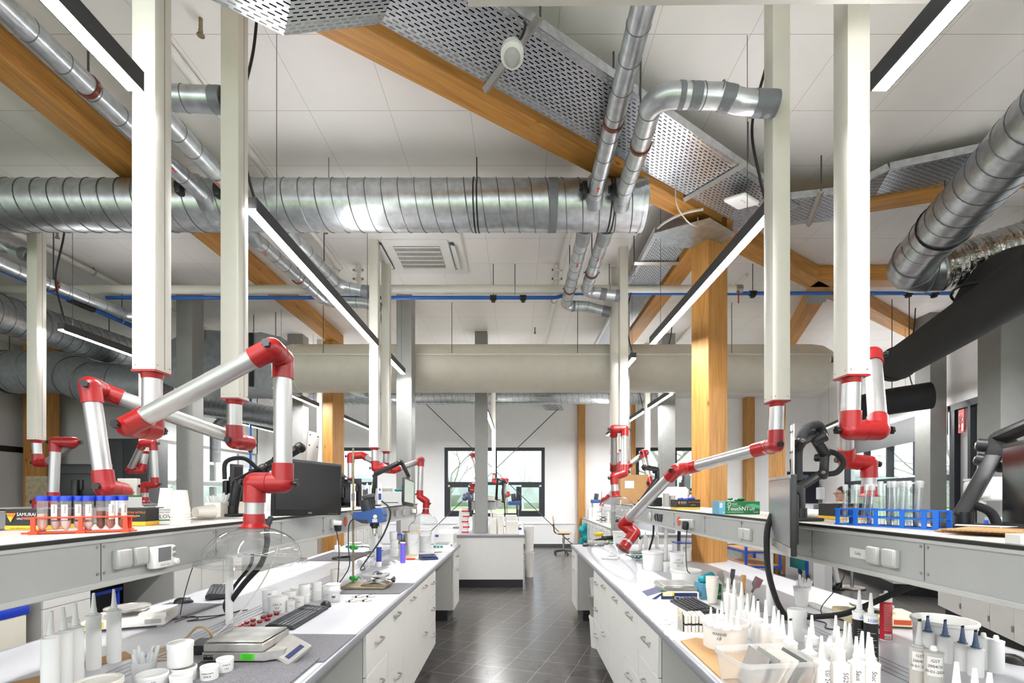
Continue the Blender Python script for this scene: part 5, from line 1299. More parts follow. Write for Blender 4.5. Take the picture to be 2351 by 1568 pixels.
# ================================================================ left bench
FM = 'grey felt bench mats'
sheet('felt_mat', 'grey felt mat under the big grey balance, reaching the bench edge', 'mat', [(-1.2, 2.0), (-.80, 2.0), (-.795, 2.385), (-1.19, 2.395)], WT + .0015, .004, 'felt_grey', FM)
sheet('felt_mat', 'nearest grey felt mat in front of the big balance under the small white tubs', 'mat', [(-1.24, 1.3), (-.83, 1.3), (-.83, 2.03), (-1.3, 1.99)], WT + .006, .004, 'felt_grey', FM)
sheet('felt_mat', 'grey felt mat under the stirrer stand', 'mat', [(-1.25, 3.36), (-.82, 3.36), (-.80, 3.75), (-1.22, 3.78)], WT + .0015, .004, 'felt_grey', FM)
sheet('felt_mat', 'grey felt mat with a mouse beneath the left shelf', 'mat', [(-1.88, 2.68), (-1.86, 3.05), (-2.22, 3.09), (-2.22, 2.85), (-2.0, 2.68)], WT + .0015, .004, 'felt_grey', FM)
sheet('felt_mat', 'far grey felt mat at the back of the left bench near the timber', 'mat', [(-2.2, 5.0), (-1.7, 5.0), (-1.72, 5.7), (-2.2, 5.75)], WT + .0015, .004, 'felt_grey', FM)
# cartridges standing at the lower left
for lab, x, y, lean, kw in (('white cartridge with cut nozzle, leftmost in the touching row at lower left', -1.575, 1.63, 3, {}), ('white cartridge in the middle of the touching row at lower left', -1.585, 1.69, -2, {}),
                            ('white cartridge with round-tipped nozzle, right end of the touching row at lower left', -1.60, 1.75, 0, {}), ('white capped cartridge hidden behind the touching row at lower left', -1.70, 1.84, 0, {'nz': 0}),
                            ('white cartridge standing free beside the touching row at lower left', -1.692, 1.93, 0, {}), ('white cartridge standing alone in front of the old beige scale', -1.677, 2.01, -1, {})):
    cartridge(lab, (x, y, WT), lean=lean, group='white cartridges at the lower left', **kw)
sheet('cardboard_sheet', 'flattened brown cardboard under the white cartridges at lower left', 'cardboard', [(-1.9, 1.72), (-1.66, 1.60), (-1.62, 1.75), (-1.78, 1.9)], WT + .001, .006, 'cardboard', 'cardboard sheets')
sheet('cardboard_sheet', 'brown cardboard strip behind the free standing white cartridge', 'cardboard', [(-1.80, 1.98), (-1.73, 1.93), (-1.64, 2.06), (-1.72, 2.12)], WT + .001, .008, 'cardboard', 'cardboard sheets')
mb = MB(); mb.tube([(-1.84, 1.70, .915), (-1.66, 1.66, .915)], [.006, .009], 12); simple('nozzle', 'loose white nozzle lying on the cardboard at lower left', 'nozzle', mb, 'white_plastic')
tub('low white tub with a grey lid at the bottom edge beside the cartridges', (-1.37, 1.58, WT), .058, .085, lid='warm_white')
t = thing('pipette_cup', 'clear cup of transparent plastic pipettes at the lower left', 'cup', (-1.375, 1.78, WT))
mb = MB(); mb.lathe([(0, 0), (.033, 0), (.04, .085), (.038, .085), (.031, .003), (0, .003)]); mb.build('cup', 'frosted', t)
rn = random.Random(11)
def pipettes(t, n, r, h, z=.01, m='frosted'):
    for i in range(n):
        a = rn.uniform(0, 6.28); q = rn.uniform(.2, 1); e = Vector((math.cos(a) * r * 1.5 * q, math.sin(a) * r * 1.5 * q, h * rn.uniform(.85, 1.05))); s = Vector((math.cos(a) * r * .5 * q, math.sin(a) * r * .5 * q, z))
        mb = MB(); mb.tube([s, s + (e - s) * .55, s + (e - s) * .62, s + (e - s) * .95, e], [.0025, .003, .0065, .006, .002], 8); mb.build('pipette', m, t)
pipettes(t, 11, .032, .135)
jar('low white tub lettered FEKA left of the tall plain jar at the bottom', (-1.30, 1.72, WT), .05, .062, 'CE|FEKA', 38, lid=False, open_in='white_plastic')
jar('white tub under the tall plain jar at the bottom', (-1.235, 1.79, WT), .042, .06, lid=False, open_in='plate_grey')
jar('tall plain white jar stacked upside down in front of the black adapter', (-1.255, 1.80, .9605), .043, .088)
jar('open white tub with grey reel inside at the bottom edge', (-1.20, 1.725, WT), .036, .058, lid=False, open_in='plate_grey')
jar('open white tub lettered EFKA in front of the big balance', (-1.150, 1.805, WT + .01), .031, .048, 'unknown|EFKA', 18, lid=False, open_in='plate_grey')
jar('open white tub lettered FAKA tucked against the big balance', (-1.140, 1.885, WT + .01), .031, .05, 'FAKA|csn', 42, lid=False, open_in='plate_grey')
# big grey balance
t = thing('laboratory_balance', 'big worn grey balance with square steel pan and tilted display', 'scale', (-1.16, 2.085, WT + .006), 0, 'laboratory balances')
mb = MB(); mb.prism([(-.125, -.115), (.125, -.115), (.19, -.08), (.19, .06), (.125, .115), (-.125, .115)], .034, TR(0, 0, .012)); mb.build('base', 'steel_dirty', t)
mb = MB(); mb.box((0, 0, .064), (.245, .225, .034), b=.003, seg=1); mb.build('upper_body', 'steel_dirty', t)
mb = MB(); mb.box((0, 0, .087), (.232, .214, .007), b=.002, seg=1); mb.build('pan', 'steel_dirty', t)
mb = MB(); [mb.cyl((x, y, 0), .014, .014, 14) for x in (-.1, .12) for y in (-.09, .09)]; mb.build('foot', 'cabinet_dark', t)
panel(t, 'green_sticker', 'label_green', (.06, -.1155, .028), (.055, .001, .026)); 
for i in range(4): panel(t, 'print_line', 'ink', (.058, -.1162, .037 - i * .006), (.04 - .006 * (i % 2), .0006, .0012))
panel(t, 'data_label', 'ink', (-.10, -.1155, .026), (.04, .001, .02)); lettering(t, 'CE  R&TTE|', .008, FRONT(-.118, -.1163, .028), 'text_white')
u = Vector((.82, -.55, -.16)).normalized(); v2 = Vector((.5, .62, .42)); v2 = (v2 - v2.dot(u) * u).normalized(); nn = u.cross(v2)
M = frame(u, v2, nn, (.198, -.045, .035)); mb = MB(); mb.box((0, 0, 0), (.165, .12, .018), b=.006, seg=2); mb.v = [M @ v for v in mb.v]; dsp = mb.build('display_unit', 'cabinet_grey', t)
mb = MB(); mb.box((0, 0, .0092), (.145, .1, .001)); mb.v = [M @ v for v in mb.v]; mb.build('keypad', 'plate_grey', dsp)
mb = MB(); mb.box((.045, 0, .0100), (.03, .075, .001)); mb.v = [M @ v for v in mb.v]; mb.build('display', 'navy', dsp)
keyboard('grey keyboard lying along the left bench beside the white jars', (-1.218, 2.70, WT + .001), 90, .455, .145)
mouse('black mouse at the far end of the grey left keyboard', (-1.19, 3.0, WT + .001), 35)
keyboard('black keyboard propped at the back of the left bench under the shelf', (-2.06, 3.36, WT + .012), 118, .42, .15, 'key_black')
mouse('black mouse on the felt mat beneath the left shelf', (-2.12, 3.07, WT + .006), -70)
caps = [(539, 1448), (546, 1442), (553, 1437), (567, 1442), (581, 1437), (566, 1432), (581, 1427), (596, 1430), (605, 1420), (614, 1425), (619, 1416), (635, 1412)]
ww = ['nearest the balance, lowest of the cluster', 'second from the balance', 'third from the balance', 'near the keyboard in the dense cluster', 'right end of the dense cluster', 'at the back of the dense cluster', 'in the middle of the trail', 'open side up in the middle of the trail', 'with grey insert at the back of the trail', 'standing between two others near the keyboard', 'second from the far end of the trail', 'farthest away, nearest the jars']
c0 = None
for (x, y), s in zip(caps, ww):
    p = on(x, y, WT); lab = 'small red cap ' + s
    if c0 is None:
        c0 = lathe_thing('red_cap', lab, 'cap', p, [('shell', 'red_plastic', [(0, 0), (.0125, 0), (.0135, .002), (.0155, .013), (.0135, .013), (.0125, .008), (0, .008)]), ('insert', 'pink_liquid', [(.0125, .0095), (0, .0095)])], 'small red caps on the left bench', n=18)
    else: dup(c0, p, 0, lab)
jl = [('big white jar in front with handwriting lines, nearest the red caps', 636, 1406, .048, .098, 'CSA 2a|Sof|Benzyl', 28), ('white jar behind the big lettered jar, lower of a stack', 619, 1402, .040, .075, None, 0),
      ('white jar between the big jar and the CAA jar', 649, 1394, .034, .075, None, 0), ('large white jar lettered CAA behind the small ones', 664, 1388, .043, .085, 'CAA 3d', 30),
      ('small white jar lettered Dvm beside the big jar', 667, 1402, .026, .062, 'Dvm', 30), ('small white jar lettered MB next to the keyboard end', 686, 1393, .031, .062, 'MB a', 25),
      ('lower white jar of the nearer stacked pair', 699, 1384, .033, .058, None, 0), ('lower white jar of the farther stacked pair', 727, 1377, .033, .058, None, 0),
      ('white jar with bar code beside the clear tubs', 748, 1365, .032, .06, '|||||', 20), ('low white jar behind the nearer stacked pair', 680, 1372, .036, .07, None, 0)]
for lab, x, y, r, h, tx, an in jl: jar(lab, on(x, y, WT), r, h, tx, an)
p = on(619, 1402, WT); jar('white jar on top of the stack behind the big lettered jar', (p.x, p.y, WT + .0755), .042, .05, 'nila', 25)
p = on(699, 1384, WT); jar('upper white jar of the nearer stacked pair', (p.x, p.y, WT + .0585), .034, .062, ':', 55)
p = on(727, 1377, WT); jar('upper white jar of the farther stacked pair', (p.x, p.y, WT + .0585), .033, .06, 's', 60)
t = tub('clear-sided tub with a dark label beside the mouse', on(766, 1381, WT), .042, .075, .88, m='frosted', group='translucent tubs'); mb = MB(); mb.lathe([(.0405, .03), (.0415, .045)], n=6, a0=R(-85), a1=R(-55)); mb.build('label_plate', 'cabinet_dark', t)
p = on(766, 1381, WT); tub('empty tub stacked on the clear-sided tub', (p.x, p.y, WT + .0755), .042, .04, .95, group='translucent tubs')
cup_stack('stack of white cups on the left bench left of the stirrer stand', on(770, 1347, WT), 3, True, .026, .036, .1)
# black adapter and cables
t = box('power_adapter', 'black power adapter block behind the tall white jar', 'adapter', (-1.405, 2.15, WT + .001), (.07, .13, .04), 'black_plastic', 12, .004)
cable('tan rubber hose looping over the left bench by the adapter', [on(353, 1490, .905), on(372, 1487, .92), on(420, 1470, .93), on(452, 1441, .99), on(478, 1446, .99), on(489, 1470, .93), on(490, 1478, .91)], .0055, 'tan_cable')
cable('tan rubber hose end curling beneath the tall white jar', [on(380, 1498, .905), on(357, 1508, .905), on(360, 1514, .905), on(385, 1513, .906)], .005, 'tan_cable')
cable('pale cable hanging from the left shelf down to the adapter', [(-1.30, 2.62, 1.31), (-1.33, 2.6, 1.2), (-1.40, 2.55, 1.05), (-1.46, 2.4, .93), (-1.47, 2.2, .905), (-1.43, 2.17, .92)], .004, 'cable_white')
cable('thick black hose from the bench channel up to the left shelf under the dome', [on(522, 1425, .9), on(524, 1418, .92), (-1.56, 2.62, 1.0), (-1.45, 2.56, 1.12), (-1.33, 2.50, 1.23), (-1.275, 2.46, 1.34), (-1.27, 2.45, 1.42), (-1.275, 2.5, 1.475)], .014, 'black_matte')
cable('thinner black hose beside the thick one at the left shelf', [(-1.62, 2.72, .903), (-1.66, 2.74, .97), (-1.60, 2.74, 1.08), (-1.50, 2.72, 1.2), (-1.48, 2.7, 1.3)], .009, 'black_matte')
cable('black mouse cable hanging from the left shelf to the felt mat', [(-1.80, 2.75, 1.31), (-1.88, 2.76, 1.1), (-1.93, 2.77, .915), (-1.88, 2.72, .906), (-1.78, 2.74, .903), (-1.70, 2.78, .903), (-1.62, 2.9, .903)], .0025)
cable('thin black cable coiled on the left bench near the hose foot', [on(402, 1428, .903), on(440, 1415, .903), on(455, 1420, .903), on(430, 1426, .903), on(480, 1420, .903), on(545, 1403, .903), on(560, 1398, .903)], .0025)
cable('black plug cable dropping from the left shelf socket', [(-1.27, 3.39, 1.35), (-1.24, 3.36, 1.2), (-1.245, 3.35, 1.0), (-1.24, 3.30, .905), (-1.2, 3.26, .903)], .0035)
t = thing('plug_adapter', 'white and black plug in the left shelf socket by the big monitor', 'plug', (-1.27, 3.4, 1.37))
mb = MB(); mb.box((-1.265, 3.4, 1.392), (.05, .05, .03), b=.006); mb.build('cover', 'white_plastic', t, world=True)
mb = MB(); mb.box((-1.262, 3.4, 1.358), (.045, .035, .05), b=.012); mb.build('plug', 'black_plastic', t, world=True)
# old beige scale
t = thing('old_scale', 'old beige scale with round steel pan and yellow WST sticker', 'scale', (-2.04, 2.56, WT), R(20), 'laboratory balances')
mb = MB(); mb.box((0, 0, .038), (.36, .22, .05), b=.014, seg=2); mb.prism([(.06, -.1), (.18, -.1), (.18, .1), (.06, .1)], .03, TR(0, 0, .05)); mb.build('body', 'warm_white', t)
mb = MB(); mb.cyl((-.02, .0, .075), .03, .02, 20); mb.lathe([(0, .094), (.098, .094), (.1, .097), (.1, .104), (.096, .104), (.094, .1), (0, .1)], (-.02, 0, 0), 40); mb.build('pan', 'steel_dirty', t)
mb = MB(); [mb.cyl((x, y, 0), .018, .018, 16) for x in (-.15, .15) for y in (-.08, .08)]; mb.build('foot', 'cabinet_grey', t)
panel(t, 'recess', 'plate_grey', (.125, -.111, .04), (.07, .003, .022)); panel(t, 'sticker', 'label_yellow', (-.12, -.1115, .04), (.075, .002, .03)); lettering(t, 'WST-', .02, FRONT(-.15, -.113, .033))
# stirrer stand
t = thing('stirrer_stand', 'steel laboratory stand on a flat plate with a tall rod and green clamps', 'stand', (-1.25, 3.68, WT + .006))
mb = MB(); mb.box((.13, -.07, .009), (.32, .24, .018), b=.004, seg=1); mb.build('base_plate', 'rusty', t)
mb = MB(); mb.cyl((0, 0, .018), .0075, 1.02, 14, b=.003); mb.build('rod', 'rusty', t)
for z in (.035, .27):
    mb = MB(); mb.cyl((0, 0, z), .02, .03, 14); mb.ball((.025, -.01, z + .015), .018, 10); mb.ball((-.02, .01, z + .015), .015, 10); mb.build('clamp', 'green_clamp', t)
mb = MB(); mb.tube([(.0, 0, .055), (.05, -.01, .06), (.06, -.02, .05)], .004, 8); mb.tube([(0, 0, .29), (.1, -.01, .29), (.13, -.02, .285)], .004, 8); mb.build('clamp_screw', 'rod_dark', t)
mb = MB(); mb.box((0, 0, .545), (.035, .035, .03), b=.006); mb.tube([(-.12, .02, .55), (.06, 0, .55)], .004, 8); mb.build('boss_head', 'rusty', t)
t = thing('overhead_stirrer', 'blue overhead stirrer with a ribbed dark motor, clamped to the stand', 'stirrer', (-1.12, 3.66, 1.4))
P = lambda x, y: at(x, y, 3.64)
mb = MB(); M = TR(0, 3.70, 0) @ RX(90); Q = [P(816, 1175), P(838, 1174), P(858, 1170), P(868, 1166), P(880, 1166), P(884, 1180), P(882, 1199), P(850, 1200), P(818, 1191)]
mb.prism([(q.x, q.z) for q in Q], .12, M); mb.build('body', 'motor_blue', t, world=True)
mb = MB(); Q = [P(818, 1191), P(850, 1193), P(850, 1201), P(836, 1200)]; mb.prism([(q.x, q.z) for q in Q], .124, TR(0, 3.702, 0) @ RX(90)); mb.build('lower_cover', 'dark_grey_plastic', t, world=True)
c0_, c1_ = at(847, 1172, 3.64), at(838, 1136, 3.64)
mb = MB(); M = along(c0_, c1_); L = (c1_ - c0_).length
mb.cyl((0, 0, -.005), .044, L * .72, 24, M); mb.cyl((0, 0, L * .72), .048, L * .28, 24, M, b=.006)
for i in range(16): a = i * math.pi / 8; mb.box((0, 0, 0), (.01, .004, L * .7), Matrix()); mb.v[-8:] = [M @ (RZ(math.degrees(a)) @ (v + Vector((.046, 0, L * .36)))) for v in mb.v[-8:]]
mb.build('motor', 'dark_grey_plastic', t, world=True)
c = P(860, 1199); mb = MB(); mb.cyl((c.x, 3.64, c.z - .03), .034, .03, 20); mb.cyl((c.x, 3.64, c.z - .045), .024, .015, 20); mb.build('gear_neck', 'black_plastic', t, world=True)
mb = MB(); mb.lathe([(0, -.105), (.007, -.105), (.012, -.09), (.018, -.085), (.018, -.06), (.02, -.058), (.02, -.045)], (c.x, 3.64, c.z), 20); mb.build('chuck', 'chrome', t, world=True)
c = P(867, 1185); mb = MB(); mb.cyl((c.x, 3.578, c.z), .014, .006, 18, RX(90)); mb.build('dial', 'label_cream', t, world=True)
c = P(866, 1194); mb = MB(); mb.box((c.x, 3.579, c.z), (.036, .002, .025)); mb.build('rating_label', 'paper', t, world=True)
mb = MB(); mb.tube([P(883, 1182), P(888, 1181)], .009, 10); mb.build('gland', 'motor_blue', t, world=True)
cable('black power cable curving from the stirrer down to the left bench', [P(876, 1150), P(893, 1165), P(896, 1185), P(886, 1215), P(870, 1245), (-1.36, 4.2, .95), (-1.42, 4.5, .905), (-1.5, 4.7, .903)], .0065)
cable('black cable running down the stirrer rod to the plate', [(-1.23, 3.66, 1.42), (-1.275, 3.66, 1.36), (-1.28, 3.66, 1.2), (-1.27, 3.65, 1.05), (-1.33, 3.6, .93), (-1.34, 3.5, .905)], .004)
# lab jack
t = thing('lab_jack', 'steel scissor lab jack with a black knob on the stand plate', 'jack', (-1.045, 3.58, WT + .024))
mb = MB(); mb.box((0, 0, .006), (.19, .13, .012), b=.002, seg=1); mb.build('lower_plate', 'rusty', t)
mb = MB(); mb.box((-.005, 0, .072), (.18, .13, .012), b=.002, seg=1); mb.build('upper_plate', 'steel_dirty', t)
mb = MB()
for y in (-.05, .05):
    for q in (-1, 1): mb.box((0, y, .038), (.17, .006, .012), RY(q * 17))
mb.tube([(-.06, -.05, .04), (-.06, .05, .04)], .005, 8); mb.tube([(.06, -.05, .04), (.06, .05, .04)], .005, 8); mb.build('scissor', 'steel_dirty', t)
mb = MB(); mb.tube([(.08, 0, .04), (.12, 0, .04)], .004, 8); star(mb, (.11, 0, .04), (1, 0, 0), .022, .024); mb.build('knob', 'black_plastic', t)
mb = MB(); mb.tube(spline([(-.02, -.03, .083), (0, 0, .1), (.03, .01, .083)], 5), .004, 6); mb.box((.02, .01, .084), (.04, .02, .01), b=.003); mb.build('clip', 'rod_dark', t)
s0 = None
for (x, y), lab in zip(((807, 1381), (822, 1371), (839, 1380), (848, 1370)), ('nearest the bench edge on the left', 'behind on the left', 'nearest the bench edge on the right', 'behind on the right, browner')):
    p = on(x, y, WT); L2 = 'small white magnet holder with black band, ' + lab
    t = thing('sample_clip', L2, 'clip', p, R(-20), 'small white clips by the stirrer')
    for q in (-1, 1):
        mb = MB(); mb.box((q * .02, 0, .006), (.03, .045, .012), b=.002, seg=1); mb.build('block', 'tile_sample', t)
    mb = MB(); mb.box((0, 0, .006), (.014, .047, .0125)); mb.build('band', 'black_plastic', t)
# farther half of the left bench
sheet('paper', 'white sheets of paper on the back half of the left bench behind the dome', 'paper', px_poly([(622, 1306), (655, 1312), (720, 1300), (690, 1290)], WT), WT + .001, .002, 'paper', 'loose paper')
sheet('paper', 'white paper under the purple cartridge near the bench edge', 'paper', [(-1.27, 4.6), (-.86, 4.6), (-.80, 5.05), (-1.2, 5.0)], WT + .001, .004, 'paper', 'loose paper')
sheet('paper', 'white paper hanging over the bench corner beside the phone-like keypad', 'paper', [(-1.1, 5.75), (-.79, 5.75), (-.79, 6.1), (-1.15, 6.15)], WT + .001, .004, 'paper', 'loose paper')
mouse('black mouse beneath the left shelf behind the plug cable', on(768, 1285, WT), 30)
t = box('measuring_device', 'flat black handheld device beside the mouse beneath the left shelf', 'device', on(786, 1281, WT), (.16, .09, .025), 'black_plastic', 35, .01)
panel(t, 'screen', 'screen_grey', (0, 0, .0255), (.07, .05, .001))
lathe_thing('bottle', 'small white dispenser bottle with angled spout behind the plug cable', 'bottle', on(775, 1267, WT), [('body', 'white_plastic', [(0, 0), (.033, 0), (.035, .004), (.035, .07), (.03, .08), (.012, .085), (0, .085)]), ('spout', 'white_plastic', [(.01, .085), (.007, .13), (.002, .155), (0, .155)])])
def small_balance(label, loc, rz=0, lit='teal_panel'):
    t = thing('laboratory_balance', label, 'scale', loc, R(rz), 'laboratory balances')
    mb = MB(); mb.prism([(-.13, 0), (.13, 0), (.13, .05), (.0, .055), (-.13, .02)], .2, TR(0, .1, 0) @ RX(90)); mb.build('body', 'wall_white', t)
    mb = MB(); mb.box((.04, 0, .064), (.16, .17, .008), b=.002, seg=1); mb.build('pan', 'steel_dirty', t)
    panel(t, 'front_panel', lit, (.0, -.101, .028), (.12, .002, .03)); mb = MB(); [mb.cyl((x, -.102, .028), .009, .002, 14, RX(90)) for x in (-.02, .02)]; mb.build('button', 'white_plastic', t)
    return t
small_balance('white balance with green front panel behind the stirrer rod', on(808, 1258, WT), 10)
small_balance('white balance with green lights in front of the white box', (-1.0, 6.2, WT), 0)
tub('white bucket beneath the stirrer chuck on the left bench', on(862, 1262, WT), .085, .17)
for i, (x, y, a) in enumerate(((826, 1297, 20), (840, 1299, 15), (854, 1300, 18), (868, 1298, 10), (890, 1297, 40), (899, 1294, 55))):
    p = on(x, y, WT); lab = ['clear rolled bag, leftmost of the row by the blue cartridge', 'clear rolled bag, second of the row by the blue cartridge', 'clear rolled bag, third of the row by the blue cartridge', 'clear rolled bag half behind the blue cartridge', 'clear roll with yellow stripe right of the blue cartridge', 'clear roll with black print nearest the purple cartridge'][i]
    t = thing('rolled_bag', lab, 'roll', p, R(a), 'clear rolled bags'); mb = MB()
    mb.lathe([(0, -.08), (.013, -.08), (.022, -.07), (.022, .07), (.013, .08), (0, .08)], (0, 0, .022), 16, RX(90) @ RY(0)); mb.build('roll', 'frosted', t)
    if i > 3: panel(t, 'stripe', 'pencil_yellow' if i == 4 else 'ink', (.021, 0, .02), (.004, .1, .012))
    mb = MB(); mb.tube([(0, -.085, .022), (.004, -.095, .03)], .005, 6); mb.build('twist', 'frosted', t)
cartridge('white and blue cartridge standing in front of the rolled bags', on(870, 1301, WT), .05, mid=(.05, .19, 'blue_label'), group='blue and white cartridges')
t = cartridge('purple cartridge standing on white paper near the bench edge', on(925, 1294, WT), 0, mid=(.006, .205, 'purple_label'), group='coloured cartridges')
mb = MB(); mb.lathe([(a, b + .218) for a, b in nozzle_profile(.07)], (-.012, 0, 0), 14); mb.lathe([(a, b + .218) for a, b in nozzle_profile(.075)], (.012, 0, 0), 14); mb.build('nozzle', 'black_plastic', t)
mb = MB(); mb.tube(fillet([(-.012, 0, .27), (-.012, 0, .295), (-.045, 0, .295), (-.045, 0, .28)], .01, 4), .009, 10); mb.build('hook_cap', 'cap_blue', t)
for i in range(3):
    p = on(905, 1277, WT); jar(['lowest white jar of the tall stack beside the paint tin', 'middle white jar of the tall stack beside the paint tin', 'top white jar of the tall stack beside the paint tin'][i], (p.x - (.01 if i == 2 else 0), p.y, WT + i * .092), .048 - i * .003, .091)
def tin(label, loc, r, h):
    t = thing('paint_tin', label, 'tin', loc, 0, 'white metal tins')
    mb = MB(); mb.lathe([(0, 0), (r, 0), (r + .003, .004), (r, .01), (r, h * .72), (r + .002, h * .73), (r, h * .74), (r, h - .01), (r + .004, h - .006), (r + .004, h), (r - .006, h), (r - .008, h - .006), (0, h - .006)], n=36); mb.build('body', 'wall_grey', t)
    mb = MB(); mb.tube(spline([(-r - .004, 0, h * .85), (-r * .7, -r * .9, h * .5), (0, -r * 1.15, h * .42), (r * .7, -r * .9, h * .5), (r + .004, 0, h * .85)], 6), .002, 6); mb.build('bail_handle', 'brushed', t)
    mb = MB(); mb.cyl((r, 0, h * .85), .012, .006, 12, RY(90)); mb.cyl((-r, 0, h * .85), .012, .006, 12, RY(-90)); mb.build('handle_lug', 'brushed', t)
    return t
tin('white metal paint tin with a brush laid across its top', (-1.22, 5.6, WT), .083, .25)
tin('second white metal paint tin half behind the first', (-1.13, 5.86, WT), .083, .26)
t = thing('paint_brush', 'flat brush with amber bristles lying across the paint tin', 'brush', (-1.22, 5.57, WT + .251))
mb = MB(); mb.box((-.06, 0, .008), (.09, .035, .014), b=.004); mb.build('bristles', 'brush_hair', t); mb = MB(); mb.box((.0, 0, .008), (.03, .036, .015)); mb.build('ferrule', 'chrome', t); mb = MB(); mb.box((.06, 0, .008), (.1, .026, .012), b=.005); mb.build('handle', 'pencil_yellow', t)
t = thing('keypad_terminal', 'dark blue-grey scale keypad with screen on the left bench edge', 'keypad', (-.945, 5.13, WT), R(25))
mb = MB(); mb.prism([(-.08, 0), (.08, .006), (.08, .02), (-.08, .05)], .17, frame((0, -1, 0), (0, 0, 1), (-1, 0, 0), (.085, 0, 0))); mb.build('case', 'navy', t)
panel(t, 'keys', 'cabinet_dark', (-.02, .0, .037), (.1, .09, .004)); panel(t, 'screen', 'screen_blue', (.06, 0, .036), (.03, .1, .004))
def stick(name, lab, cat, a, b, r, m): mb = MB(); mb.tube([a, Vector(a) + (Vector(b) - Vector(a)) * .9, b], [r, r, r * .5], 8); return simple(name, lab, cat, mb, m)
stick('pencil', 'yellow pencil-like stick at the foot of the paint tin', 'pencil', on(934, 1276, .907), on(958, 1275, .907), .007, 'pencil_yellow')
stick('knife', 'red box cutter lying by the purple cartridge', 'knife', on(932, 1283, .909), on(954, 1283, .909), .01, 'knife_red')
stick('stick', 'brown wooden stick near the bench corner behind the keypad', 'stick', on(997, 1268, .906), on(1015, 1267, .906), .006, 'cardboard_dark')
t = box('carton', 'white carton with opened flap and blue labels at the end of the left bench', 'box', (-.965, 6.48, WT), (.26, .2, .17), 'paper', -6, .002, 'cartons')
panel(t, 'blue_print', 'blue_label', (-.09, -.1005, .14), (.045, .001, .03)); panel(t, 'blue_print', 'blue_label', (.08, -.1005, .02), (.07, .001, .016))
mb = MB(); mb.box((-.02, .02, .19), (.2, .19, .003), RX(14)); mb.build('flap', 'paper', t)
mb = MB(); mb.box((.131, 0, .09), (.001, .15, .1)); mb.build('side_print', 'wall_grey', t)
mb = MB(); mb.box((-1.46, 6.6, 1.12), (.26, .03, .44), b=.003); simple('partition_board', 'white board standing at the far end of the left bench', 'board', mb, 'paper')
cable('thin cable loop hanging from the far left shelf sockets beside the dome', [(-1.27, 5.96, 1.38), (-1.25, 5.9, 1.28), (-1.30, 5.8, 1.2), (-1.27, 5.75, 1.08)], .003)
t = thing('plug_adapter', 'black plug in the socket at the far end of the left shelf', 'plug', (-1.27, 5.96, 1.38)); mb = MB(); mb.box((-1.265, 5.96, 1.385), (.05, .04, .06), b=.01); mb.build('plug', 'black_plastic', t, world=True); mb = MB(); mb.box((-1.262, 5.93, 1.385), (.04, .02, .05), b=.006); mb.build('cover', 'warm_white', t, world=True)
cable('tangle of thin black cable on the back of the left bench', [on(826, 1274, .903), on(845, 1266, .903), on(866, 1270, .903), on(850, 1278, .903), on(832, 1270, .903), on(880, 1264, .903)], .003)

# ================================================================ things on the left shelf
def printed_box(label, c, d, m, rz, band, lines, cat='glove box', group='glove boxes', band_h=.2, name='glove_box', glove=None):
    t = thing(name, label, cat, c, R(rz), group)
    mb = MB(); mb.box((0, 0, d[2] / 2), d, b=.0015, seg=1); mb.build('carton', m, t)
    if band: mb = MB(); mb.box((0, 0, d[2] * band_h / 2 + .001), (d[0] + .001, d[1] + .001, d[2] * band_h)); mb.build('colour_band', band, t)
    for s, size, x, z, mm in lines: lettering(t, s, size, FRONT(x, -d[1] / 2 - .001, z), mm)
    if glove:
        mb = MB(); mb.box((0, 0, d[2] + .0005), (d[0] * .55, d[1] * .35, .001)); mb.build('opening', 'cabinet_dark', t)
        rn2 = random.Random(len(label)); mb = MB()
        for i in range(6): mb.ball((rn2.uniform(-.05, .05), rn2.uniform(-.02, .02), d[2] + rn2.uniform(.002, .016)), rn2.uniform(.012, .02), 10, (1.5, 1, .7), RZ(rn2.uniform(0, 180)) if False else None)
        mb.build('glove', glove, t)
    return t
t = printed_box('black and yellow glove box lettered SAMURAI at the far left of the shelf', (-1.745, 1.80, ST), (.135, .18, .074), 'box_black', 0, 'box_yellow', [('SAMURAI', .0165, -.025, .05, 'text_white'), ('safety workwear', .0095, -.025, .038, 'text_white'), ('www.safetywear.com', .0085, -.05, .004, 'box_black')])
mb = MB(); mb.prism([(-.018, .012), (.018, .012), (.0, -.02)], .001, FRONT(-.045, -.091, .048)); mb.build('shield_emblem', 'text_orange', t)
mb = MB(); mb.prism([(-.012, .004), (.008, .002), (.0, -.016)], .001, FRONT(-.045, -.0922, .044)); mb.build('shield_centre', 'box_yellow', t)
t = printed_box('black and yellow glove box behind the right end of the orange rack', (-1.545, 1.99, ST), (.10, .12, .072), 'box_black', 6, 'box_yellow', [('SOFT STAR NITRILE', .011, -.045, .05, 'text_orange'), ('powder free', .008, -.01, .038, 'text_white')], band_h=.22)
t = printed_box('white and grey glove box lettered GLOVES beside the paper cups', (-1.485, 2.08, ST), (.115, .10, .068), 'paper', 24, None, [('GLOVES', .022, -.05, .026, 'ink'), ('NITRILE DISPOSABLE', .008, -.045, .048, 'ink'), ('POWDERFREE', .009, -.045, .058, 'ink')])
mb = MB(); mb.box((0, 0, .018), (.1165, .102, .005)); mb.build('green_stripe', 'glove_green', t); lettering(t, 'GLOVES', .022, SIDE_L(-.0585, .045, .026)); lettering(t, 'S M L XL', .008, SIDE_L(-.0585, .03, .005))
t = thing('tube_rack', 'orange-red plastic rack holding blue-capped tubes on the left shelf', 'rack', (-1.435, 1.60, ST), R(27), 'test tube racks')
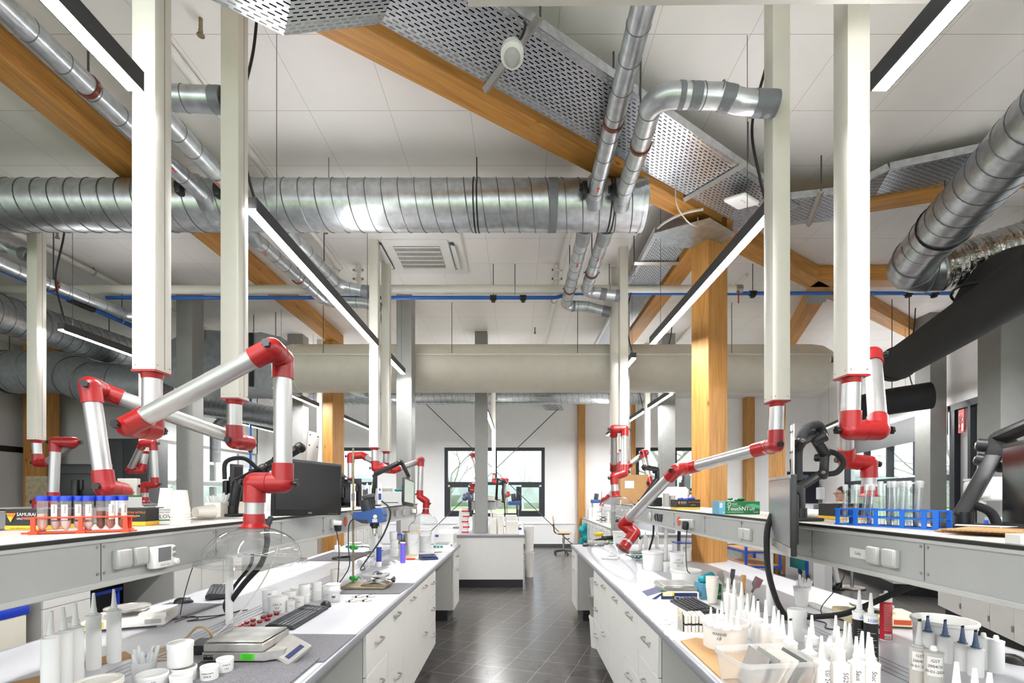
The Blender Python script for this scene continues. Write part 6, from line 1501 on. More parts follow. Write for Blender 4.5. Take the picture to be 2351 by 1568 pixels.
for z in (.004, .052):
    mb = MB(); mb.box((0, 0, z), (.245 if z < .03 else .25, .055, .005), b=.001, seg=1); 
    for q in (-1, 1): mb.box((q * .132, -.02, z), (.025, .012, .005))
    mb.build('plate', 'orange_plastic', t)
for x in (-.115, 0, .115):
    for y in (-.03, .03): mb = MB(); mb.box((x, y, .028), (.011, .008, .05)); mb.box((x, y * .6, .004), (.022, .034, .012)); mb.build('post', 'orange_plastic', t)
liq = [('pink_liquid', .055), ('pale_liquid', .03), ('pale_liquid', .032), ('pale_liquid', .028), ('pale_liquid', .026), ('brown_liquid', .062), ('amber_liquid', .06), ('amber_liquid', .056)]
nm = ['leftmost, creamy', 'second from left with a label', 'third from left with a label', 'fourth from left, nearly clear', 'in the middle with a big white label', 'dark brown, third from right', 'red-brown, second from right', 'rightmost, amber']
MK = W[bpy.data.objects['tube_rack'].name]
for i, (lm, lh) in enumerate(liq):
    p = MK @ Vector((-.1 + i * .0286, (.006 if i % 2 else -.008), .009))
    t = thing('centrifuge_tube', 'blue-capped plastic tube ' + nm[i] + ', in the orange rack', 'tube', p, R(27 + i * 7), 'blue-capped tubes in the orange rack')
    mb = MB(); mb.lathe([(0, 0), (.004, .0), (.0125, .014), (.0135, .1), (.0125, .1), (.0115, .015), (.003, .003), (0, .003)], n=20); mb.build('tube', 'tube_plastic', t)
    mb = MB(); mb.lathe([(0, .0035), (.003, .0035), (.0112, .015), (.0118, lh), (0, lh)], n=16); mb.build('liquid', lm, t)
    mb = MB(); mb.lathe([(0, .113), (.0155, .113), (.016, .111), (.016, .097), (.0145, .097)], n=20); mb.build('cap', 'cap_blue', t)
    if i in (1, 2, 3, 4, 6, 7):
        mb = MB(); mb.lathe([(.0138, .035), (.0138, .085)], n=8, a0=R(-140), a1=R(-70)); mb.build('label_strip', 'paper', t)
        writing(t, 'x-flow/ng', .0139, .083, -14, .007, vert=True, shear=.2)
cup_stack('stack of white paper cups upside down, farther one by the glove boxes', (-1.64, 2.26, ST), 6)
cup_stack('stack of white paper cups upside down, nearer one by the glove boxes', (-1.415, 2.03, ST), 5)
t = thing('paper_cup', 'white paper cup lying on its side right of the cup stacks', 'cup', (-1.60, 2.42, ST + .037)); mb = MB(); mb.lathe([(0, 0), (.026, 0), (.037, .09), (.034, .09), (.024, .003)], (.02, -.05, 0), 24, RX(-90) @ RY(20)); mb.build('cup', 'warm_white', t)
for lab, x, y, wd in (('square white tub full of clear pipettes on the left shelf', -1.675, 2.70, .085), ('square white tub behind the pipette tub on the left shelf', -1.70, 2.90, .08)):
    t = thing('square_tub', lab, 'tub', (x, y, ST), 0, 'square white tubs')
    mb = MB(); k = wd / 2
    for q in (-1, 1): mb.box((q * k, 0, .04), (.003, wd, .08)); mb.box((0, q * k, .04), (wd, .003, .08))
    mb.box((0, 0, .0015), (wd, wd, .003)); mb.box((0, -k - .001, .07), (wd + .006, .004, .01)); mb.build('tub', 'warm_white', t)
    if wd > .08: pipettes(t, 14, .045, .13)
    else: pipettes(t, 5, .03, .11)
sheet('flat_pad', 'thin grey plastic sheet on the left shelf in front of the pipette tubs', 'sheet', [(-1.66, 2.42), (-1.40, 2.45), (-1.42, 2.62), (-1.6, 2.62)], ST, .004, 'plate_grey')
printed_box('small box with dark green top behind the paper cups', (-1.73, 2.14, ST), (.06, .1, .115), 'wall_grey', 0, None, [], 'carton', 'cartons', name='carton')
mb = MB(); mb.box((-1.73, 2.14, ST + .118), (.06, .1, .008)); simple('lid', 'dark green lid on the small box behind the paper cups', 'lid', mb, 'glove_green')
for i, (x, y) in enumerate(((811, 1165), (827, 1164), (843, 1157), (855, 1160), (872, 1159))):
    p = on(x, y, ST); p.y = min(p.y, 5.3); p.x = xat(x, p.y)
    t = cartridge(['white cartridge with blue triangle print, left end of the group on the left shelf', 'white cartridge with blue triangle print behind the stirrer rod', 'white cartridge with blue print farther back in the shelf group', 'white cartridge with blue block print above the stirrer motor', 'white cartridge with tall blue stripe right of the stirrer motor'][i], (p.x, p.y, ST), .03 if i > 1 else 0, group='blue and white cartridges')
    mb = MB(); mb.lathe([(.0249, .06), (.0249, .13)], n=8, a0=R(-110), a1=R(-40)); mb.lathe([(.0249, .16), (.0249, .185)], n=6, a0=R(-95), a1=R(-55)); mb.build('blue_print', 'blue_label', t)
t = box('carton', 'white carton with teal gloves on it at the far end of the left shelf', 'box', (-1.40, 5.42, ST), (.26, .2, .15), 'wall_grey', 10, .002, 'cartons'); panel(t, 'print_line', 'ink', (.0, -.1005, .03), (.14, .001, .008))
mb = MB(); [mb.ball((-1.36 + .035 * i + random.uniform(-.01, .01), 5.42 + random.uniform(-.03, .03), ST + .168), .03, 10, (1.2, 1, .6)) for i in range(5)]; simple('glove', 'crumpled teal gloves on the white carton of the left shelf', 'gloves', mb, 'teal_dark')
box('carton', 'taller grey carton behind the white carton on the left shelf', 'box', (-1.60, 5.75, ST), (.2, .16, .19), 'grey_lip', 4, .002, 'cartons')
t = box('carton', 'dark glossy carton edge behind the white and blue cartridges', 'box', (-1.62, 5.1, ST), (.05, .12, .17), 'cabinet_dark', 0, .002, 'cartons')
# ================================================================ right bench
def cart_at(label, px, py, h=.12, **k):
    """px, py: where the top rim of the body shows"""
    p = on(px, py, WT + h); return cartridge(label, (p.x, p.y, WT), h=h, **k)
GW = 'white cartridges crowding the right bench'
t = thing('laboratory_balance', 'white and navy balance with steel pan, lettered METTLER TOLEDO', 'scale', (1.02, 3.29, WT), R(-1), 'laboratory balances')
mb = MB(); mb.prism([(-.185, .0), (.165, .0), (.17, .01), (.17, .052), (.155, .06), (-.03, .06), (-.165, .018), (-.185, .012)], .25, TR(0, .125, 0) @ RX(90)); mb.build('body', 'white_plastic', t)
mb = MB(); mb.prism([(-.12, .008), (-.09, .008), (-.04, .046), (-.06, .046)], .003, FRONT(-.02, -.125, 0)); mb.box((.04, -.1265, .029), (.235, .003, .042), b=.001, seg=1); mb.build('navy_panel', 'navy', t)
mb = MB(); mb.box((.05, .0, .073), (.22, .24, .026), b=.003, seg=1); mb.build('pan_support', 'brushed', t)
mb = MB(); mb.box((.05, 0, .089), (.205, .225, .008), b=.003, seg=1); mb.build('pan', 'steel_dirty', t)
Ms = TR(-.1, 0, .0405) @ RY(-17.5); mb = MB(); mb.box((-.01, -.02, .0), (.105, .15, .004)); mb.v = [Ms @ v for v in mb.v]; mb.build('display', 'screen_blue', t)
panel(t, 'green_button', 'glove_green', (-.055, -.1, .058), (.03, .03, .006))
panel(t, 'sticker', 'label_yellow', (-.03, -.1285, .042), (.075, .001, .022)); panel(t, 'sticker', 'label_cream', (-.035, -.1292, .040), (.058, .001, .022)); lettering(t, 'WST 635', .009, FRONT(-.058, -.1302, .037), 'text_orange'); panel(t, 'print_label', 'paper', (.028, -.1285, .017), (.034, .001, .019)); panel(t, 'print_mark', 'ink', (.028, -.1292, .018), (.026, .001, .009))
lettering(t, 'METTLER TOLEDO', .0165, FRONT(.05, -.1288, .015), 'text_white')
tub('white bucket behind the navy balance on the right bench', on(1575, 1345, WT), .11, .125)
tub('white bucket with rim farther back left of the lettered canister', on(1499, 1307, WT), .096, .165)
jar('small white jar with handwriting between bucket and canister', on(1532, 1313, WT), .035, .09, 'Ditto|9mm', 10)
tub('tall white canister with handwriting behind the navy balance', on(1556, 1316, WT), .068, .185, .97, text='CST|2 loten 24|up', ang=-15)
cup_stack('upright white paper cup stack by the adapter cable on the right bench', on(1578, 1290, WT), 2, True, .03, .043, .13)
t = printed_box('small green and blue glove box behind the navy balance with a teal glove coming out', (1.275, 3.24, WT), (.13, .12, .105), 'glove_green', 4, None, [('TouchNTuff', .03, -.01, .03, 'text_white')])
panel(t, 'blue_end', 'glove_blue', (-.045, 0, .0525), (.042, .1215, .106))
mb = MB(); mb.tube([Vector((.02 + .013 * math.cos(i * .39), -.061, .08 + .013 * math.sin(i * .39))) for i in range(16)], .002, 5, closed=True); mb.build('ring_emblem', 'text_white', t)
mb = MB(); [mb.ball((1.26 + random.uniform(-.03, .04), 3.23 + random.uniform(-.02, .02), WT + .125 + random.uniform(0, .03)), .028, 10, (1, 1, .9)) for i in range(7)]; simple('glove', 'crumpled teal glove pulled out of the small green glove box', 'glove', mb, 'teal_cloth')
cup_stack('tall upright stack of white paper cups beside the small green glove box', on(1635, 1388, WT), 7, True, .026, .037, .1)
keyboard('black keyboard lying lengthwise in front of the navy balance', (1.075, 2.90, WT + .004), -86, .42, .16, 'key_black')
# tile samples
t = thing('sample_holder', 'grey sample card with a cream paper label standing at the head of the tiles', 'card', (.838, 2.49, WT), R(-8), 'tile samples by the keyboard')
mb = MB(); mb.box((0, 0, .052), (.005, .11, .104)); mb.build('plate', 'plate_grey', t); panel(t, 'label', 'label_cream', (-.003, -.01, .082), (.001, .085, .042)); lettering(t, 'TEST 24|', .014, SIDE_L(-.0038, .02, .078)); lettering(t, 'GLASN', .012, SIDE_L(-.0038, .01, .064))
for i in range(6):
    t = thing('tile_sample', ['cream test tile with a black band, next to the grey card', 'second cream test tile with a black band from the grey card', 'third cream test tile with a black band from the grey card', 'fourth cream test tile with a black band from the grey card', 'fifth cream test tile with a black band from the grey card', 'cream test tile with a black band nearest the lidded bucket'][i], 'tile', (.852 + i * .0185, 2.475 + (i % 2) * .006, WT), R(-6), 'tile samples by the keyboard')
    for z in (.019, .066):
        mb = MB(); mb.box((0, 0, z), (.0145, .10, .037 if z < .05 else .04), b=.001, seg=1); mb.build('tile_half', 'tile_sample', t)
    mb = MB(); mb.box((0, 0, .042), (.0125, .099, .014)); mb.build('sealant_band', 'black_plastic', t)
# lidded bucket with nozzles
tub('big lidded white bucket with black handwriting, loose nozzles standing on its lid', (.945, 2.20, WT), .098, .122, .93, lid='frosted', text='nozijds|18', ang=-38)
n0 = None
for i, (x, y) in enumerate(((1632, 1436), (1647, 1441), (1667, 1446), (1678, 1443), (1693, 1445), (1657, 1420))):
    p = on(x, y, WT + .125); lab = ['white nozzle standing on the bucket lid, first from the left', 'white nozzle standing on the bucket lid, second from the left', 'white nozzle standing at the front middle of the bucket lid', 'white nozzle standing just right of the lid centre', 'rightmost white nozzle standing on the bucket lid', 'white nozzle standing at the back of the bucket lid'][i]
    if n0 is None: n0 = lathe_thing('nozzle', lab, 'nozzle', p, [('cone', 'white_plastic', nozzle_profile(.08, .0085)), ('rim', 'white_plastic', [(.0165, 0), (.0165, .0035), (.01, .0035)])], 'loose nozzles on the bucket lid', n=14)
    else: dup(n0, p, 0, lab)
L = [('white cartridge behind the lidded bucket, leftmost of the back row', 1671, 1362, {}), ('white cartridge second in the row behind the lidded bucket', 1686, 1366, {}), ('white cartridge third in the row behind the lidded bucket with black writing', 1703, 1372, {'text': 'N.. .'}),
     ('white cartridge right behind the bucket lid', 1716, 1404, {}), ('white cartridge with long nozzle between bucket and white pole', 1729, 1409, {'lean': 2}), ('white cartridge with black-tipped nozzle right of the bucket', 1740, 1421, {'tip': 'ink', 'text': 'SI muur 15'}),
     ('white cartridge with the tallest nozzle in front of the white pole', 1758, 1436, {'nz': .11}), ('white cartridge just right of the one with the tallest nozzle', 1777, 1437, {}), ('white cartridge with leaning nozzle before the hose foot', 1785, 1449, {'lean': 3}),
     ('white cartridge near the back rim of the clear tub', 1797, 1462, {}), ('white cartridge with a dark tip closest behind the clear tub', 1815, 1474, {'tip': 'ink'}),
     ('white cartridge in a clear cup, printed 0001/1', 1864, 1462, {'plate': (.05, .1, '3001/1|024')}), ('white cartridge behind the right end of the clear tub', 1858, 1496, {}), ('white cartridge with handwriting SSI 24003 beside the clear tub', 1886, 1518, {'text': 'SSI 24003/1', 'ang': -5}),
     ('white cartridge with label GST27 in the second row', 1905, 1478, {'cap': True, 'plate': (.04, .085, 'GST27|102.')}), ('white cartridge at the back of the crowd, left of the black cartridges', 1919, 1463, {}), ('white cartridge in the middle of the crowd', 1924, 1492, {}),
     ('front white cartridge lettered SG22, second from the tub', 1932, 1524, {'text': 'SG220', 'ang': -20}), ('white cartridge straight below the left black cartridge', 1941, 1478, {}), ('white cartridge between crowd and black cartridges', 1951, 1484, {}),
     ('front white cartridge third from the tub', 1966, 1520, {'text': 'Saus', 'ang': -35}), ('white cartridge with wedge-cut nozzle in front of the left black cartridge', 1977, 1505, {'lean': 3}), ('white cartridge with wedge-cut nozzle in front of the right black cartridge', 1994, 1508, {}),
     ('front white cartridge at the right end of the crowd', 2002, 1522, {'text': 'Stuc', 'ang': -35, 'lean': -2})]
for lab, x, y, k in L: cart_at(lab, x, y, group=GW, **k)
t = thing('clear_cup', 'clear plastic cup round a white cartridge in the crowd', 'cup', on(1864, 1462, WT + .12)); t.location.z = WT; W[t.name] = TR(*t.location)
mb = MB(); mb.lathe([(.028, .002), (.033, .15)], n=24); mb.build('cup', 'tube_plastic', t)
for lab, x, y, tx in (('black-labelled cartridge with white nozzle, left one', 1973, 1404, 's5'), ('black-labelled cartridge with blue handwriting on its top, right one', 1999.5, 1412, 'S1200')):
    t = cart_at(lab, x, y, group='black-labelled cartridges', h=.215, mid=(.004, .185, 'box_black')); writing(t, tx, .0255, .192, -18, .016, 'ink_blue', .1)
    mb = MB()
    for i in range(15): mb.lathe([(.0253, .02 + i * .009), (.0253, .023 + i * .009)], n=6, a0=R(-140), a1=R(-125 + (i * 37 % 60)))
    mb.build('print_lines', 'plate_grey', t)
t = cart_at('red cartridge with white cap standing at the back of the right bench', 2034, 1366, group='coloured cartridges', h=.215, cap=True, nm='warm_white', mid=(.006, .185, 'red_label'))
mb = MB(); mb.lathe([(.0252, .01), (.0252, .035)], n=8, a0=R(-140), a1=R(-70)); mb.build('white_field', 'paper', t); writing(t, 'PDA', .0254, .014, -25, .014)
mb = MB()
for i in range(16): mb.lathe([(.0252, .05 + i * .008), (.0252, .0525 + i * .008)], n=8, a0=R(-145), a1=R(-80 + (i * 53 % 25)))
mb.build('print_lines', 'pink_liquid', t)
cart_at('grey-white cartridge labelled GST 2004/16 with a cut grey nozzle', 2109, 1486, group='labelled cartridges at the right', h=.2, m='grey_lip', nm='grey_lip', tip='ink', plate=(.13, .19, 'GST|2004/16|10-01-2024'), ang=-30, lean=2)
cart_at('grey-white capped cartridge labelled GST 2004/16', 2144, 1497, group='labelled cartridges at the right', h=.2, m='grey_lip', nm='warm_white', cap=True, plate=(.13, .19, 'GST|2004/16|10-01-2024'), ang=-30)
for lab, x, y in (('white cartridge with slate-blue nozzle, leftmost of four before the right bucket', 2130, 1452), ('white cartridge with slate-blue nozzle, second of four before the right bucket', 2170, 1462), ('white cartridge with slate-blue nozzle, third of four before the right bucket', 2210, 1478), ('white cartridge with slate-blue nozzle, rightmost of four before the right bucket', 2240, 1489)):
    cart_at(lab, x, y, group='cartridges with slate-blue nozzles', nm='nozzle_blue', tip='ink', nz=.065, h=.105)
cart_at('white capped cartridge behind the mouse, left one', 2258, 1464, group='capped cartridges by the mouse', cap=True, h=.125); cart_at('white capped cartridge next to the mouse, right one', 2287, 1470, group='capped cartridges by the mouse', cap=True, h=.125)
for lab, x, y in (('white cartridge at the bottom edge whose nozzle only shows, left of three', 2196, 1523), ('white cartridge at the bottom edge whose nozzle only shows, middle of three', 2238, 1538), ('white cartridge at the bottom edge whose nozzle only shows, right of three', 2272, 1548)):
    p = on(x, y, WT + .215 + .08); cartridge(lab, (p.x, p.y, WT), nz=.08, group='cartridges below the frame edge')
jar('large white bottle with dome cap behind the black-tipped cartridge', on(1830, 1470, WT), .042, .15)
tub('wide white bucket with thick rim at the right behind the blue nozzles', (1.87, 2.12, WT), .112, .15, .92)
mouse('black mouse on the back of the right bench by the frame edge', on(2320, 1520, WT), 20)
# clear tub of plates
t = thing('clear_tub', 'frosted clear tub full of test plates at the right bench edge', 'tub', (.885, 1.73, WT + .007), R(7))
mb = MB(); x1, y1, h, k = .14, .1, .122, .9
def rr(x, y, r, z, n=5): return [Vector((sx * (x - r) + r * math.cos(a), sy * (y - r) + r * math.sin(a), z)) for sx, sy, a0 in ((1, 1, 0), (-1, 1, 90), (-1, -1, 180), (1, -1, 270)) for a in [R(a0 + 90 * j / n) for j in range(n + 1)]]
rings = [rr(x1 * k, y1 * k, .025, 0), rr(x1, y1, .03, h * .84), rr(x1 + .006, y1 + .006, .034, h * .86), rr(x1 + .006, y1 + .006, .034, h), rr(x1 + .002, y1 + .002, .03, h), rr(x1 - .002, y1 - .002, .03, h * .85)]
vs = [p for r_ in rings for p in r_]; n = len(rings[0]); mb.add(vs, [tuple(range(n))] + [(a * n + i, a * n + (i + 1) % n, (a + 1) * n + (i + 1) % n, (a + 1) * n + i) for a in range(len(rings) - 1) for i in range(n)]); mb.build('tub', 'tub_plastic', t)
for i, (x, m, a, tx) in enumerate(((-.03, 'plate_grey', 34, ''), (-.005, 'cabinet_grey', 40, 'nok'), (.03, 'tile_sample', 42, 'uit dorris'), (.055, 'tile_sample', 44, 'SLP 400'), (.08, 'cabinet_dark', 46, '1 Ch'), (.10, 'plate_grey', 47, 'ALU 5'))):
    q = thing('test_plate', ['grey metal test plate leaning in the clear tub, leftmost', 'grey test plate second from the left in the clear tub', 'cream test plate with handwriting in the middle of the clear tub', 'cream test plate with handwriting behind the middle one in the clear tub', 'dark test plate second from the right in the clear tub', 'grey test plate with handwriting, rightmost in the clear tub'][i], 'plate', M=W[t.name] @ TR(x - .04, .0, .008) @ RZ(-8) @ RY(a - 14), group='test plates in the clear tub')
    mb = MB(); mb.box((0, 0, .065), (.004, .15, .13)); mb.build('plate', m, q)
    if tx: lettering(q, tx, .02, frame((0, 1, 0), (-.0, 0, 1), (1, 0, 0), (.0024, -.06, .1)), 'ink', .3)
sheet('cardboard_sheet', 'flattened brown cardboard under the lidded bucket at the right bench edge', 'cardboard', [(.76, 1.45), (.77, 2.28), (.86, 2.33), (1.05, 2.2), (1.1, 1.6)], WT + .001, .006, 'cardboard', 'cardboard sheets')
sheet('cardboard_sheet', 'brown cardboard beneath the labelled cartridges at lower right', 'cardboard', [(1.12, 1.3), (1.12, 1.75), (1.42, 1.75), (1.5, 1.3)], WT + .001, .006, 'cardboard', 'cardboard sheets')
sheet('torn_paper', 'torn white paper lining along the right bench edge', 'paper', [(.735, 2.30), (.745, 3.5), (1.35, 3.55), (1.28, 2.34)], WT + .0012, .002, 'paper', 'loose paper', jag=.006)
mb = MB(); [mb.ball((.80 + random.uniform(-.04, .05), 2.62 + random.uniform(-.05, .05), WT + .008), random.uniform(.012, .026), 9, (1.2, 1, .6)) for i in range(9)]; mb.ball((.815, 2.66, WT + .02), .02, 10, (.7, .7, 1.4)); simple('crumpled_paper', 'lump of crumpled white tissue near the right bench edge', 'paper', mb, 'paper')
# tools
t = thing('tool_pot', 'white pot of palette knives and a wooden-handled spatula behind the cartridges', 'pot', on(1704, 1400, WT)); mb = MB(); mb.lathe([(0, 0), (.045, 0), (.05, .1), (.047, .1), (.043, .004), (0, .004)], n=28); mb.build('pot', 'warm_white', t)
def knife(t0, lab, off, a, b, hc, blade='chrome', fl=.03):
    q = thing('palette_knife', lab, 'knife', M=W[t0.name] @ TR(*off) @ RZ(a) @ RY(b), group='palette knives in the white pots')
    mb = MB(); mb.cyl((0, 0, 0), .009, .1, 10, b=.003) if hc else mb.cyl((0, 0, 0), .004, .1, 8); mb.build('handle', hc or 'chrome', q)
    mb = MB(); mb.prism([(-.006, .1), (.006, .1), (.008, .13), (fl * .6, .15), (fl * .6, .2), (-fl * .6, .2), (-fl * .6, .15), (-.008, .13)], .0015, RX(90)); mb.build('blade', blade, q)
knife(t, 'spatula with square steel blade leaning right out of the white pot', (.01, 0, .015), 0, 28, None, fl=.045)
t2 = thing('spatula', 'wooden-handled scraper standing in the white pot', 'spatula', M=W[t.name] @ TR(.0, .01, .02) @ RY(4)); mb = MB(); mb.box((0, 0, .135), (.032, .016, .11), b=.008); mb.build('handle', 'pine_board', t2); mb = MB(); mb.box((0, 0, .05), (.03, .003, .07)); mb.build('blade', 'rod_dark', t2)
t = thing('tool_pot', 'white cup of steel palette knives behind the tall cup stack', 'pot', on(1676, 1386, WT)); mb = MB(); mb.lathe([(0, 0), (.036, 0), (.042, .1), (.039, .1), (.034, .004), (0, .004)], n=28); mb.build('pot', 'warm_white', t)
knife(t, 'palette knife with dark blade at the back of the white cup', (.0, .005, .02), 20, 8, None, 'rod_dark'); knife(t, 'palette knife leaning left in the white cup', (-.01, 0, .015), 0, -16, None, 'plate_grey')
box('carton', 'low white carton with dark slot behind the teal glove', 'box', (1.42, 3.35, WT), (.2, .22, .1), 'paper', 10, .002, 'cartons')
t = thing('pipette_cup', 'white paper cup stack full of clear pipettes on the back of the right bench', 'cup', on(1840, 1390, WT)); mb = MB(); mb.lathe([(0, 0), (.034, 0), (.046, .115), (.048, .118), (.044, .115), (.032, .004), (0, .004)], n=28); mb.build('cup', 'white_plastic', t); pipettes(t, 13, .045, .18)
sheet('plastic_board', 'white cutting board behind the pipette cup', 'board', [(1.8, 2.72), (1.82, 3.08), (2.2, 3.05), (2.15, 2.72)], WT + .001, .01, 'paper')
t = thing('old_scale', 'stained cream scale with round pan behind the black cartridges', 'scale', (1.95, 2.62, WT), R(-12), 'laboratory balances')
mb = MB(); mb.box((0, 0, .035), (.36, .24, .05), b=.012); mb.build('body', 'label_cream', t); mb = MB(); mb.lathe([(0, .075), (.02, .062), (.02, .08), (.1, .084), (.1, .096), (.095, .096), (0, .09)], (-.02, .02, 0), 36); mb.build('pan', 'steel_dirty', t)
panel(t, 'orange_stain', 'orange_dot', (.06, -.1205, .035), (.08, .001, .025)); panel(t, 'yellow_dot', 'label_yellow', (-.04, -.1205, .045), (.02, .001, .02)); mb = MB(); [mb.cyl((x, y, 0), .015, .015, 12) for x in (-.15, .15) for y in (-.09, .09)]; mb.build('foot', 'cabinet_dark', t)
cable('thick black hose from the right monitor down to the bench channel', [(1.20, 2.28, 1.50), (1.175, 2.27, 1.44), (1.165, 2.26, 1.36), (1.21, 2.33, 1.22), (1.33, 2.48, 1.05), (1.45, 2.62, .94), (1.50, 2.70, .9)], .014, 'black_matte')
cable('thick black hose rising from the bench channel to the right shelf behind the red cartridge', [(1.53, 2.68, .903), (1.53, 2.62, .93), (1.58, 2.5, .965), (1.62, 2.36, 1.02), (1.70, 2.2, 1.14), (1.75, 2.1, 1.22), (1.76, 2.05, 1.31)], .014, 'black_matte')
cable('thin cable dropping from the right shelf behind the pipette cup', [(1.72, 2.55, 1.31), (1.74, 2.58, 1.15), (1.70, 2.7, .97), (1.71, 2.72, .905), (1.66, 2.85, .903), (1.8, 2.65, .903), (1.9, 2.48, .903)], .0025)
cable('tangle of thin black cables at the hose foot on the right bench', [(1.55, 2.75, .903), (1.66, 2.62, .903), (1.6, 2.5, .903), (1.7, 2.45, .903), (1.62, 2.4, .903), (1.78, 2.35, .903), (1.75, 2.5, .903)], .003)
cable('black adapter cable hanging from the right shelf socket', [(1.255, 3.58, 1.33), (1.24, 3.56, 1.2), (1.235, 3.52, 1.05), (1.25, 3.5, 1.02)], .0035)
t = thing('plug_adapter', 'black adapter with white cover in the right shelf socket', 'plug', (1.25, 3.58, 1.37)); mb = MB(); mb.box((1.242, 3.58, 1.362), (.04, .055, .062), b=.012); mb.build('plug', 'black_plastic', t, world=True); mb = MB(); mb.box((1.235, 3.58, 1.405), (.06, .06, .008), b=.002); mb.build('cover', 'white_plastic', t, world=True)
# far half of the right bench
small_balance('white balance with teal buttons below the tilted dome', on(1455, 1281, WT), 4)
t = box('keypad_terminal', 'grey scale terminal lying under the tilted dome', 'keypad', on(1402, 1283, WT), (.17, .13, .03), 'wall_grey', -30, .008); panel(t, 'screen', 'cabinet_dark', (.02, -.01, .0305), (.07, .05, .001))
t = thing('hand_drill', 'black and yellow power tool lying at the far end of the right bench', 'tool', on(1385, 1246, WT), R(15)); mb = MB(); mb.cyl((-.02, 0, .06), .04, .2, 18, RY(90), b=.008); mb.box((-.06, -.02, .045), (.2, .07, .04), RY(-12), b=.01); mb.build('body', 'black_plastic', t); mb = MB(); mb.box((-.06, .02, .12), (.13, .06, .05), b=.012); mb.build('battery', 'yellow_tool', t); mb = MB(); mb.cyl((.17, 0, .06), .042, .02, 18, RY(90)); mb.build('chuck', 'brushed', t)
for k, (x, y, sc, m) in enumerate(((1372, 1250, 1, 'tile_sample'), (1362, 1254, 1, 'plate_grey'))):
    t = thing('sample_rack', ['row of cream test blocks in front of the power tool', 'low row of test blocks nearest the bench edge by the power tool'][k], 'rack', on(x, y, WT), R(4), 'racks of test blocks'); mb = MB(); mb.box((0, 0, .01), (.28, .07, .02)); mb.build('tray', 'black_plastic', t)
    mb = MB(); [mb.box((-.12 + i * .022, 0, .03), (.014, .06, .045 - .02 * k), b=.002, seg=1) for i in range(12)]; mb.build('blocks', m, t)
box('circuit_board', 'green board between the power tool and the far white bucket', 'board', on(1402, 1248, WT), (.1, .1, .05), 'glove_green', 0, .003)
tub('white bucket at the far end of the right bench beside the power tool', on(1424, 1252, WT), .10, .19, text='20 liter', ang=-20)
for i, (x, y) in enumerate(((1470, 1262), (1482, 1258), (1492, 1262), (1508, 1257))): cartridge(['small white cartridge behind the red elbow, first of the far group', 'small white cartridge behind the red elbow, second of the far group', 'small white cartridge behind the red elbow, third of the far group', 'small white cartridge at the right end of the far group'][i], on(x, y, WT), .05, h=.15, group='far white cartridges on the right bench')
t = box('square_tub', 'square clear tub with blue lid on the back of the right bench', 'tub', (1.95, 5.6, WT), (.26, .2, .13), 'frosted', 0, .01, 'square white tubs'); panel(t, 'lid', 'blue_label', (0, 0, .135), (.27, .21, .012))
cable('black hose hanging from the far right shelf to the bench', [(1.45, 5.15, 1.31), (1.43, 5.1, 1.15), (1.36, 5.0, 1.0), (1.35, 4.95, .905)], .01, 'black_matte')
cable('thin black cable on the far right bench behind the red elbow', [(1.1, 4.9, .98), (1.25, 5.1, .92), (1.4, 5.2, .905), (1.5, 5.0, .903)], .006)
t = thing('waste_bin', 'stacked round containers in the knee space of the right bench', 'bin', (.86, 5.05, 0)); mb = MB(); mb.lathe([(0, 0), (.09, 0), (.11, .3), (.115, .3), (.115, .32), (0, .32)], n=28); mb.build('lower_bin', 'pipe_white', t); mb = MB(); mb.lathe([(0, .325), (.1, .325), (.12, .52), (.125, .53), (0, .53)], n=28); mb.build('middle_bin', 'cabinet_grey', t); mb = MB(); mb.lathe([(0, .535), (.09, .535), (.105, .7), (.11, .71), (0, .71)], n=28); mb.build('upper_bin', 'wall_grey', t)

# ================================================================ things on the right shelf
t = printed_box('black and yellow glove box on the right shelf with a blue glove on top', (1.385, 3.99, ST), (.2, .12, .08), 'box_black', 5, 'box_yellow', [('SOFT STAR NITRILE', .012, .0, .055, 'text_orange'), ('SAMURAI', .012, -.065, .055, 'text_white'), ('safety workwear', .007, -.065, .045, 'text_white'), ('powder free', .008, .02, .034, 'text_white')], glove='cap_blue')
lettering(t, 'NITRILE', .014, SIDE_L(-.101, .03, .055), 'text_orange')
mb = MB(); mb.prism([(-.01, .012), (.01, .012), (0, -.012)], .001, FRONT(-.08, -.0615, .052)); mb.build('shield_emblem', 'text_orange', t)
t = printed_box('long green glove box lettered TouchNTuff on the right shelf', (1.39, 3.08, ST), (.25, .12, .08), 'glove_green', -3, None, [('TouchNTuff', .034, -.075, .024, 'text_white'), ('92-500', .011, -.045, .06, 'text_white'), ('Ansell', .012, .085, .01, 'text_white'), ('disposable nitrile gloves for splash protection', .0055, -.075, .012, 'text_white'), ('strength and comfort', .006, -.045, .05, 'text_white')], glove='glove_green')
mb = MB(); mb.box((-.1065, 0, .04), (.0375, .1215, .081)); mb.build('blue_end', 'glove_blue', t); panel(t, 'print_label', 'wall_grey', (-.113, -.061, .055), (.018, .001, .03)); lettering(t, 'M', .012, FRONT(-.1, -.0615, .006), 'text_white')
mb = MB(); mb.tube([Vector((-.062 + .0095 * math.cos(i * .39), -.0612, .063 + .0095 * math.sin(i * .39))) for i in range(16)], .0014, 5, closed=True); mb.build('ring_emblem', 'text_white', t)
mb = MB(); Mh = FRONT(.085, -.0612, .05)
mb.prism([(-.05, .006), (-.03, .012), (-.005, .016), (.02, .01), (.04, .006), (.04, -.014), (.02, -.012), (.0, -.008), (-.018, -.008), (-.03, -.002), (-.012, .0), (-.03, .002), (-.048, .001)], .0008, Mh); mb.build('hand_picture', 'green_hand', t)
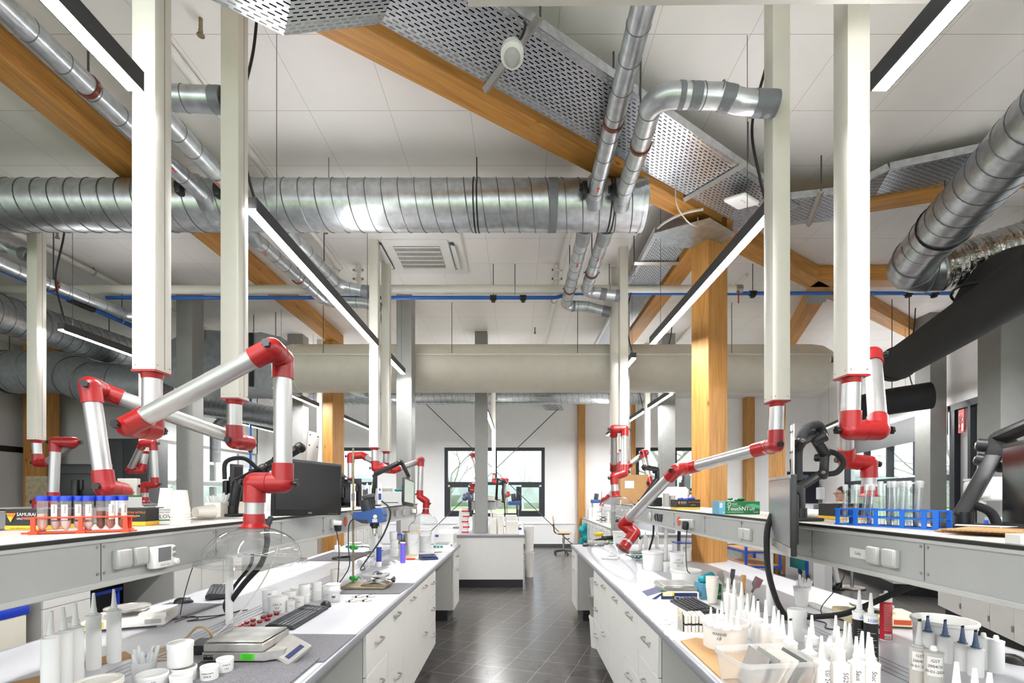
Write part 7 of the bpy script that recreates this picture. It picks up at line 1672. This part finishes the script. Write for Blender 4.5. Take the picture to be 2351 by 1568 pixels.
# blue rack with glass tubes
RK = frame(Vector((.41, -.912, 0)), Vector((.912, .41, 0)), (0, 0, 1), (1.335, 2.02, ST))
t = thing('tube_rack', 'blue plastic test tube rack standing slanted on the right shelf', 'rack', M=RK, group='test tube racks')
for z in (.003, .036, .066):
    mb = MB(); mb.box((.17, .0, z), (.36, .003, .006)); mb.box((.17, .085, z), (.36, .003, .006)); [mb.box((.17, .0215 * (i + .5) - .002, z), (.35, .004, .005)) for i in range(4)]; [mb.box((i * .0225 + .002, .0425, z), (.003, .085, .005)) for i in range(16)]; mb.build('plate', 'blue_plastic', t)
for x in (.004, .075, .15, .24, .31, .345):
    for y in (-.002, .087): mb = MB(); mb.box((x, y, .034), (.016, .004, .068)); mb.build('post', 'blue_plastic', t)
tubes = [(.02, .02, 1), (.062, .02, 1), (.085, .03, 1), (.115, .02, 1)] + [(.165 + (i % 5) * .0225, .015 + (i // 5) * .04, 2 if i % 3 else 1) for i in range(10)] + [(.275, .03, 2), (.255, .055, 2)]
for i, (x, y, k) in enumerate(tubes):
    q = RK @ Vector((x, y, .006)); t = thing('test_tube', 'stoppered glass tube in the blue rack, ' + (['first from its left end', 'second from its left end', 'third from its left end', 'last before the gap'] + [s + ' after the gap, front row' for s in ('first', 'second', 'third', 'fourth', 'fifth')] + [s + ' after the gap, back row' for s in ('first', 'second', 'third', 'fourth', 'fifth')] + ['front tube at the right end', 'back tube at the right end'])[i], 'test tube',
                                            M=TR(*q) @ RX(rn.uniform(-4, 4)) @ RY(rn.uniform(-1, 7)), group='glass tubes in the blue rack')
    mb = MB(); hh = .155 if i < 4 else .165; mb.lathe([(0, 0), (.006, .002), (.0088, .009), (.0088, hh), (.0078, hh), (.0078, .01), (.005, .004), (0, .003)], n=18); mb.build('tube', 'tube_glass', t)
    mb = MB(); mb.lathe([(.0093, hh - .018), (.0098, hh + .004), (.007, hh + .006), (0, hh + .006)], n=16); mb.build('stopper', 'frosted', t)
for i, (x, y, a, c) in enumerate(((1.60, 1.50, -62, .006), (1.58, 1.46, -70, .0125), (1.55, 1.40, -58, .019))):
    t = thing('cardboard_sheet', ['lowest corrugated cardboard sheet on the right shelf by the frame edge', 'middle corrugated cardboard sheet on the right shelf by the frame edge', 'top corrugated cardboard sheet on the right shelf by the frame edge'][i], 'cardboard', (x, y, ST + i * .0065), R(a), 'cardboard sheets'); mb = MB(); mb.box((0, 0, .003), (.42, .2, .005)); mb.build('sheet', 'cardboard', t)
    mb = MB(); [mb.box((-.2 + j * .012, -.1, .003), (.004, .002, .004)) for j in range(34)]; mb.build('flutes', 'cardboard_dark', t)
sheet('paper', 'white paper scrap lying on the cardboard on the right shelf', 'paper', [(1.50, 1.66), (1.56, 1.72), (1.66, 1.60), (1.58, 1.56)], ST + .0196, .001, 'paper', 'loose paper')
t = box('carton', 'small white box with a drawn mark at the right frame edge on the shelf', 'box', (1.30, 1.245, ST), (.05, .04, .025), 'paper', 0, .001, 'cartons'); lettering(t, '2', .02, FRONT(-.01, -.021, .003))
t = box('carton', 'tall brown cardboard box with white shipping label behind the right clear dome', 'box', (1.45, 6.05, ST), (.34, .28, .36), 'cardboard', -8, .003, 'cartons'); panel(t, 'shipping_label', 'paper', (-.06, -.1415, .24), (.11, .001, .09)); panel(t, 'tape', 'cardboard_dark', (0, 0, .3605), (.05, .282, .001))
for i, (x, y, h) in enumerate(((1.46, 4.75, .13), (1.53, 4.78, .11))): lathe_thing('metal_cylinder', ['taller grey metal cylinder behind the long red arm', 'shorter grey metal cylinder behind the long red arm'][i], 'cylinder', (x, y, ST), [('body', 'grey_steel', [(0, 0), (.03, 0), (.03, h), (.027, h), (0, h - .004)])], 'grey metal cylinders')
box('device', 'black wedge-shaped device beside the grey metal cylinders', 'device', (1.40, 4.9, ST), (.1, .1, .09), 'black_plastic', 12, .006)
box('carton', 'white machine cover behind the grey metal cylinders', 'machine', (1.66, 5.35, ST), (.35, .4, .2), 'white_plastic', 0, .03, 'cartons')
t = lathe_thing('dispenser_cone', 'brown and steel cone-shaped device on the right shelf left of the big column', 'device', (1.70, 4.75, ST + .0), [('body', 'rusty', [(0, 0), (.04, 0), (.045, .03), (.03, .06), (.02, .07)]), ('tip', 'brushed', [(.02, .07), (.008, .12), (0, .125)])])
box('carton', 'blue and white carton beside the tall cardboard box', 'box', (1.66, 5.95, ST), (.12, .15, .16), 'motor_blue', 0, .002, 'cartons')
printed_box('second black and yellow glove box behind the blue rack', (1.66, 2.45, ST), (.2, .12, .08), 'box_black', 8, 'box_yellow', [('SOFT STAR', .02, -.08, .05, 'text_orange')])
box('dust_cover', 'long low white plastic roll at the back of the right shelf behind the monitor', 'roll', (1.66, 2.85, ST), (.1, .5, .04), 'warm_white', 0, .018)
# ================================================================ background
def chair(label, loc, rz):
    t = thing('swivel_chair', label, 'chair', loc, R(rz))
    mb = MB()
    for i in range(5): a = i * 2 * math.pi / 5; mb.tube([(0, 0, .1), (math.cos(a) * .26, math.sin(a) * .26, .07)], [.022, .014], 8); mb.ball((math.cos(a) * .27, math.sin(a) * .27, .03), .03, 10)
    mb.build('base', 'black_plastic', t)
    mb = MB(); mb.cyl((0, 0, .1), .024, .42, 14); mb.cyl((0, 0, .3), .035, .12, 14); mb.build('column', 'brushed', t)
    mb = MB(); mb.tube([(0, 0, .40), (.13, 0, .40)], .008, 8); mb.ball((.14, 0, .40), .02, 8); mb.box((0, 0, .53), (.3, .2, .025), b=.006); mb.tube(fillet([(-.1, 0, .53), (-.24, 0, .55), (-.27, 0, .8)], .08), .016, 8); mb.build('mechanism', 'black_plastic', t)
    mb = MB(); mb.box((0, 0, .56), (.40, .38, .022), b=.01); mb.build('seat', 'wood_seat', t)
    mb = MB(); mb.lathe([(0, -.008), (.15, -.008), (.16, 0), (.15, .008), (0, .008)], (0, 0, 0), 28); mb.v = [TR(-.265, 0, .86) @ RY(82) @ Matrix.Diagonal((.95, 1.1, 1, 1)) @ v for v in mb.v]; mb.build('backrest', 'wood_seat', t)
chair('wooden swivel chair with black star base near the far wall', (1.22, 12.8, 0), 0)
# far centre bench
FB = WT
for i in range(5):
    lab = ['lowest', 'second lowest', 'middle', 'second highest', 'topmost']
    t = tub(lab[i] + ' pink-striped white tub of the stack left of the central column', (-.92 + .02 * (i % 2), 8.5, FB + i * .092), .06, .09, .95, group='pink-striped tub stack'); mb = MB(); mb.lathe([(.0605, .01), (.0605, .035)], n=24); mb.build('pink_band', 'red_label', t)
for i in range(4): t = tub(['lowest', 'second', 'third', 'topmost'][i] + ' plain tub of the farther stack left of the central column', (-1.0, 8.75, FB + i * .1), .06, .098, .95, group='plain tub stack')
for x, y, w, h, lab in ((-.42, 8.42, .12, .27, 'pale carton nearest the central grey column on the far bench'), (-.29, 8.42, .1, .32, 'narrow pale carton between two others on the far bench'), (-.09, 8.42, .21, .22, 'wide white tub at the corner of the far bench')): box('carton', lab, 'box', (x, y, FB), (w, .18, h), 'warm_white', 0, .006, 'cartons')
for x, y, h, lab in ((-.35, 8.75, .34, 'tall pale carton behind the far bench row'), (-.12, 9.0, .3, 'white carton with print behind the wide white tub'), (-.75, 9.1, .3, 'pale carton hidden behind the central column')): box('carton', lab, 'box', (x, y, FB), (.2, .2, h), 'paper', 5, .004, 'cartons')
box('carton', 'white tub on the far shelf left of the central column', 'tub', (-.72, 9.0, ST), (.14, .3, .08), 'warm_white', 0, .006, 'cartons'); box('carton', 'white tub on the far shelf right of the central column', 'tub', (-.49, 9.0, ST), (.12, .3, .1), 'warm_white', 0, .006, 'cartons')
mb = MB(); [mb.ball((-.95 + random.uniform(-.07, .07), 9.2 + random.uniform(-.05, .05), ST + .06 + random.uniform(-.02, .05)), .06, 10) for i in range(6)]; simple('plastic_bag', 'crumpled blue-grey bag on the end of the far centre shelf', 'bag', mb, 'screen_blue')
def stirrer(lab, loc, rz):
    t = thing('overhead_stirrer', lab, 'stirrer', loc, R(rz), 'far overhead stirrers'); mb = MB(); mb.cyl((0, 0, 0), .008, .75, 10); mb.box((0, 0, .01), (.25, .2, .02)); mb.build('stand', 'rusty', t)
    mb = MB(); mb.box((.15, 0, .5), (.26, .1, .09), b=.02); mb.build('body', 'motor_blue', t); mb = MB(); mb.box((.14, 0, .62), (.1, .1, .16), RY(-8), b=.015); mb.build('motor', 'dark_grey_plastic', t); mb = MB(); mb.cyl((.24, 0, .36), .02, .1, 12); mb.cyl((.24, 0, .1), .006, .28, 8); mb.build('chuck', 'brushed', t)
stirrer('blue stirrer on a rod at the right side of the far centre bench', (-.22, 10.2, FB), 5); stirrer('blue stirrer on the far right bench left of the clear dome', (2.16, 12.4, FB), 180)
box('device', 'dark keypad at the right edge of the far centre bench', 'keypad', (.0, 9.4, FB), (.14, .2, .04), 'navy', 10, .01); small_balance('far white balance on the right edge of the far centre bench', (-.03, 10.0, FB), 0); small_balance('far white balance at the left edge of the far centre bench', (-1.2, 9.6, FB), 0, 'cabinet_dark')
small_balance('white balance with yellow sticker on the far right bench', (2.1, 10.9, FB), 0, 'label_yellow'); t = thing('lab_jack', 'thin scissor jack on the far right bench', 'jack', (2.06, 11.6, FB)); mb = MB(); mb.box((0, 0, .01), (.2, .15, .015)); mb.box((0, 0, .16), (.2, .15, .015)); mb.build('plate', 'brushed', t); mb = MB(); [mb.box((0, 0, z), (.2, .01, .015), RY(a)) for z, a in ((.05, 25), (.05, -25), (.12, 25), (.12, -25))]; mb.build('scissor', 'rod_dark', t)
for i, (x, y, h) in enumerate(((2.05, 13.3, .3), (2.25, 13.6, .36), (2.5, 12.9, .25))): box('carton', ['white carton at the far end of the far right bench', 'white carton against the far wall on the far right bench', 'low white carton on the far right bench'][i], 'box', (x, y, FB), (.22, .25, h), 'paper', 0, .004, 'cartons')
for i in range(2):
    t = thing('waste_bin', ['lower white bin beside the far centre bench', 'upper white bin beside the far centre bench'][i], 'bin', (.225, 9.3, i * .50), 0, 'white bins by the far bench'); mb = MB(); mb.lathe([(0, 0), (.08, 0), (.095, .44), (.1, .45), (.1, .475), (.085, .48), (0, .48)], n=28); mb.build('bin', 'pipe_white', t)
mb = MB(); rb = random.Random(5); [mb.ball((1.83 + rb.uniform(-.05, .06), 13.3 + rb.uniform(-.15, .15), z), .11, 12, (1, 1, 1.1)) for z in (.16, .27, .38, .5, .6, .68) for k in range(2)]
for v in mb.v: v += Vector((rb.uniform(-.012, .012), rb.uniform(-.012, .012), 0)); v.z = max(v.z, .0)
simple('plastic_bag', 'teal rubbish bag standing at the end of the far right bench', 'bag', mb, 'teal_cloth')
# wall things
t = thing('poster', 'dark poster on the far wall behind the right monitor arm', 'poster', (8.55, 14.46, 1.8)); mb = MB(); mb.box((8.55, 14.47, 1.78), (.95, .02, .95)); mb.build('sheet', 'poster_dark', t, world=True)
mb = MB(); mb.box((8.55, 14.458, 2.1), (.3, .004, .12)); mb.box((8.75, 14.458, 2.0), (.12, .004, .2), RY(12)); mb.build('pale_shape', 'screen_blue', t, world=True)
t = thing('fire_hose_sign', 'red fire hose sign on the slanted right wall frame', 'sign', rw(7.8, .05, 2.7)); Mg = MRW @ TR(7.83, .0, 2.72)
mb = MB(); mb.box((0, .0, 0), (.16, .01, .36)); mb.v = [Mg @ v for v in mb.v]; mb.build('plate', 'sign_red', t, world=True)
mb = MB(); mb.box((-.04, -.008, -.1), (.05, .004, .12)); mb.box((-.04, -.008, .02), (.03, .004, .05)); mb.tube([Vector((.035 + .025 * math.cos(i * .5), -.009, .06 + .04 * math.sin(i * .5))) for i in range(11)], .006, 5); mb.tube([(.03, -.009, .0), (.05, -.009, -.05), (.02, -.009, -.08), (.045, -.009, -.12)], .007, 5); mb.v = [Mg @ v for v in mb.v]; mb.build('pictogram', 'text_white', t, world=True)
c = at(2272, 1122, 5.7); t = thing('paper_dispenser', 'white paper towel dispenser on the grey column at the right', 'dispenser', c)
mb = MB(); mb.box((0, 0, 0), (.2, .24, .28), b=.04, seg=3); mb.box((-.16, 0, -.01), (.18, .2, .2), b=.05, seg=3); mb.build('housing', 'white_plastic', t); mb = MB(); mb.box((-.17, 0, .105), (.15, .17, .03), b=.01); mb.build('window', 'frosted', t); mb = MB(); [mb.ball((-.16 + i * .03, 0, -.14 - .01 * i), .025, 8) for i in range(4)]; mb.build('paper_end', 'paper', t)
mb = MB(); mb.box((6.0 + .0, 5.82, 1.3), (.24, .03, 1.0)); simple('wall_board', 'teal-grey back board below the paper dispenser', 'board', mb, 'grey_steel')
t = box('device', 'grey folder stand with blue pens on the right behind the shelf', 'stand', at(2281, 1252, 4.6), (.13, .06, .27), 'wall_grey', 10, .004); mb = MB(); [mb.tube([(-.12 + i * .015, 0, 0), (-.10 + i * .02, 0, .24)], .006, 6) for i in range(3)]; mb.build('pen', 'ink_blue', t)
# cart
t = thing('trolley', 'blue tubular trolley with wooden deck and boxes beneath the right shelf line', 'trolley', (4.75, 9.6, 0))
mb = MB()
for x in (4.35, 5.0):
    for y in (9.2, 10.2): mb.box((x, y, .48), (.04, .04, .72))
for z in (.2, .48): 
    for x in (4.35, 5.0): mb.box((x, 9.7, z), (.035, 1.0, .035))
    for y in (9.2, 10.2): mb.box((4.68, y, z), (.65, .035, .035))
mb.build('frame', 'cart_blue', t, world=True)
for z in (.23, .51): mb = MB(); mb.box((4.68, 9.7, z), (.6, .96, .02)); mb.build('deck', 'pine_board', t, world=True)
for x in (4.35, 5.0):
    for y in (9.2, 10.2):
        mb = MB(); mb.cyl((x - .015, y, .06), .06, .03, 18, RY(90)); mb.build('wheel', 'cabinet_dark', t, world=True)
box('carton', 'clear plastic packs on the trolley deck', 'pack', (4.65, 9.5, .521), (.36, .3, .18), 'frosted', 0, .02, 'cartons')
t = thing('trolley', 'second blue trolley by the timber column with a teal panel', 'trolley', (5.55, 9.3, 0)); mb = MB()
for x, y in ((5.45, 9.1), (5.85, 9.0), (5.6, 9.6), (6.0, 9.5)): mb.box((x, y, .5), (.04, .04, .9))
mb.box((5.65, 9.05, .55), (.45, .035, .035)); mb.box((5.8, 9.55, .55), (.45, .035, .035)); mb.build('frame', 'cart_blue', t, world=True)
mb = MB(); mb.box((5.72, 9.3, .57), (.45, .5, .02)); mb.build('deck', 'pine_board', t, world=True); mb = MB(); mb.box((5.42, 9.35, .5), (.02, .5, .7)); mb.build('side_panel', 'teal_dark', t, world=True)
for x, y in ((5.45, 9.1), (5.85, 9.0), (5.6, 9.6), (6.0, 9.5)): mb = MB(); mb.cyl((x, y, .05), .05, .03, 14, RY(90)); mb.build('wheel', 'cabinet_dark', t, world=True)
# left background bits
mb = MB(); mb.box((-5.2, 5.3, 1.62), (.35, .03, .34)); simple('partition_board', 'brownish partition board behind the far left bench shelf', 'board', mb, 'rusty')
t = box('device', 'white device with round button on the neighbouring left bench shelf', 'device', (-4.5, 5.0, ST), (.16, .12, .24), 'wall_grey', 0, .01); panel(t, 'button', 'ink', (-.03, -.061, .2), (.03, .002, .04))
box('carton', 'pale upright board on the neighbouring left bench shelf', 'box', (-4.42, 5.5, ST), (.22, .06, .3), 'warm_white', 0, .004, 'cartons')
box('tray', 'clear tray stack on the neighbouring left shelf behind the cups', 'tray', (-4.45, 5.2, ST), (.3, .22, .03), 'frosted', 0, .006)
# far shelves carry a few cartons
box('carton', 'white carton on the far right bench shelf beside the screen', 'box', (2.66, 9.6, ST), (.25, .3, .2), 'paper', 0, .004, 'cartons'); box('carton', 'teal carton on the far right bench shelf', 'box', (2.66, 10.4, ST), (.25, .3, .16), 'teal_panel', 0, .004, 'cartons')
# seated person
def person():
    S = Vector((5.62, 8.15, 0)); t = thing('person', 'person with dark hair, glasses and a pale shirt sitting behind the glass tubes', 'person', S)
    def skin(name, V_, E_, m, root=0, lv=2, parent=t):
        me = bpy.data.meshes.new(name); me.from_pydata([S * 0 + Vector(v[:3]) for v in V_], E_, []); o = bpy.data.objects.new(name, me); COL.objects.link(o); o.parent = parent; W[o.name] = W[t.name]
        me.materials.append(MT[m]); me.polygons.foreach_set
        sk = o.modifiers.new('skin', 'SKIN'); sk.use_smooth_shade = True; su = o.modifiers.new('sub', 'SUBSURF'); su.levels = lv; su.render_levels = lv
        for i, v in enumerate(V_): me.skin_vertices[0].data[i].radius = (v[3], v[4] if len(v) > 4 else v[3]); me.skin_vertices[0].data[i].use_root = (i == root)
        return o
    body = skin('body', [(0, 0, .72, .15, .12), (-.02, 0, .92, .14, .11), (-.06, 0, 1.12, .16, .11), (-.08, 0, 1.30, .13, .09), (-.10, 0, 1.40, .055), (-.13, 0, 1.47, .05),
        (-.08, .2, 1.29, .06), (-.12, .27, 1.04, .045), (-.36, .22, .99, .033), (-.08, -.2, 1.29, .06), (-.12, -.27, 1.04, .045), (-.36, -.2, .99, .033),
        (-.02, .1, .70, .10), (-.42, .13, .68, .075), (-.40, .13, .32, .05), (-.38, .13, .09, .04), (-.02, -.1, .70, .10), (-.42, -.13, .68, .075), (-.36, -.13, .34, .05), (-.30, -.13, .09, .04),
        (-.44, .2, .985, .026, .036), (-.44, -.19, .985, .026, .036)],
        [(0, 1), (1, 2), (2, 3), (3, 4), (4, 5), (3, 6), (6, 7), (7, 8), (3, 9), (9, 10), (10, 11), (0, 12), (12, 13), (13, 14), (14, 15), (0, 16), (16, 17), (17, 18), (18, 19), (8, 20), (11, 21)], 'shirt')
    mb = MB(); mb.ball((-.15, 0, 1.585), .095, 24, (1.08, .86, 1.25)); mb.ball((-.25, 0, 1.575), .018, 10, (1.1, .8, 1.3)); mb.ball((-.215, 0, 1.50), .035, 12); mb.box((-.243, 0, 1.535), (.012, .045, .01), b=.004)
    for q in (-1, 1): mb.ball((-.14, q * .083, 1.58), .024, 10, (.8, .35, 1.2)); mb.ball((-.235, q * .034, 1.605), .013, 10)
    mb.build('head', 'skin', t)
    mb = MB(); mb.ball((-.125, 0, 1.62), .1, 24, (1.1, .92, 1.1))
    mb.f = [f for f in mb.f if not all(mb.v[i].x < -.18 and mb.v[i].z < 1.65 for i in f) and sum(mb.v[i].z for i in f) / len(f) > 1.55]; mb.fm = [0] * len(mb.f); mb.build('hair', 'hair_dark', t)
    mb = MB(); [mb.tube([Vector((-.255, q * .035 + .022 * math.cos(i * .52), 1.6 + .018 * math.sin(i * .52))) for i in range(12)], .003, 5, closed=True) for q in (-1, 1)]; [mb.tube([(-.25, q * .058, 1.602), (-.14, q * .086, 1.6)], .003, 5) for q in (-1, 1)]; mb.build('glasses', 'ink', t)
    for q, x in ((1, -.43), (-1, -.35)):
        mb = MB(); mb.box((x, q * .13, .012), (.27, .095, .022), b=.01); mb.ball((x - .02, q * .13, .05), .06, 14, (2.0, .72, .7)); mb.cyl((x + .06, q * .13, .04), .048, .09, 14); mb.v = [Vector((v.x, v.y, max(v.z, .003))) for v in mb.v]; mb.build('shoe', 'shoe_black', t)
    for q in (-1, 1):
        for j in range(5):
            y = q * .19 + (j - 2) * .016; a = Vector((-.455, y, .99)); e = a + Vector((-.055 + abs(j - 2) * .006, (j - 2) * .004, -.012)); k = e + Vector((-.012, 0, -.02))
            if j == (0 if q > 0 else 4): e = a + Vector((-.01, (j - 2) * .014, -.02)); k = e + Vector((-.02, 0, -.012))
            mb = MB(); mb.tube([a, e, k], [.0095, .0085, .007], 8); mb.build('finger', 'skin', t)
    o = t
    return t
person()
t = thing('stool', 'grey stool under the seated person behind the right shelf', 'stool', (5.64, 8.15, 0)); mb = MB(); mb.cyl((0, 0, .53), .17, .05, 28, b=.01); mb.build('seat', 'black_plastic', t); mb = MB(); mb.cyl((0, 0, .03), .025, .5, 12); mb.cyl((0, 0, 0), .2, .03, 24, b=.01); mb.build('base', 'brushed', t)
t = thing('microscope', 'pale instrument with a small mast in front of the seated person', 'instrument', (4.98, 7.95, 1.2)); mb = MB(); mb.cyl((0, 0, .3), .06, .2, 16, b=.01); mb.build('head', 'wall_grey', t); mb = MB(); mb.box((0, 0, .11), (.16, .12, .22), b=.01); mb.cyl((0, 0, .22), .03, .08, 12); mb.cyl((.0, 0, .5), .012, .06, 8); mb.build('stand', 'rod_dark', t)
mb = MB(); mb.box((5.05, 8.0, 1.17), (.35, .5, .06), b=.01); mb.box((5.05, 8.0, .57), (.12, .3, 1.14)); simple('pedestal', 'narrow pale pedestal carrying the instrument in front of the person', 'pedestal', mb, 'wall_grey')
